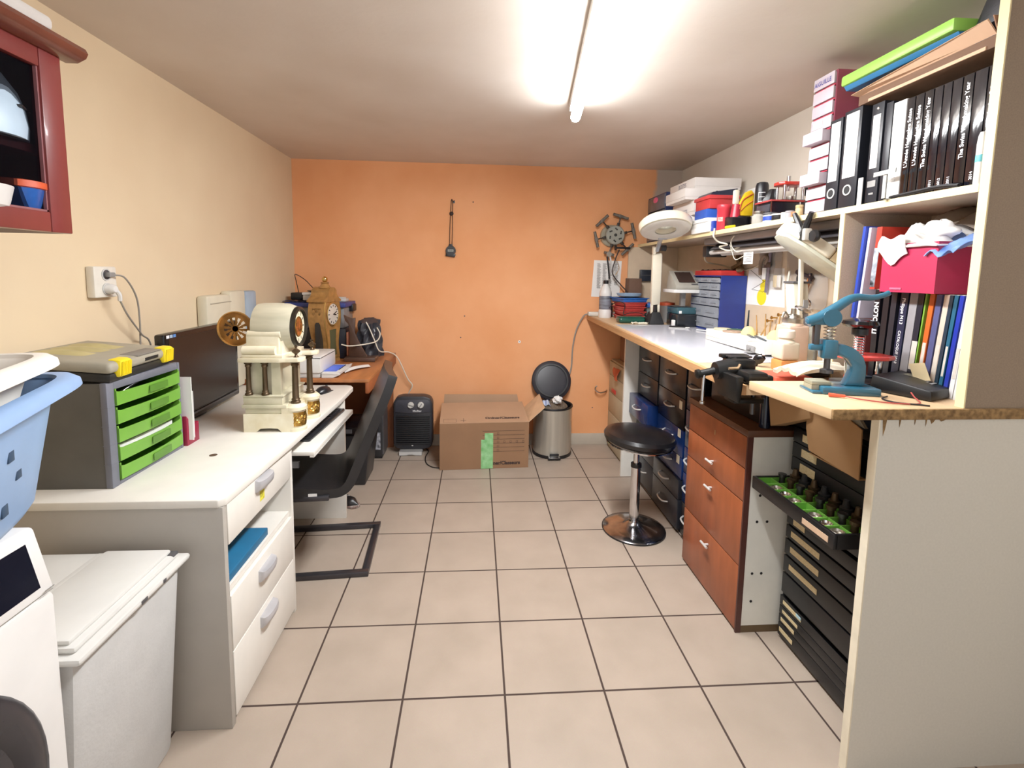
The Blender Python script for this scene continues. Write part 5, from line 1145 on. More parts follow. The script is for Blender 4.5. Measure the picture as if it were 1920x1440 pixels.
part('blade', MB().hexa([(1.40, 2.35, zt+.0586), (1.403, 2.35, zt+.0586), (1.403, 2.362, zt+.0586), (1.40, 2.362, zt+.0586)], [(1.40, 2.345, zt+.17), (1.403, 2.345, zt+.17), (1.403, 2.352, zt+.17), (1.40, 2.352, zt+.17)]), mat('dark_teal', '1E3340', .3, .4), t)
part('blade', MB().hexa([(1.41, 2.36, zt+.0586), (1.413, 2.36, zt+.0586), (1.413, 2.372, zt+.0586), (1.41, 2.372, zt+.0586)], [(1.41, 2.362, zt+.15), (1.413, 2.362, zt+.15), (1.413, 2.37, zt+.15), (1.41, 2.37, zt+.15)]), mat('dark_teal', '1E3340'), t)
for k, (x, y, a) in enumerate(((1.29, 2.13, -.35), (1.30, 2.08, -.3))):
    single('pliers', MB().box(-.007, .007, -.07, .07, 0, .007, .003).box(-.004, .004, -.1, -.07, 0, .006, .002), mat('slate_tool', '4B525A', .4), ['dark grey long tool lying farther back on the white tool rack', 'dark grey long tool lying nearer on the white tool rack'][k], 'tool', 'grey tools lying on the rack', loc=(0, 0, 0)).matrix_world = Matrix.Translation((x, y, zt+.0588)) @ rotz(a)
for k in range(3):
    single('glass_jar', MB().lathe([(.028, 0), (.03, .003), (.03, .035), (.026, .04), (.027, .046), (0, .047)], (1.39-.002*k, 2.12-.055*(k+0.0), zt+.0586) if False else (1.485, 2.36-.085*k, BZ(2.2)+.001), seg=20), GLASS, ['clear low glass jar against the back board, farthest of three', 'clear low glass jar against the back board, middle of three', 'clear low glass jar against the back board, nearest of three'][k], 'jar', 'glass jars behind the tool rack')

t = thing('glass_cover', 'clear round glass dust cover beside the bottles on the bench', 'glass cover', (1.33, 1.905, BZ(1.9)+.0035))
part('dome', MB(True).lathe([(.062, 0), (.062, .025), (.055, .05), (.035, .066), (0, .07)], seg=32, cap=False), GLASS, t)
part('rim', MB(True).lathe([(.062, 0), (.066, .001), (.066, .006), (.061, .006)], seg=32, cap=False), GLASS, t)
t = thing('eye_loupe', 'black watchmaker loupe with a white band beside the small bottle', 'loupe', (1.135, 1.80, BZ(1.8)))
part('loupe_body', MB().lathe([(.018, 0), (.02, .012), (.013, .03), (.012, .03), (.016, .012), (.015, 0)], (1.12, 1.80, BZ(1.8)+.025), (.5, -.6, .6), 20, cap=False).cyl((1.115, 1.81, BZ(1.8)+.0008), (1.122, 1.803, BZ(1.8)+.03), .012, .014), BLKG, t)
part('headband', MB().tube(spline([(1.14, 1.79, BZ(1.8)+.045), (1.15, 1.82, BZ(1.8)+.09), (1.135, 1.85, BZ(1.8)+.10), (1.11, 1.86, BZ(1.8)+.095)]), .006, 6), WPLA, t)

# ---- bottles by the vise
zj = BZ(1.7)+.0008
LIQ = mat('orange_liquid_plastic', 'D68F4E', .35, trans=.1)
FROST = mat('frosted_bottle', 'D9CDB6', .35, trans=.12, var=.02)
t = thing('plastic_bottle', 'small frosted bottle with white cap holding orange liquid', 'bottle', (1.185, 1.725, zj))
part('liquid_part', MB(True).box(-.036, .036, -.034, .034, 0, .045, .008), LIQ, t, 'orange liquid showing through the lower half')
part('bottle_body', MB(True).box(-.036, .036, -.034, .034, .0455, .112, .009, seg=3).lathe([(.034, .11), (.028, .118), (.02, .121)], seg=20), FROST, t)
part('neck', MB(True).cyl((0, 0, .112), (0, 0, .132), .024), FROST, t)
part('cap', MB(True).lathe([(.028, .128), (.029, .13), (.029, .155), (.026, .158), (0, .158)], seg=24), mat('cap_white', 'EBE5D8', .4), t)
t = thing('pump_bottle', 'tall frosted square bottle with a metal pump head', 'bottle', (1.30, 1.86, BZ(1.86)+.0035))
part('bottle_body', MB(True).box(-.044, .046, -.044, .044, 0, .158, .010, seg=3).lathe([(.042, .157), (.037, .166), (.03, .168)], seg=20), mat('frosted_pink', 'D9B9A2', .35, trans=.08), t)
part('neck_band', MB(True).lathe([(.036, .166), (.037, .168), (.037, .185), (.034, .187), (0, .187)], seg=24), STEEL, t)
part('pump_head', MB(True).cyl((0, 0, .187), (0, 0, .225), .01).lathe([(.03, .187), (.026, .198), (.012, .203), (0, .203)]).tube(spline([(-.03, -.01, .195), (-.045, -.012, .21), (-.055, -.012, .19)]), .005), STEEL, t)
part('spoon_lid', MB(True).lathe([(.03, .0), (.034, .006), (.03, .014), (.02, .016), (0, .017)], (.045, .01, .215), (.25, -.2, .9)), CHROME, t)
part('flat_blade', MB(True).box(.055, .075, .02, .024, .2, .26), GREY, t)
single('glass_cylinder', MB().lathe([(.03, 0), (.031, .003), (.031, .15), (.029, .15), (.029, .006), (0, .006)], (1.40, 1.90, BZ(1.9)+.001), seg=24, cap=False), GLASS, 'tall clear glass cylinder beside the pump bottle', 'glass')
single('screwdriver', MB().cyl((1.46, 1.93, BZ(1.93)+.001), (1.465, 1.93, BZ(1.93)+.13), .008, .007).cyl((1.465, 1.93, BZ(1.93)+.13), (1.467, 1.93, BZ(1.93)+.21), .002), GREY, 'slim grey screwdriver standing against the back board', 'screwdriver')
single('white_cup', MB().lathe([(.04, 0), (.042, .05), (.04, .05), (.037, .006), (0, .006)], (1.40, 1.72, BZ(1.72)+.001), seg=26, sx=1.4, cap=False), WPLA, 'white low cup behind the blue green press', 'cup')
for k in range(3):
    single('notebook', MB().box(1.40+.006*k, 1.53, 1.65, 1.80-.01*k, BZ(1.7)+.052+.012*k if False else BZ(1.8)+.0012+.0122*k, BZ(1.8)+.0012+.0122*k+.012, .002) if False else MB().box(1.455+.004*k, 1.59, 1.66, 1.82-.008*k, BZ(1.82)+.0005+.0125*k, BZ(1.82)+.0005+.0125*k+.012, .001), mat('nb'+str(k), ('B7864E', 'C79C60', '8F6237')[k], .7), ['brown notebook at the bottom of the small pile by the divider', 'tan notebook in the middle of the small pile by the divider', 'dark brown notebook on top of the small pile by the divider'][k], 'notebook', 'notebooks by the divider')
single('round_tin', MB().lathe([(.048, 0), (.05, .003), (.05, .022), (.046, .026), (0, .026)], (1.365, 1.79-.04, BZ(1.75)+.001) if False else (1.33, 1.70, BZ(1.7)+.001), seg=28), mat('tin_glass', '9FA093', .15, .4), 'flat round glass tin left of the press', 'tin')
single('eyeglass_case', MB().box(-.05, .05, -.028, .028, 0, .022, .009, seg=3), BLACK, 'black oval case beside the grey striped glove', 'case', loc=(0, 0, 0)).matrix_world = Matrix.Translation((1.225, 1.62, BZ(1.62)+.001)) @ rotz(.2)
single('red_pad', MB().box(1.03, 1.165, 1.535, 1.665, BZ(1.53)+.0012, BZ(1.66)+.016, .005), mat('red_orange_pad', 'C9503A', .6), 'red orange pad on the bench behind the vise', 'pad')
def glove(u, v):
    x = 1.055+.24*u; y = 1.46+.09*v+.08*u
    return Vector((x-.03*v, y, 1.066+.012*math.sin(3.2*u+.3)+.016*math.sin(PI*v)+.004*math.sin(20*v+6*u)+.010*u))
gl = mat('striped_glove', 'E6DBC6', .9, hex2='C7B99E', scale=22, stretch=(.3, 3.2, .3), bump=.3)
single('work_glove', MB().grid(glove, 24, 16, .012), gl, 'cream ribbed work glove lying beside the blue green press', 'glove', angle=70)

# ---- vise
t = thing('bench_vise', 'black metal bench vise clamped to the front edge of the workbench', 'vise', (.95, 1.60, BZ(1.6)))
VB = mat('vise_black', '1E1E1E', .35, .4, var=.15, scale=30)
zv = BZ(1.6)
part('fixed_body', MB().box(.90, 1.0, 1.50, 1.66, zv+.0015, zv+.03, .008).box(.895, .965, 1.475, 1.55, zv+.012, zv+.045, .01).hexa([(.87, 1.49, zv-.06), (.882, 1.49, zv-.06), (.882, 1.62, zv-.06), (.87, 1.62, zv-.06)], [(.855, 1.48, zv+.03), (.883, 1.48, zv+.03), (.883, 1.66, zv+.03), (.855, 1.66, zv+.03)], .004), VB, t)
j = part('moving_jaw', MB().cyl((.845, 1.60, zv+.028), (.92, 1.60, zv+.034), .03, .042, 20).box(.90, .98, 1.57, 1.665, zv+.025, zv+.072, .012).box(.885, .985, 1.63, 1.66, zv+.066, zv+.08, .004), VB, t)
part('jaw_pad', MB().box(.895, .98, 1.60, 1.612, zv+.0725, zv+.079, .002).box(.895, .98, 1.618, 1.628, zv+.0725, zv+.079, .002), DSTEEL, j)
part('bracket_rod', MB().tube([(.868, 1.552, zv+.044), (.90, 1.55, zv+.046), (.907, 1.55, zv+.06)], .005), mat('brass_rod', 'C9A882', .3, .7), t)
s_ = part('screw', MB().cyl((.80, 1.62, zv+.012), (.85, 1.61, zv+.026), .012, .013).lathe([(.017, 0), (.017, .012), (.01, .016), (0, .016)], (.80, 1.62, zv+.012), (-1, 0, -.2)), VB, t)
part('handle_bar', MB().cyl((.812, 1.612, zv+.01), (.81, 1.612, zv-.085), .0055).lathe([(.008, 0), (.009, .004), (.008, .009), (0, .01)], (.81, 1.612, zv-.096)), CHROME, s_, 'bright metal handle bar')
part('clamp_arm', MB().box(.883, .99, 1.53, 1.60, zv-.075, zv-.058, .005), VB, t)
part('clamp_screw', MB().cyl((.97, 1.565, zv-.12), (.97, 1.565, zv-.0345), .008), DSTEEL, t)

# ---- blue-green arbor press
TEAL = mat('teal_enamel', '245C74', .3, var=.06, scale=20, coat=.4)
zp = 1.0518
t = thing('hand_press', 'blue green cast hand press with a long curved lever on the raised bench end', 'press', (1.08, 1.31, zp), math.radians(-12))
b_ = part('base', MB(True).box(-.085, .10, -.055, .055, 0, .026, .005).box(-.115, -.08, -.05, .05, 0, .01, .003), TEAL, t)
part('anvil', MB(True).box(-.11, -.045, -.03, .03, .0262, .04, .003).box(-.11, -.0855, -.03, .03, .0102, .0262), mat('anvil_grey', '9B9A86', .4, .3), b_)
arc = []
for k in range(13):
    a = -1.35+k*(1.35+1.75)/12
    arc.append((.0+.062*math.cos(a), .098+.062*math.sin(a)))
inner = []
for k in range(13):
    a = 1.75-k*(1.35+1.75)/12
    inner.append((-.006+.033*math.cos(a), .088+.033*math.sin(a)))
out = [(.0, .0262), (.065, .0262), (.068, .07), (.066, .10), (.055, .13), (.03, .155), (-.005, .17), (-.06, .172), (-.06, .13), (-.02, .13), (.005, .12), (.02, .10), (.022, .08), (.012, .05)]
part('c_frame', MB(True).prism(out, 'xz', -.019, .019, .006), TEAL, t)
part('head_block', MB(True).box(-.075, -.03, -.024, .024, .118, .185, .006).box(-.115, -.07, -.012, .012, .145, .168, .006), TEAL, t)
part('ram', MB(True).cyl((-.052, 0, .078), (-.052, 0, .1178), .010).lathe([(.021, .066), (.021, .078), (.012, .082), (0, .082)], (-.052, 0, 0)), DSTEEL, t)
sp = [(-.052+.017*math.cos(a*.6), .017*math.sin(a*.6), .186+a*.0011) for a in range(0, 66)]
part('spring', MB(True).tube(sp, .0028, 6).cyl((-.052, 0, .186), (-.052, 0, .26), .009), STEEL, t)
part('link_bar', MB(True).box(-.105, -.085, -.01, .01, .16, .245, .003), DSTEEL, t)
lv = [(-.125, 0, .244), (-.085, 0, .262), (-.04, 0, .295), (.0, 0, .325), (.03, 0, .335), (.07, 0, .334), (.105, 0, .342), (.125, 0, .352)]
part('lever', MB(True).tube(spline(lv), [.019-.010*min(1, max(0, (i-8)/26)) for i in range(43)], 12), TEAL, t)
part('lever_boss', MB(True).cyl((-.055, -.02, .262), (-.055, .02, .262), .03, seg=24).box(-.13, -.06, -.016, .016, .235, .262, .008), TEAL, t)
for ch in t.children_recursive:
    ch.data.transform(Matrix.Scale(.84, 4))
# ---- small red press behind
t = thing('small_press', 'small press with round black knob and red plate behind the blue green press', 'press', (1.235, 1.40, zp))
px, py = 1.20, 1.40
part('knob', MB().lathe([(.012, .178), (.042, .186), (.05, .194), (.046, .204), (.02, .21), (0, .21)], (px, py, zp), seg=30), BLKG, t)
part('knob_hub', MB().cyl((px, py, zp+.16), (px, py, zp+.179), .022), BLACK, t)
part('threaded_rod', MB().lathe([(.013 if k % 2 else .016, .098+.004*k) for k in range(16)], (px, py, zp), seg=18), CHROME, t)
part('red_plate', MB().prism([(px-.05, py-.03), (px-.035, py-.05), (px+.06, py-.05), (px+.10, py-.03), (px+.10, py+.03), (px+.06, py+.05), (px-.035, py+.05), (px-.05, py+.03)], 'xy', zp+.084, zp+.097, .003), mat('red_enamel', 'D43A30', .3, coat=.3), t)
for dx in (-.03, .075): part('column', MB().cyl((px+dx, py, zp+.014), (px+dx, py, zp+.0838), .009), CHROME, t)
part('base_plate', MB().box(px-.055, px+.105, py-.045, py+.045, zp+.0006, zp+.0139, .004), mat('press_base', '2C2C2E', .4), t)
part('spindle', MB().cyl((px, py, zp+.05), (px, py, zp+.0838), .016, .022), BLACK, t)

# ---- multimeter
t = thing('multimeter', 'black bench multimeter with a sloped display on the raised bench end', 'multimeter', (1.325, 1.30, zp), math.radians(23))
MBK = mat('meter_black', '0E0E10', .4, var=.06)
part('body', MB(True).hexa([(-.115, -.07, .0008), (.115, -.07, .0008), (.115, .085, .0008), (-.115, .085, .0008)], [(-.112, -.066, .03), (.112, -.066, .03), (.112, .08, .05), (-.112, .08, .05)], .006), MBK, t)
part('carry_handle', MB(True).cyl((.10, -.06, .038), (.10, .08, .05), .013), MBK, t)
def mt(x, v, o=.0006): return (x, -.066+.146*v, .03+.02*v+o)
part('display', MB(True).poly([mt(-.0, .45), mt(.075, .45), mt(.075, .8), mt(-.0, .8)]), mat('meter_lcd', '8E8878', .25), t)
part('printed_scale', MB(True).poly([mt(-.03, .22), mt(.04, .22), mt(.04, .27), mt(-.03, .27)]).poly([mt(-.02, .32), mt(.03, .32), mt(.03, .35), mt(-.02, .35)]), mat('scale_grey', '9A9A9A', .5), t)
single('test_lead', MB().tube(spline([(1.03, 1.245, zp+.006), (1.06, 1.21, zp+.004), (1.12, 1.175, zp+.003), (1.19, 1.17, zp+.003), (1.205, 1.2, zp+.012), (1.215, 1.222, zp+.02)]), .0018), mat('red_wire', 'A5403A', .4), 'thin red test lead on the raised bench end', 'test lead')
single('test_probe', MB().cyl((1.0, 1.255, zp+.006), (1.035, 1.238, zp+.006), .0055, .004), mat('orange_red_grip', 'E0573A', .4), 'orange red test probe in front of the press', 'probe')
single('test_lead', MB().tube(spline([(1.165, 1.243, zp+.004), (1.13, 1.22, zp+.003), (1.135, 1.185, zp+.0025), (1.17, 1.165, zp+.0025), (1.20, 1.15, zp+.0025)]), .0022), CABLEB, 'thin black test lead in front of the multimeter', 'test lead')
single('wire', MB().tube(spline([(1.20, 1.33, zp+.06), (1.27, 1.39, zp+.075), (1.36, 1.42, zp+.08), (1.43, 1.36, zp+.06)]), .0012), CABLEW, 'thin pale wire arching over the multimeter', 'wire')
single('wedge_tray', MB().box(1.23, 1.29, 1.43, 1.452, zp+.001, zp+.02, .003), mat('navy_tray', '1B2A3A', .4), 'dark blue small block behind the multimeter', 'block')

# ---- second lamp
t = thing('desk_lamp', 'cream angled workshop lamp with a flat rectangular head on the bench', 'lamp', (1.43, 2.05, BZ(2.05)))
zl = BZ(2.05)
part('clamp_base', MB().box(1.445, 1.485, 2.02, 2.08, zl+.001, zl+.05, .004), GREY, t)
part('lower_post', MB().hexa([(1.43, 2.01, zl+.0505), (1.495, 2.01, zl+.0505), (1.495, 2.07, zl+.0505), (1.43, 2.07, zl+.0505)], [(1.395, 2.01, 1.362), (1.462, 2.01, 1.362), (1.462, 2.07, 1.362), (1.395, 2.07, 1.362)], .004), mat('cream_grey', 'DAD6C6', .4, var=.02), t)
part('post_cap', MB().box(1.39, 1.475, 2.005, 2.075, 1.3622, 1.372, .002), DGREY, t)
part('upper_arm', MB().hexa([(1.42, 1.99, zl+.15), (1.437, 1.99, zl+.15), (1.437, 2.005, zl+.15), (1.42, 2.005, zl+.15)], [(1.402, 1.99, 1.52), (1.419, 1.99, 1.52), (1.419, 2.005, 1.52), (1.402, 2.005, 1.52)], .002), CREAM, t)
part('side_bar', MB().hexa([(1.45, 2.0, zl+.06), (1.478, 2.0, zl+.06), (1.478, 2.008, zl+.06), (1.45, 2.008, zl+.06)], [(1.44, 2.0, zl+.21), (1.465, 2.0, zl+.21), (1.465, 2.008, zl+.21), (1.44, 2.008, zl+.21)], .002), mat('grey_bar', '7D7B80', .4), t)
hd = MB(True).box(-.19, .03, -.07, .07, -.0, .05, .02).box(.03, .20, -.06, .06, .004, .04, .004)
Rh = Matrix(((.78, -.30, .55, 0), (-.12, .80, .59, 0), (-.615, -.52, .59, 0), (0, 0, 0, 1)))
fx = Vector((.76, -.32, -.60)).normalized(); nz = Vector((.45, 0, .85)); nz = (nz-fx*nz.dot(fx)).normalized(); fy = nz.cross(fx)
HM = Matrix((fx, fy, nz)).transposed().to_4x4(); HM = HM @ Matrix.Diagonal((.92, .92, .92, 1)); HM.translation = Vector((1.322, 1.825, 1.478))
def hp(mb): mb.bm.transform(HM); mb.local = False; return mb
h = part('head', hp(MB(True).prism([(-.165, -.03), (-.13, -.065), (-.05, -.08), (.04, -.08), (.06, -.07), (.06, .07), (.04, .08), (-.05, .08), (-.13, .065), (-.165, .03)], 'xy', .004, .058, .010)), CREAM, t)
part('head_rear', hp(MB(True).box(.0605, .20, -.066, .066, .006, .052, .005)), mat('tan_housing', 'B79F77', .45), h, 'tan rear half of the head')
part('diffuser', hp(MB(True).prism([(-.155, -.028), (-.125, -.06), (-.05, -.075), (.195, -.066), (.195, .066), (-.05, .075), (-.125, .06), (-.155, .028)], 'xy', -.012, .0035, .004)), mat('greenish_diffuser', 'CDCDB8', .25), h, 'pale grating under the head')
part('head_joint', MB().tube([(1.412, 1.998, 1.50), (1.40, 1.95, 1.48), (1.36, 1.86, 1.488)], .012), DGREY, t)
single('lamp_cable', MB().tube(spline([(1.57, 2.30, 1.42), (1.53, 2.25, 1.33), (1.52, 2.2, 1.27), (1.50, 2.13, 1.20), (1.49, 2.10, 1.10)]), .005), CABLEW, 'white cable curving behind the cream workshop lamp', 'cable')
# ---- back board things
WX = XR-.0121
def wp(y, z, o=.001): return (WX-o, y, z)
t = thing('drawing', 'white paper with yellow balance drawings pinned to the back board', 'paper', (WX, 2.55, 1.225))
part('sheet', MB().hexa([wp(2.725, 1.228, .0015), wp(2.725, 1.228, 0), wp(2.36, 1.232, 0), wp(2.36, 1.232, .0015)], [wp(2.705, 1.442, .0015), wp(2.705, 1.442, 0), wp(2.385, 1.436, 0), wp(2.385, 1.436, .0015)]), PAPER, t)
YP = mat('marker_yellow', 'F2DC25', .6, var=.04)
m = MB()
for y, z, ry, rz in ((2.565, 1.278, .044, .046), (2.557, 1.338, .028, .024), (2.545, 1.372, .024, .020), (2.53, 1.395, .014, .014)):
    m.poly([wp(y+ry*math.cos(2*PI*k/24), z+rz*math.sin(2*PI*k/24), .002+.0002*(ry*10)) for k in range(24)])
part('yellow_shapes', m, YP, t, 'yellow ovals')
part('ink_lines', MB().tube([wp(2.69, 1.43, .002), wp(2.55, 1.365, .002)], .0012, 4).tube([wp(2.665, 1.318, .002), wp(2.545, 1.365, .002)], .0012, 4).tube([wp(2.665, 1.318, .002), wp(2.575, 1.31, .002)], .0012, 4).tube([wp(2.57, 1.312, .002), wp(2.56, 1.306, .002), wp(2.54, 1.314, .002)], .001, 4), INK, t)
BAGM = mat('clear_bag', 'E4DFDA', .15, trans=.78)
for k, (ya, yb_, za, zb_) in enumerate(((2.60, 2.46, 1.405, 1.54), (2.50, 2.40, 1.37, 1.53), (2.36, 2.24, 1.33, 1.52), (2.27, 2.06, 1.24, 1.46))):
    def bg(u, v): return Vector(wp(ya+(yb_-ya)*u, za+(zb_-za)*v, .006+.012*math.sin(PI*u)*(1-v)+.003*math.sin(14*u+9*v)))
    single('plastic_bag', MB().grid(bg, 10, 10, .0008), BAGM, ['clear plastic bag hanging over the yellow drawing', 'clear plastic bag right of the one over the yellow drawing', 'clear plastic bag behind the cream workshop lamp head', 'large clear plastic bag behind the hammer'][k], 'bag', 'clear plastic bags on the back board', angle=70)
t = thing('caliper', 'grey violet long gauge hanging on the back board over the drawing', 'gauge', wp(2.50, 1.30))
part('beam', MB().hexa([wp(2.515, 1.305, .02), wp(2.515, 1.305, .014), wp(2.495, 1.305, .014), wp(2.495, 1.305, .02)], [wp(2.50, 1.52, .02), wp(2.50, 1.52, .014), wp(2.48, 1.52, .014), wp(2.48, 1.52, .02)]), mat('gauge_violet', '8E8798', .35, .4), t)
part('slide', MB().box(WX-.024, WX-.02, 2.47, 2.53, 1.44, 1.47, .002), DSTEEL, t)
t = thing('brown_tool', 'brown strap tool hanging on the back board above the drawing', 'tool', wp(2.55, 1.42))
part('strap', MB().tube(spline([wp(2.56, 1.40, .02), wp(2.565, 1.47, .02), wp(2.53, 1.505, .02), wp(2.50, 1.49, .02), wp(2.52, 1.46, .02)]), .010, 8), mat('strap_brown', '86705F', .6), t)
single('white_packet', MB().box(WX-.028, WX-.021, 2.505, 2.535, 1.375, 1.44, .002), PAPER, 'small white packet hanging next to the yellow drawing', 'packet')
for k, (y, c) in enumerate(((2.43, 'E5D3AE'), (2.40, 'E9E4DC'))):
    single('part_bag', MB().box(WX-.022, WX-.014, y-.017, y+.012, 1.335, 1.40, .003), mat('pb'+c, c, .6), ['cream packet hanging left of the lamp arm', 'white packet with print hanging right of the cream packet'][k], 'packet', 'packets hanging by the lamp')
t = thing('hammer', 'hammer with a brown wooden handle hanging on the back board', 'hammer', wp(2.18, 1.27))
part('handle', MB().tube([wp(2.145, 1.40, .03), wp(2.16, 1.36, .03), wp(2.185, 1.31, .03), wp(2.205, 1.262, .03)], [.008, .0095, .0125, .0135], 14), mat('handle_wood', '9C6235', .4, var=.12, coat=.2), t)
part('hammer_head', MB().cyl(wp(2.225, 1.412, .03), wp(2.135, 1.388, .03), .010).lathe([(.015, 0), (.016, .012), (.01, .016), (0, .016)], wp(2.235, 1.416, .03), (0, -1, -.25)).cyl(wp(2.15, 1.41, .03), wp(2.145, 1.37, .03), .009), mat('head_steel', '3A3033', .35, .7), t)
single('chrome_tool', MB().tube(spline([wp(2.17, 1.285, .018), wp(2.15, 1.27, .018), wp(2.16, 1.245, .018), wp(2.19, 1.25, .018)]), .006), CHROME, 'small chrome ring tool hanging below the hammer', 'tool')
single('dark_strap', MB().tube(spline([wp(2.235, 1.405, .02), wp(2.25, 1.39, .02), wp(2.245, 1.36, .02)]), .006), BLACK, 'short dark strap hanging left of the hammer head', 'strap')
t = thing('shackle', 'dark metal frame tool hanging right of the cream lamp by the divider', 'tool', wp(2.03, 1.45))
part('frame', MB().tube(spline([wp(2.09, 1.44, .025), wp(2.095, 1.51, .025), wp(2.07, 1.545, .025), wp(2.0, 1.535, .025), wp(1.97, 1.52, .025)]), .006), DSTEEL, t)
part('discs', MB().lathe([(.022, 0), (.022, .006), (0, .008)], wp(2.06, 1.515, .02), (-1, 0, 0)).lathe([(.02, 0), (.02, .006), (0, .008)], wp(2.03, 1.465, .02), (-1, 0, 0)), GREY, t)
part('packing', MB().box(WX-.018, WX-.002, 1.97, 2.10, 1.40, 1.50, .006), mat('grey_bag_pack', '8F8783', .3), t)
for k, y in enumerate((2.45, 2.415, 2.36)):
    single('screw_peg', MB().cyl(wp(y, 1.155+.02*k, 0), wp(y, 1.155+.02*k, .03), .004).lathe([(.009, 0), (.01, .003), (0, .006)], wp(y, 1.155+.02*k, .03), (-1, 0, 0), 14), BRASS, ['small brass screw in the back board above the tool rack, leftmost', 'small brass screw in the back board above the tool rack, middle', 'small brass screw in the back board above the tool rack, rightmost'][k], 'screw', 'brass screws in the back board')
for k in range(3):
    single('thin_tool', MB().cyl(wp(2.30-.0*k, 1.315-.016*k, .01), wp(2.23, 1.318-.016*k, .01), .0018, seg=6), DSTEEL, ['thin dark needle tool on the back board, uppermost of three', 'thin dark needle tool on the back board, middle of three', 'thin dark needle tool on the back board, lowest of three'][k], 'needle', 'needle tools left of the hammer')

# ---- lamp batten under the shelf
t = thing('shelf_lamp', 'grey unlit strip lamp fixed below the shelf', 'lamp', (1.44, 2.3, 1.55))
part('housing', MB().box(1.36, 1.56, 1.64, 2.80, 1.575, 1.6115, .008), mat('lamp_grey', '8F8B8C', .35, .2, var=.04), t)
part('reflector', MB().hexa([(1.36, 1.64, 1.545), (1.56, 1.64, 1.545), (1.56, 2.72, 1.545), (1.36, 2.72, 1.545)], [(1.40, 1.64, 1.5748), (1.54, 1.64, 1.5748), (1.54, 2.72, 1.5748), (1.40, 2.72, 1.5748)]), mat('reflector_grey', '6C686C', .25, .5), t)
for x, z in ((1.40, 1.53), (1.47, 1.525)):
    part('tube', MB().cyl((x, 1.64, z), (x, 2.78, z), .013, seg=14), mat('unlit_tube', 'D3CEC6', .3), t)
part('end_socket', MB().box(1.37, 1.50, 2.781, 2.83, 1.505, 1.57, .006), BLACK, t)
part('end_socket', MB().box(1.385, 1.415, 2.79, 2.85, 1.515, 1.545, .004), CREAM, t)
t = thing('price_tag', 'white printed tag hanging on white string under the shelf', 'tag', (1.42, 2.40, 1.44))
part('card', MB().box(1.40, 1.402, 2.345, 2.43, 1.455, 1.535, .0005), PAPER, t)
m = MB()
for k in range(7): m.box(1.3992, 1.3998, 2.355, 2.42-.01*(k % 3), 1.465+k*.009, 1.468+k*.009)
part('printed_lines', m, mat('tag_print', '8A8682', .8), t)
part('string', MB().tube(spline([(1.40, 2.40, 1.535), (1.38, 2.46, 1.52), (1.36, 2.48, 1.55), (1.35, 2.47, 1.58), (1.36, 2.46, 1.605)]), .003).tube(spline([(1.40, 2.42, 1.50), (1.38, 2.47, 1.48), (1.37, 2.49, 1.52), (1.36, 2.50, 1.56)]), .002), CABLEW, t)
single('cable_loop', MB().tube(spline([(1.276-.006, 2.50, 1.645), (1.268, 2.50, 1.62), (1.268, 2.50, 1.60), (1.30, 2.51, 1.575), (1.34, 2.49, 1.56), (1.33, 2.55, 1.55), (1.37, 2.52, 1.53), (1.40, 2.44, 1.555)]), .0045), CABLEW, 'white cable hooked over the shelf edge', 'cable')
single('wall_cable', MB().tube(spline([(1.40, 2.86, 1.53), (1.45, 2.93, 1.48), (1.57, 2.95, 1.46), (WX-.006, 2.85, 1.43), (WX-.006, 2.72, 1.43), (WX-.008, 2.62, 1.45), (WX-.008, 2.55, 1.49), (WX-.006, 2.50, 1.51)]), .005), mat('beige_cable', 'BDAF94', .5), 'beige cable running along the back board under the shelf', 'cable')
t = thing('spring_clamp', 'black Y-shaped spring clamp gripping the shelf edge', 'clamp', (1.265, 1.80, 1.53))
part('handle', MB().tube([(1.262, 1.845, 1.64), (1.262, 1.815, 1.60), (1.262, 1.79, 1.56)], [.009, .012, .014], 8), BLACK, t)
part('handle', MB().tube([(1.262, 1.745, 1.635), (1.262, 1.77, 1.59), (1.262, 1.785, 1.55)], [.009, .012, .014], 8), BLACK, t)
part('jaw', MB().lathe([(.02, 0), (.024, .01), (.02, .02), (0, .02)], (1.25, 1.835, 1.55), (1, 0, 0)).lathe([(.02, 0), (.024, .01), (.02, .02), (0, .02)], (1.262, 1.735, 1.545), (1, 0, 0)).box(1.25, 1.275, 1.77, 1.80, 1.53, 1.57, .005), BLACK, t)
part('grip_pad', MB().box(1.245, 1.275, 1.752, 1.769, 1.53, 1.575, .004), mat('grey_pad', 'CFC8BC', .5), t)
part('grip_pad', MB().cyl((1.26, 1.83, 1.535), (1.26, 1.80, 1.545), .013), mat('grey_pad', 'CFC8BC'), t)

# ================================================================== ON THE SHELF, from the far end
SH = SZ+.0005
t = thing('drawer_tower', 'dark blue three-drawer box at the far end of the shelf', 'drawer box', (1.40, 3.42, SH))
NB = mat('navy_box', '25335E', .35, var=.06)
part('housing', MB().box(1.30, 1.53, 3.26, 3.27, SH, 1.965).box(1.30, 1.53, 3.59, 3.60, SH, 1.965).box(1.30, 1.53, 3.27, 3.59, 1.955, 1.965).box(1.30, 1.53, 3.27, 3.59, SH, SH+.008).box(1.52, 1.53, 3.27, 3.59, SH+.008, 1.955), NB, t)
SMK = mat('smoked_drawer', '5A5E68', .25, var=.08)
for k, c in enumerate(('3F66C0', 'C9C83A', 'D85A86')):
    a = SH+.009+k*.107
    d = part('drawer', MB().box(1.292, 1.515, 3.272, 3.588, a, a+.10, .004), SMK, t)
    part('tab', MB().lathe([(.04, 0), (.04, .004), (0, .006)], (1.292, 3.43, a+.075), (-1, 0, 0), 20, sy=1, sx=.5), mat('tab'+c, c, .4), d, ['blue tab', 'yellow tab', 'pink tab'][k])
m = MB()
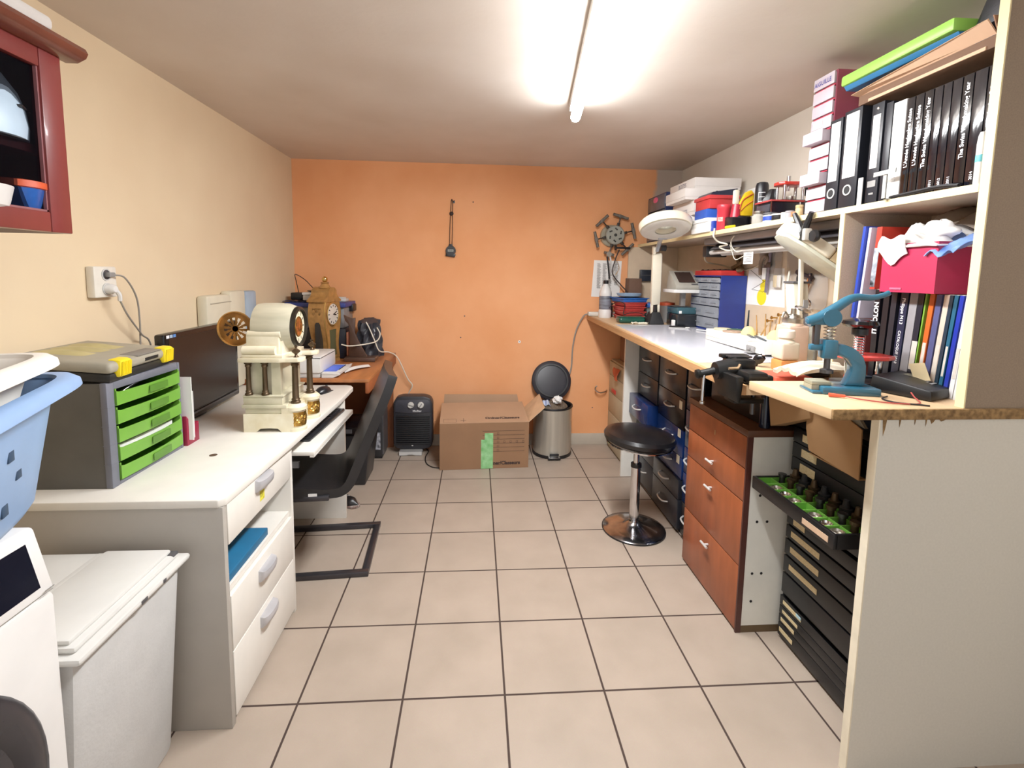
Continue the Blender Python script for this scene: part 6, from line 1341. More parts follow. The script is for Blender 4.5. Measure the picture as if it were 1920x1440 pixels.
for k in range(3): m.box(1.33, 1.50, 3.2585, 3.2598, SH+.02+k*.107, SH+.09+k*.107)
part('side_window', m, SMK, t)
def wbox(nm, lab, x0, x1, y0, y1, z0, z1, lid=True):
    t = thing(nm, lab, 'box', ((x0+x1)/2, (y0+y1)/2, z0), group='white cartons on the shelf')
    zl = z0+(z1-z0)*.25
    part('carton', MB().box(x0+.003, x1-.003, y0+.003, y1-.003, z0, z1-.004), mat('white_carton', 'E4DED9', .75, var=.02), t)
    part('lid', MB().box(x0, x1, y0, y1, zl, z1, .002), mat('white_carton', 'E4DED9'), t)
    return t
W = [('white carton at the bottom of the pile on the shelf', 1.29, 1.58, 2.82, 3.10, SH, 1.715), ('white carton second from the bottom of the pile', 1.285, 1.55, 2.84, 3.12, 1.7155, 1.755), ('white carton with black handwriting on its end', 1.285, 1.48, 2.80, 3.10, 1.7555, 1.84), ('white carton lid with GR printed on its side', 1.225, 1.52, 2.79, 3.08, 1.8405, 1.905), ('white carton on the very top of the pile', 1.285, 1.572, 2.80, 3.16, 1.9055, 1.972)]
wb = [wbox('white_carton', *w_) for w_ in W]
text('GR21E10', .024, (1.455, 2.7898, 1.885), (1, 0, 0), (0, 0, 1), INK, wb[3], 'lettering', .02)
text('BOITES', .035, (1.2848, 2.97, 1.945), (0, -1, 0), (0, 0, 1), mat('ink_violet', '4A4A66', .8), wb[4], 'handwriting')
text('BRACELETS', .03, (1.2848, 2.95, 1.782), (0, -1, 0), (0, 0, 1), mat('ink_violet', '4A4A66'), wb[2], 'handwriting', squeeze=.9)
# red and blue trays
t = thing('stacked_bins', 'red box with a dark cover in front of the white cartons', 'box', (1.34, 2.65, SH))
part('red_bin', MB().box(1.27, 1.43, 2.57, 2.74, 1.76, 1.83, .004).box(1.262, 1.438, 2.562, 2.748, 1.812, 1.832, .003), mat('red_bin', 'C4393C', .35), t)
part('dark_cover', MB().hexa([(1.272, 2.572, 1.8325), (1.428, 2.572, 1.8325), (1.428, 2.738, 1.8325), (1.272, 2.738, 1.8325)], [(1.29, 2.58, 1.85), (1.428, 2.58, 1.872), (1.428, 2.738, 1.872), (1.29, 2.738, 1.85)]), mat('navy_cover', '1E2439', .4), t)
single('blue_bin', MB().box(1.262, 1.42, 2.58, 2.73, 1.7105, 1.7595, .004), mat('bright_blue', '2A57B8', .35), 'bright blue bin under the red box on the shelf', 'bin')
single('paper_stack', MB().box(1.262, 1.44, 2.56, 2.76, SH, 1.66, .001).box(1.268, 1.445, 2.57, 2.77, 1.66, 1.69, .001).box(1.262, 1.44, 2.57, 2.76, 1.69, 1.71, .001), PAPER, 'stack of white papers and cartons under the blue bin', 'papers')
t = thing('red_can', 'red cylindrical can on the front edge of the shelf', 'can', (1.312, 2.49, SH))
part('can_body', MB(True).lathe([(.033, 0), (.034, .003), (.034, .108), (.037, .112), (.037, .13), (.035, .134), (0, .134)], seg=28), mat('can_red', 'C93441', .35, var=.04), t)
part('printed_band', MB(True).grid(lambda u, v: Vector((-.0346*math.cos(.9*(u-.5)+.5), -.0346*math.sin(.9*(u-.5)+.5), .045+.022*v)), 8, 2), mat('can_print', 'E8C9B8', .5, hex2='C93441', scale=120), t)
single('blue_packet', MB().box(1.278, 1.30, 2.53, 2.56, SH, SH+.055, .002), mat('packet_blue', '1F3FA8', .4), 'blue and white packet left of the red can', 'packet')
t = thing('spray_brush', 'white brush handle in a red holder above the black tape roll', 'brush', (1.33, 2.40, SH))
part('holder', MB().cyl((1.335, 2.42, SH+.06), (1.34, 2.42, SH+.125), .026, .022), mat('holder_red', 'B5283A', .35), t)
part('brush', MB().box(1.318, 1.346, 2.405, 2.43, SH+.1255, SH+.20, .008), CREAM, t)
single('holder_box', MB().box(1.30, 1.38, 2.385, 2.455, SH, SH+.0595, .003), BLACK, 'small black box carrying the red brush holder', 'box')
t = thing('tape_roll', 'large black roll of tape on the front of the shelf', 'tape', (1.367, 2.45, SH))
part('roll', MB(True).lathe([(.045, 0), (.062, 0), (.065, .004), (.065, .062), (.06, .066), (.045, .066), (.045, 0)], seg=40, cap=False), mat('tape_black', '19191F', .25), t)
single('yellow_pen', MB().cyl((1.285, 2.41, SH+.008), (1.285, 2.33, SH+.007), .0075, .006), YEL, 'yellow stub in front of the black tape roll', 'pen')
t = thing('yellow_pouch', 'yellow fan-shaped pouch with red lines behind the black tape roll', 'pouch', (1.375, 2.40, SH+.067))
part('pouch', MB().prism([(1.332, SH+.0675), (1.418, SH+.0675), (1.422, SH+.18), (1.405, SH+.20), (1.375, SH+.185), (1.347, SH+.135)], 'xz', 2.40, 2.425, .006), mat('pouch_yellow', 'EDC21F', .45, var=.06), t)
part('red_line', MB().tube(spline([(1.345, 2.3985, SH+.10), (1.36, 2.3985, SH+.145), (1.41, 2.3985, SH+.178)]), .003).tube(spline([(1.35, 2.3985, SH+.09), (1.38, 2.3985, SH+.12), (1.416, 2.3985, SH+.145)]), .002), mat('line_red', 'C6502E', .5), t)
t = thing('white_device', 'white appliance with red and black stripes between pouch and black cylinder', 'appliance', (1.53, 2.56, SH))
part('body', MB().box(1.47, 1.57, 2.53, 2.62, SH, SH+.14, .008).box(1.50, 1.57, 2.53, 2.62, SH+.14, SH+.24, .012), WPLA, t)
part('stripe', MB().box(1.505, 1.512, 2.528, 2.5298, SH+.09, SH+.17).box(1.522, 1.528, 2.528, 2.5298, SH+.09, SH+.17), mat('stripe_red', 'B5374A', .5), t)
t = thing('glass_jar', 'small glass jar with a metal lid on the front edge of the shelf', 'jar', (1.31, 2.17, SH))
part('jar_body', MB(True).lathe([(.026, 0), (.028, .003), (.028, .036), (.022, .042), (.022, .046), (0, .046)], seg=24), mat('jar_glass', 'CFCBC0', .1, trans=.35), t)
part('lid', MB(True).lathe([(.024, .0462), (.025, .048), (.025, .058), (0, .059)], seg=24), STEEL, t)
t = thing('black_cylinder', 'tall black cylinder with a white printed scale on the shelf', 'cylinder', (1.44, 2.37, SH))
part('cylinder_body', MB(True).lathe([(.031, 0), (.032, .003), (.032, .185), (.030, .215), (.026, .228), (.015, .232), (0, .233)], seg=32), mat('cylinder_black', '1C1C22', .35), t)
m = MB(True)
for k in range(4): m.grid(lambda u, v, k=k: Vector((.0324*math.cos(-2.6+1.0*u), .0324*math.sin(-2.6+1.0*u), .11+.022*k+.003*v)), 8, 1)
m.grid(lambda u, v: Vector((.0324*math.cos(-2.6+.06*u), .0324*math.sin(-2.6+.06*u), .11+.07*v)), 1, 1)
part('printed_scale', m, WINK, t)
t = thing('watch_box', 'black box with a small drawer and silver trim on the shelf', 'box', (1.45, 2.19, SH))
part('box_body', MB().box(1.345, 1.55, 2.13, 2.25, SH, SH+.10, .003), mat('satin_black', '16181F', .25), t)
part('small_drawer', MB().box(1.341, 1.3448, 2.138, 2.242, SH+.055, SH+.09, .001), mat('drawer_front', '3C3C44', .35), t)
part('trim', MB().box(1.3405, 1.345, 2.1265, 2.1298, SH, SH+.1).box(1.475, 1.481, 2.1265, 2.1298, SH, SH+.1), CHROME, t)
part('red_top', MB().box(1.338, 1.50, 2.125, 2.255, SH+.1005, SH+.108, .002), mat('red_felt', 'B23A3A', .6), t)
t = thing('case_press', 'small watch case press with red plates and steel pillars on the black box', 'press', (1.36, 1.89, SH+.1085))
zb = SH+.1085
part('lower_plate', MB().box(1.30, 1.43, 1.864, 1.945, zb, zb+.008, .002), DSTEEL, t)
for x, y in ((1.315, 1.875), (1.315, 1.93), (1.405, 1.875), (1.405, 1.93)): part('pillar', MB().cyl((x, y, zb+.008), (x, y, zb+.075), .007), CHROME, t)
part('upper_plate', MB().prism([(1.29, 1.885), (1.305, 1.86), (1.415, 1.86), (1.43, 1.885), (1.43, 1.92), (1.415, 1.945), (1.305, 1.945), (1.29, 1.92)], 'xy', zb+.0752, zb+.09, .003), mat('red_enamel', 'D43A30'), t, 'red top plate')
part('spindle', MB().cyl((1.345, 1.895, zb+.0902), (1.345, 1.895, zb+.118), .009).cyl((1.345, 1.895, zb+.05), (1.345, 1.895, zb+.0748), .008), CHROME, t)
part('die', MB().lathe([(.02, .008), (.022, .012), (.022, .025), (0, .03)], (1.36, 1.895, zb), seg=20), STEEL, t)
part('rear_wheel', MB().lathe([(.03, 0), (.032, .01), (.02, .014), (0, .014)], (1.437, 1.895, zb+.06), (1, 0, 0)), BLACK, t)
t.location = (1.473, 2.185, SH+.1085)
single('black_pouch', MB().hexa([(1.39, 2.225, SH+.1085), (1.43, 2.225, SH+.1085), (1.43, 2.245, SH+.1085), (1.36, 2.245, SH+.1085)], [(1.405, 2.23, SH+.175), (1.43, 2.23, SH+.175), (1.43, 2.245, SH+.175), (1.40, 2.245, SH+.175)], .002), BLACK, 'black slanted pouch behind the small red press', 'pouch')
random.seed(4)
items = [('tin', 1.312, 2.085, .028, .042, WPLA, 'white low tin with blue stripe before the black cylinder'), ('tin', 1.307, 2.02, .024, .03, BLACK, 'black low tin with white lid in front of the watch box'), ('small_cup', 1.303, 1.965, .016, .028, CREAM, 'cream small cup in front of the watch box'), ('small_jar', 1.30, 1.93, .017, .03, mat('grey_glass', 'A9A5A8', .2), 'grey little jar in front of the watch box'), ('small_jar', 1.30, 1.897, .015, .022, mat('orange_jar', 'D0825A', .4), 'orange little jar near the red drawer tower'), ('wooden_jar', 1.297, 1.868, .014, .045, mat('tan_jar', 'C2A877', .5, var=.15, scale=80), 'tan ribbed jar beside the red drawer tower')]
for nm, x, y, r, h_, mm, lb in items:
    t = thing(nm, lb, nm.replace('_', ' ').split(' ')[-1], (x, y, SH), group='little jars along the shelf edge')
    part('jar_body', MB(True).lathe([(r*.95, 0), (r, .002), (r, h_*.7), (r*.9, h_*.75), (0, h_*.75)], seg=22), mm, t)
    part('lid', MB(True).lathe([(r*.98, h_*.751), (r*1.02, h_*.78), (r*1.02, h_*.97), (r*.9, h_), (0, h_)], seg=22), WPLA if nm == 'tin' and mm is BLACK else (DGREY if nm == 'tin' else mm), t)
    if mm is WPLA: part('blue_band', MB(True).lathe([(r*1.01, h_*.15), (r*1.015, h_*.2), (r*1.015, h_*.55), (r*1.01, h_*.6)], seg=22, cap=False), mat('band_blue', '2244A8', .4), t)

# ---- red and clear drawer tower
t = thing('drawer_tower', 'tall red plastic tower of clear small drawers beside the binders', 'drawer box', (1.42, 1.79, SH))
part('frame', MB().box(1.315, 1.52, 1.738, 1.744, SH, 2.15).box(1.315, 1.52, 1.846, 1.852, SH, 2.15).box(1.51, 1.52, 1.744, 1.846, SH, 2.15).box(1.315, 1.51, 1.744, 1.846, 2.142, 2.15), mat('pink_red_frame', 'C9667C', .35, trans=.5), t)
PINK = mat('pinkish_clear', 'E2D6DF', .2, var=.05, trans=.3)
zt_ = SH+.001; hs = .0515
for k in range(10):
    a = zt_+k*hs; out = .03 if k in (2, 5) else 0
    part('rail', MB().box(1.313-.0*out, 1.50, 1.7445, 1.8455, a, a+.005), mat('rail_red', 'C23149', .35), t)
    d = part('clear_drawer', MB().box(1.305-out, 1.309-out, 1.742, 1.848, a+.006, a+hs-.002, .001).box(1.309-out, 1.49, 1.7445, 1.7465, a+.006, a+hs-.006).box(1.309-out, 1.49, 1.8435, 1.8455, a+.006, a+hs-.006).box(1.309-out, 1.49, 1.7465, 1.8435, a+.006, a+.008), PINK, t)
    if k in (2, 3, 5, 6): part('paper_label', MB().box(1.3035-out, 1.3048-out, 1.785, 1.835, a+.014, a+hs-.012), PAPER, d)
    part('contents', MB().box(1.33, 1.48, 1.76, 1.83, a+.0085, a+.028, .008), mat('mixed_parts', 'C9BFC4', .6, hex2='8F7E8A', scale=70), t)
text('AIGUILLE', .024, (1.3046, 1.80, zt_+9.5*hs), (0, -1, 0), (0, 0, 1), mat('pen_blue', '2A2A8A', .6), t, 'handwriting', .01, squeeze=.9)

# ---- binders and books on the top shelf; spines face the aisle
def spine_book(nm, lab, cat, y0, y1, z0, h, mtl, grp, x0=1.30, dp=.235, pages=True):
    t = thing(nm, lab, cat, (x0+dp/2, (y0+y1)/2, z0), group=grp)
    part('cover', MB().box(x0, x0+.003, y0, y1, z0, z0+h, .001).box(x0+.003, x0+dp, y0, y0+.0025, z0, z0+h).box(x0+.003, x0+dp, y1-.0025, y1, z0, z0+h), mtl, t)
    if pages: part('pages', MB().box(x0+.0032, x0+dp-.006, y0+.0027, y1-.0027, z0+.003, z0+h-.004), mat('page_edges', 'E2DCCB', .8), t)
    return t
BIND = mat('binder_black', '1D1F26', .38, var=.08)
for k, (y0, y1, h, lw, lab) in enumerate(((1.668, 1.728, .325, .042, 'black lever arch binder with a label and finger hole, next to the red drawer tower'), (1.583, 1.660, .335, .056, 'black lever arch binder with a wide white label, second from the red drawer tower'))):
    t = spine_book('binder', lab, 'binder', y0, y1, SH, h, BIND, 'binders on the shelf', 1.295, .26)
    yc = (y0+y1)/2
    part('spine_label', MB().box(1.2935, 1.2948, yc-lw/2, yc+lw/2, SH+.105, SH+h-.012), PAPER, t, 'white spine label')
    part('finger_ring', MB().ring((1.2945, yc, SH+.062), (-1, 0, 0), .014, .0185, .002, 28), LGREY, t)
    part('finger_hole', MB().cyl((1.2946, yc, SH+.062), (1.294, yc, SH+.062), .0135), BLKM, t)
    m = MB(); 
    for q in range(3): m.box(1.2928, 1.2934, yc-lw*.3, yc+lw*.25, SH+.12+.045*q, SH+.124+.045*q)
    part('pencil_marks', m, LGREY, t)
single('white_slip', MB().box(1.285, 1.288, 1.545, 1.562, SH, SH+.09), PAPER, 'narrow white slip standing in front of the binders', 'slip')
t = spine_book('binder', 'black ring binder with a narrow white label, right of the two lever arch binders', 'binder', 1.498, 1.545, SH, .322, BIND, 'binders on the shelf', 1.298, .25)
part('spine_label', MB().box(1.2966, 1.2978, 1.508, 1.536, SH+.115, SH+.285), PAPER, t, 'white spine label')
part('rivet', MB().lathe([(.005, 0), (.004, .002), (0, .0025)], (1.298, 1.522, SH+.305), (-1, 0, 0), 12), CHROME, t)
part('stamp', MB().box(1.2968, 1.2978, 1.506, 1.538, SH+.055, SH+.075).box(1.2968, 1.2978, 1.512, 1.53, SH+.03, SH+.036), GREY, t)
single('shelf_stand', MB().box(1.262, 1.266, 1.425, 1.437, SH, SH+.088).box(1.258, 1.2615, 1.39, 1.47, SH+.075, SH+.088).box(1.262, 1.30-.004, 1.425, 1.437, SH, SH+.003), mat('pale_metal', 'C9C9C4', .35, .3), 'pale T-shaped metal stand in front of the books', 'stand')
BKB = mat('book_black_gloss', '101016', .1, var=.1, scale=8, bump=.12, bscale=12, coat=.8)
FOIL = mat('crinkled_film', '16161E', .1, var=.2, bump=.8, bscale=26, stretch=(1, 1.6, .5), coat=1)
books = [('black', 1.467, 1.492, .31, None, None, 'plain black file between the ring binder and the white book'), ('white', 1.419, 1.463, .30, None, None, 'white book with faint grey lettering, left of the black watch yearbooks'),
 ('k', 1.391, 1.416, .297, "L'Année Horlogère Suisse", '', "black yearbook lettered L'Année Horlogère Suisse beside the white book"),
 ('k', 1.362, 1.388, .297, "L'Année Horlogère Suisse", '', "second black yearbook lettered L'Année Horlogère Suisse from the white book"),
 ('k', 1.333, 1.359, .297, 'The Swiss Watchmaking Year', '', 'black yearbook lettered The Swiss Watchmaking Year, third from the white book'),
 ('f', 1.306, 1.330, .297, '', '2011', 'black film-wrapped yearbook, fourth from the white book'),
 ('f', 1.280, 1.303, .297, '', '2012', 'black film-wrapped yearbook marked 2012, fifth from the white book'),
 ('f', 1.252, 1.277, .297, '', '2011', 'black film-wrapped yearbook with brown tint, sixth from the white book'),
 ('k', 1.222, 1.249, .297, 'The Swiss Watchmaking Year', '', 'black yearbook lettered The Swiss Watchmaking Year, third from the tall side panel'),
 ('f', 1.188, 1.219, .297, '', '2014', 'black film-wrapped yearbook marked 2014, second from the tall side panel'),
 ('k', 1.160, 1.185, .297, "L'Année Horlogère Suisse", '2009', "black yearbook marked 2009 next to the tall side panel")]
for c, y0, y1, h, tx, yr, lab in books:
    mt_ = {'black': BIND, 'white': PAPER, 'k': BKB, 'f': FOIL}[c]
    t = spine_book('book', lab, 'book', y0, y1, SH, h, mt_, 'yearbooks on the top shelf', 1.30, .23)
    yc = (y0+y1)/2
    if c == 'white': text("L'Année Horlogère Suisse", .018, (1.30, yc, SH+.15), (0, 0, 1), (0, 1, 0), mat('faint_grey', 'B9B9C4', .7), t, 'lettering')
    if tx: text(tx, .0165, (1.30, yc, SH+.178), (0, 0, 1), (0, 1, 0), WINK, t, 'lettering', .02)
    if yr: text(yr, .011, (1.30, yc, SH+.028), (0, 0, 1), (0, 1, 0), WINK, t, 'lettering', .01)
single('pen', MB().tube(spline([(1.285, 1.43, SH+.006), (1.287, 1.34, SH+.01), (1.288, 1.28, SH+.012), (1.288, 1.22, SH+.006)]), .0055), BLACK, 'black strap-like pen lying in front of the yearbooks', 'pen')
t = thing('white_bottle', 'white plastic bottle with a teal band at the end of the yearbooks', 'bottle', (1.287, 1.172, SH))
part('bottle_body', MB(True).lathe([(.009, 0), (.0095, .002), (.0095, .10), (.008, .12), (.005, .13), (0, .13)], seg=16, sx=.9, sy=1), WPLA, t)
part('label_band', MB(True).lathe([(.0097, .055), (.0099, .056), (.0099, .072), (.0097, .073)], seg=16, sx=.9, cap=False), mat('teal_band', '5FB3BE', .5), t)

# things above the books
t = thing('cardboard_sleeve', 'long flat brown carton lying across the tops of the yearbooks', 'box', (1.42, 1.36, 1.97))
zc = SH+.3365
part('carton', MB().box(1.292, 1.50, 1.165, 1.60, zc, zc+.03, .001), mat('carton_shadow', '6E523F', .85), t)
part('flap', MB().hexa([(1.292, 1.17, zc+.0302), (1.262, 1.17, zc+.062), (1.262, 1.60, zc+.034), (1.292, 1.60, zc+.0302)], [(1.295, 1.17, zc+.0325), (1.265, 1.17, zc+.065), (1.265, 1.60, zc+.037), (1.295, 1.60, zc+.0325)]), mat('carton_pale', 'CFA98A', .8, var=.03), t, 'pale folded flap')
part('lower_lip', MB().box(1.288, 1.2918, 1.19, 1.555, zc, zc+.009), mat('carton_pale', 'CFA98A'), t)
part('end_flap', MB().hexa([(1.296, 1.162, zc+.01), (1.45, 1.162, zc+.01), (1.45, 1.1645, zc+.01), (1.296, 1.1645, zc+.01)], [(1.27, 1.162, zc+.07), (1.45, 1.162, zc+.07), (1.45, 1.1645, zc+.07), (1.27, 1.1645, zc+.07)]), mat('carton_mid', '9E7358', .85), t)
single('blue_folder', MB().hexa([(1.30, 1.27, zc+.07), (1.50, 1.27, zc+.07), (1.50, 1.66, zc+.07), (1.29, 1.66, zc+.07)], [(1.29, 1.27, zc+.085), (1.50, 1.27, zc+.085), (1.50, 1.66, zc+.085), (1.28, 1.66, zc+.085)], .002), mat('blue_folder', '2E76A8', .4), 'blue flat folder under the lime green one near the ceiling', 'folder')
single('green_folder', MB().hexa([(1.275, 1.27, zc+.086), (1.50, 1.27, zc+.086), (1.50, 1.67, zc+.086), (1.275, 1.67, zc+.086)], [(1.275, 1.27, zc+.122), (1.50, 1.27, zc+.122), (1.50, 1.67, zc+.122), (1.275, 1.67, zc+.122)], .008), mat('lime_folder', '9BD45A', .35, var=.03), 'lime green folder box near the ceiling above the yearbooks', 'folder')
single('carton_support', MB().box(1.36, 1.49, 1.30, 1.58, zc+.0305, zc+.0695, .002), mat('carton_mid', '9E7358'), 'flat brown carton between the long carton and the blue folder', 'box')
single('black_bag', MB().hexa([(1.31, 1.1625, zc+.072), (1.55, 1.1625, zc+.072), (1.55, 1.262, zc+.072), (1.31, 1.262, zc+.072)], [(1.33, 1.1625, ZC-.002), (1.55, 1.1625, ZC-.002), (1.55, 1.25, ZC-.07), (1.34, 1.25, ZC-.07)], .02), mat('black_bag_cloth', '24242A', .5, var=.15, scale=9, stretch=(.3, 1, 6), bump=.2), 'black padded bag squeezed under the ceiling by the tall side panel', 'bag')

# ---- lower compartment: books on the bench end, red basket on top of them
zb0 = 1.0518
LB = [ # name, y at bottom, thickness, height, tilt (metres the top leans to -y), colour, label, text
 (1.515, .022, .30, .002, '111118', 'black book lettered THOLON at the far end of the lower row', 'ITHOLON'),
 (1.486, .022, .298, .008, '16161C', 'plain black book second from the divider in the lower row', ''),
 (1.458, .020, .296, .01, '22232A', 'dark grey book third from the divider in the lower row', ''),
 (1.428, .026, .297, .014, '1A2038', 'dark blue book lettered CATALOGUE 2018', 'CATALOGUE 2018'),
 (1.398, .026, .295, .016, '8A888C', 'grey magazine binder beside the dark blue catalogue', ''),
 (1.372, .022, .295, .018, '1C1E2A', 'black magazine leaning beside the grey binder', ''),
 (1.356, .009, .294, .02, '6C9A34', 'thin green magazine in the lower row', ''),
 (1.338, .015, .294, .02, 'C65A24', 'orange magazine in the lower row', ''),
 (1.318, .017, .292, .02, '4A4E78', 'violet blue magazine right of the orange one', ''),
 (1.297, .016, .292, .022, 'C9B6A6', 'cream magazine in the lower row', ''),
 (1.282, .011, .292, .022, '20303E', 'dark teal magazine right of the cream one', ''),
 (1.268, .011, .292, .022, '1F5570', 'teal blue magazine in the lower row', ''),
 (1.253, .012, .292, .022, '1B2F9C', 'bright blue magazine in the lower row', ''),
 (1.236, .013, .292, .022, 'E4E2E2', 'white magazine, third from the tall side panel', ''),
 (1.221, .012, .292, .022, 'EAE8E4', 'white magazine, second from the tall side panel', ''),
 (1.206, .012, .292, .022, 'DCDAD8', 'white magazine next to the tall side panel', '')]
for k, (y, th_, h, tl, c, lab, tx) in enumerate(LB):
    x0 = 1.34
    t = thing('book' if k < 4 else 'magazine', lab, 'book' if k < 4 else 'magazine', (x0+.1, y-th_/2, zb0), group='books in the lower compartment')
    ya, yb2 = y-th_+.0006, y
    part('cover', MB().hexa([(x0, ya, zb0), (x0+.21, ya, zb0), (x0+.21, yb2, zb0), (x0, yb2, zb0)], [(x0, ya-tl, zb0+h), (x0+.21, ya-tl, zb0+h), (x0+.21, yb2-tl, zb0+h), (x0, yb2-tl, zb0+h)]), mat('cov'+c, c, .3, var=.05, coat=.2), t)
    part('pages', MB().hexa([(x0+.004, ya+.002, zb0+h+.0002), (x0+.206, ya+.002, zb0+h+.0002), (x0+.206, yb2-.002, zb0+h+.0002), (x0+.004, yb2-.002, zb0+h+.0002)], [(x0+.004, ya+.002-tl, zb0+h+.0006), (x0+.206, ya+.002-tl, zb0+h+.0006), (x0+.206, yb2-.002-tl, zb0+h+.0006), (x0+.004, yb2-.002-tl, zb0+h+.0006)]) if False else MB().box(x0+.004, x0+.206, ya+.002-tl, yb2-.002-tl, zb0+h, zb0+h+.0008), mat('page_edges', 'E2DCCB'), t)
    u_ = Vector((0, -tl, h))
    if tx == 'ITHOLON': text(tx, .024, (x0, (ya+yb2)/2-tl*.55, zb0+.205), u_, (0, 1, 0), WINK, t, 'lettering', .03)
    elif tx:
        text(tx, .013, (x0, (ya+yb2)/2-tl*.3, zb0+.12), -u_, (0, -1, 0), WINK, t, 'lettering', .01)
        text('Philippe M13', .016, (x0, (ya+yb2)/2-tl*.7, zb0+.235), -u_, (0, -1, 0), WINK, t, 'lettering', .01)
    elif k > 3 and k % 2: part('spine_stripe', MB().box(x0-.0008, x0, (ya+yb2)/2-tl*.2-.003, (ya+yb2)/2-tl*.2+.003, zb0+.05, zb0+.09) if tl > 1 else MB().hexa([(x0-.0008, ya+.002-tl*.2, zb0+h*.2), (x0-.0001, ya+.002-tl*.2, zb0+h*.2), (x0-.0001, yb2-.002-tl*.2, zb0+h*.2), (x0-.0008, yb2-.002-tl*.2, zb0+h*.2)], [(x0-.0008, ya+.002-tl*.5, zb0+h*.5), (x0-.0001, ya+.002-tl*.5, zb0+h*.5), (x0-.0001, yb2-.002-tl*.5, zb0+h*.5), (x0-.0008, yb2-.002-tl*.5, zb0+h*.5)]), mat('stripe_pale', 'C8BFB4', .5), t)
single('loose_sheet', MB().grid(lambda u, v: Vector((1.325-.01*v, 1.325-.05*u+.015*v, zb0+.03+.05*v+.012*u)), 4, 4, .0008), mat('cream_sheet', 'D9C49A', .8), 'cream folded sheet leaning on the magazines', 'paper')
single('blue_folder', MB().hexa([(1.325, 1.582, 1.25), (1.54, 1.582, 1.25), (1.54, 1.592, 1.25), (1.325, 1.592, 1.25)], [(1.325, 1.560, 1.565), (1.54, 1.560, 1.565), (1.54, 1.570, 1.565), (1.325, 1.570, 1.565)]), mat('folder_blue', '2B45B0', .4), 'blue folder standing against the divider', 'folder')
single('clear_sleeve', MB().hexa([(1.335, 1.570, 1.25), (1.54, 1.570, 1.25), (1.54, 1.579, 1.25), (1.335, 1.579, 1.25)], [(1.335, 1.547, 1.56), (1.54, 1.547, 1.56), (1.54, 1.557, 1.56), (1.335, 1.557, 1.56)]), mat('milky_sleeve', 'C9C6D6', .3), 'milky plastic sleeve right of the blue folder', 'sleeve')
t = thing('red_magazine', 'red black and white magazine standing behind the crimson basket', 'magazine', (1.43, 1.54, 1.352))
part('cover', MB().hexa([(1.345, 1.525, 1.352), (1.54, 1.525, 1.352), (1.54, 1.545, 1.352), (1.345, 1.545, 1.352)], [(1.345, 1.515, 1.56), (1.54, 1.515, 1.56), (1.54, 1.535, 1.56), (1.345, 1.535, 1.56)]), mat('magazine_mix', 'C23A2C', .4), t)
part('printed_panel', MB().hexa([(1.3435, 1.5255, 1.36), (1.3448, 1.5255, 1.36), (1.3448, 1.5445, 1.36), (1.3435, 1.5445, 1.36)], [(1.3435, 1.519, 1.49), (1.3448, 1.519, 1.49), (1.3448, 1.538, 1.49), (1.3435, 1.538, 1.49)]), mat('black_white_print', '15161C', .5, hex2='C9D2DE', scale=30), t)
single('brown_book', MB().box(1.35, 1.55, 1.548, 1.566, zb0, 1.2495, .002), mat('dark_red_book', '5A2422', .5), 'dark red block of books against the divider', 'book')
t = thing('storage_basket', 'crimson fabric storage box full of cloths on top of the books', 'basket', (1.40, 1.355, 1.347))
CRI = mat('crimson_fabric', 'AE2148', .5, var=.06, scale=5)
z0 = 1.3468; z1 = 1.495
XB0, XB1, YB0_, YB1_ = 1.295, 1.50, 1.265, 1.448
m = MB()
m.box(XB0, XB1, YB0_, YB1_, z0, z0+.004).box(XB0, XB0+.004, YB0_, YB1_, z0+.004, z1).box(XB1-.004, XB1, YB0_, YB1_, z0+.004, z1).box(XB0+.004, XB1-.004, YB0_, YB0_+.004, z0+.004, z1).box(XB0+.004, XB1-.004, YB1_-.004, YB1_, z0+.004, z1)
part('fabric_box', m, CRI, t)
part('handle_tab', MB().box(XB0-.002, XB0-.0002, 1.37, 1.41, z0+.008, z0+.014), mat('pink_tab', 'D8607E', .5), t)
WCL = mat('white_cloth', 'E6E2DE', .9, var=.03, bump=.3)
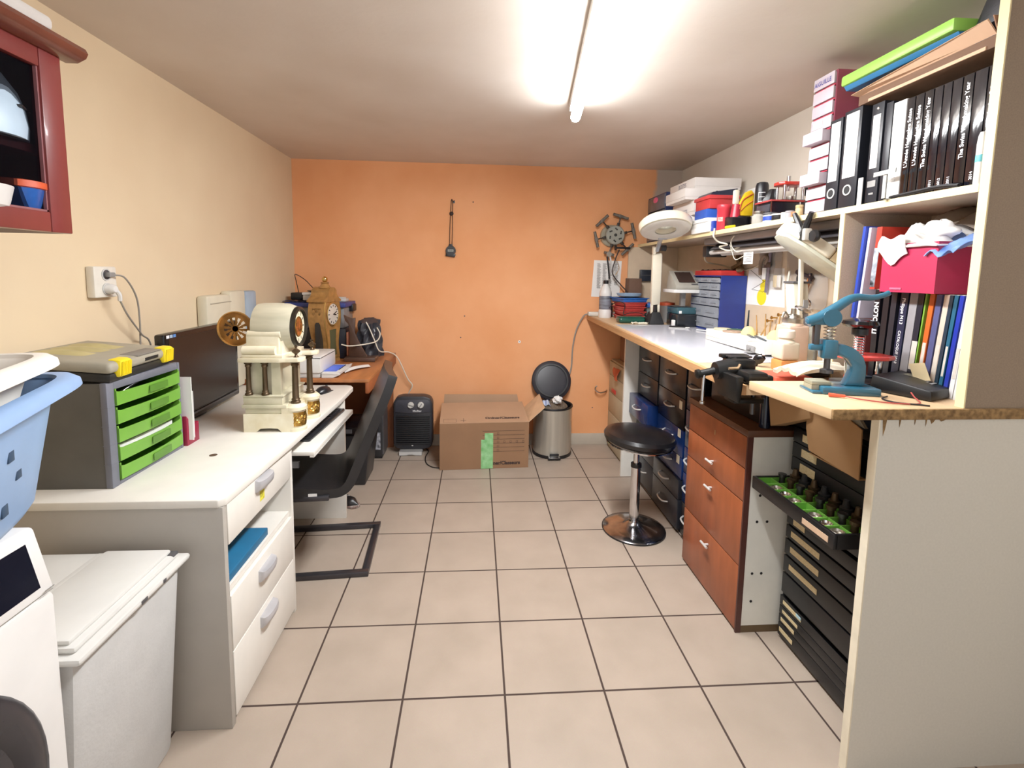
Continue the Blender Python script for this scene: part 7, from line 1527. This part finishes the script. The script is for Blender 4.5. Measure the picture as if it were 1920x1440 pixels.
def cl(u, v):
    x = 1.285+.20*u; y = 1.262+.185*v
    e = min(1, 5*min(u, 1-u))*min(1, 5*min(v, 1-v))
    return Vector((x, y, z1-.01+e*(.035+.018*math.sin(9*u+6*v)+.014*math.sin(13*v-5*u)+.010*math.sin(21*u+17*v))))
single('cloth', MB().grid(cl, 26, 30, .004), WCL, 'crumpled white cloth heaped in the crimson storage box', 'cloth', angle=80)
single('cloth', MB().grid(lambda u, v: Vector((XB0-.004-.006*math.sin(PI*u), 1.365+.085*v+.02*u*(v-.5), z1+.02-.085*u*(1-abs(v-.45)*.9)+.006*math.sin(8*v))), 12, 10, .003), WCL, 'corner of white cloth hanging over the crimson box front', 'cloth', angle=80)
def knot(u, v):
    a = 2*PI*u; b = PI*(v-.5); r = 1+.18*math.sin(3*a+2*b)+.12*math.sin(5*b-2*a)
    return Vector((1.335+.034*r*math.cos(a)*math.cos(b), 1.305+.045*r*math.sin(a)*math.cos(b), z1+.034+.026*r*math.sin(b)))
single('cloth', MB().grid(knot, 24, 14), WCL, 'bundled white cloth knot at the near end of the crimson box', 'cloth', angle=80)
single('plastic_film', MB().grid(lambda u, v: Vector((XB0-.008+.10*u, 1.215+.085*v, z1-.035+.055*u+.010*math.sin(10*v+5*u))), 10, 10, .002), mat('blue_film', '9DB9E8', .25, hex2='4F79C6', scale=14), 'pale blue plastic film hanging over the near corner of the crimson box', 'film', angle=40)
single('plastic_film', MB().grid(lambda u, v: Vector((1.40+.12*u, 1.165+.25*v, z1+.03+.075*math.sin(PI*u*.6+.2)+.010*math.sin(13*v+5*u))), 12, 14, .001), mat('taupe_film', '8E7F72', .2, trans=.25), 'translucent brown plastic sheet crumpled behind the white cloth', 'film', angle=60)
single('paper_bundle', MB().hexa([(1.31, 1.161, 1.352), (1.50, 1.161, 1.352), (1.50, 1.168, 1.352), (1.31, 1.168, 1.352)], [(1.30, 1.161, 1.56), (1.50, 1.161, 1.56), (1.50, 1.172, 1.56), (1.30, 1.172, 1.56)]), PAPER, 'white papers standing between the crimson box and the tall side panel', 'papers')
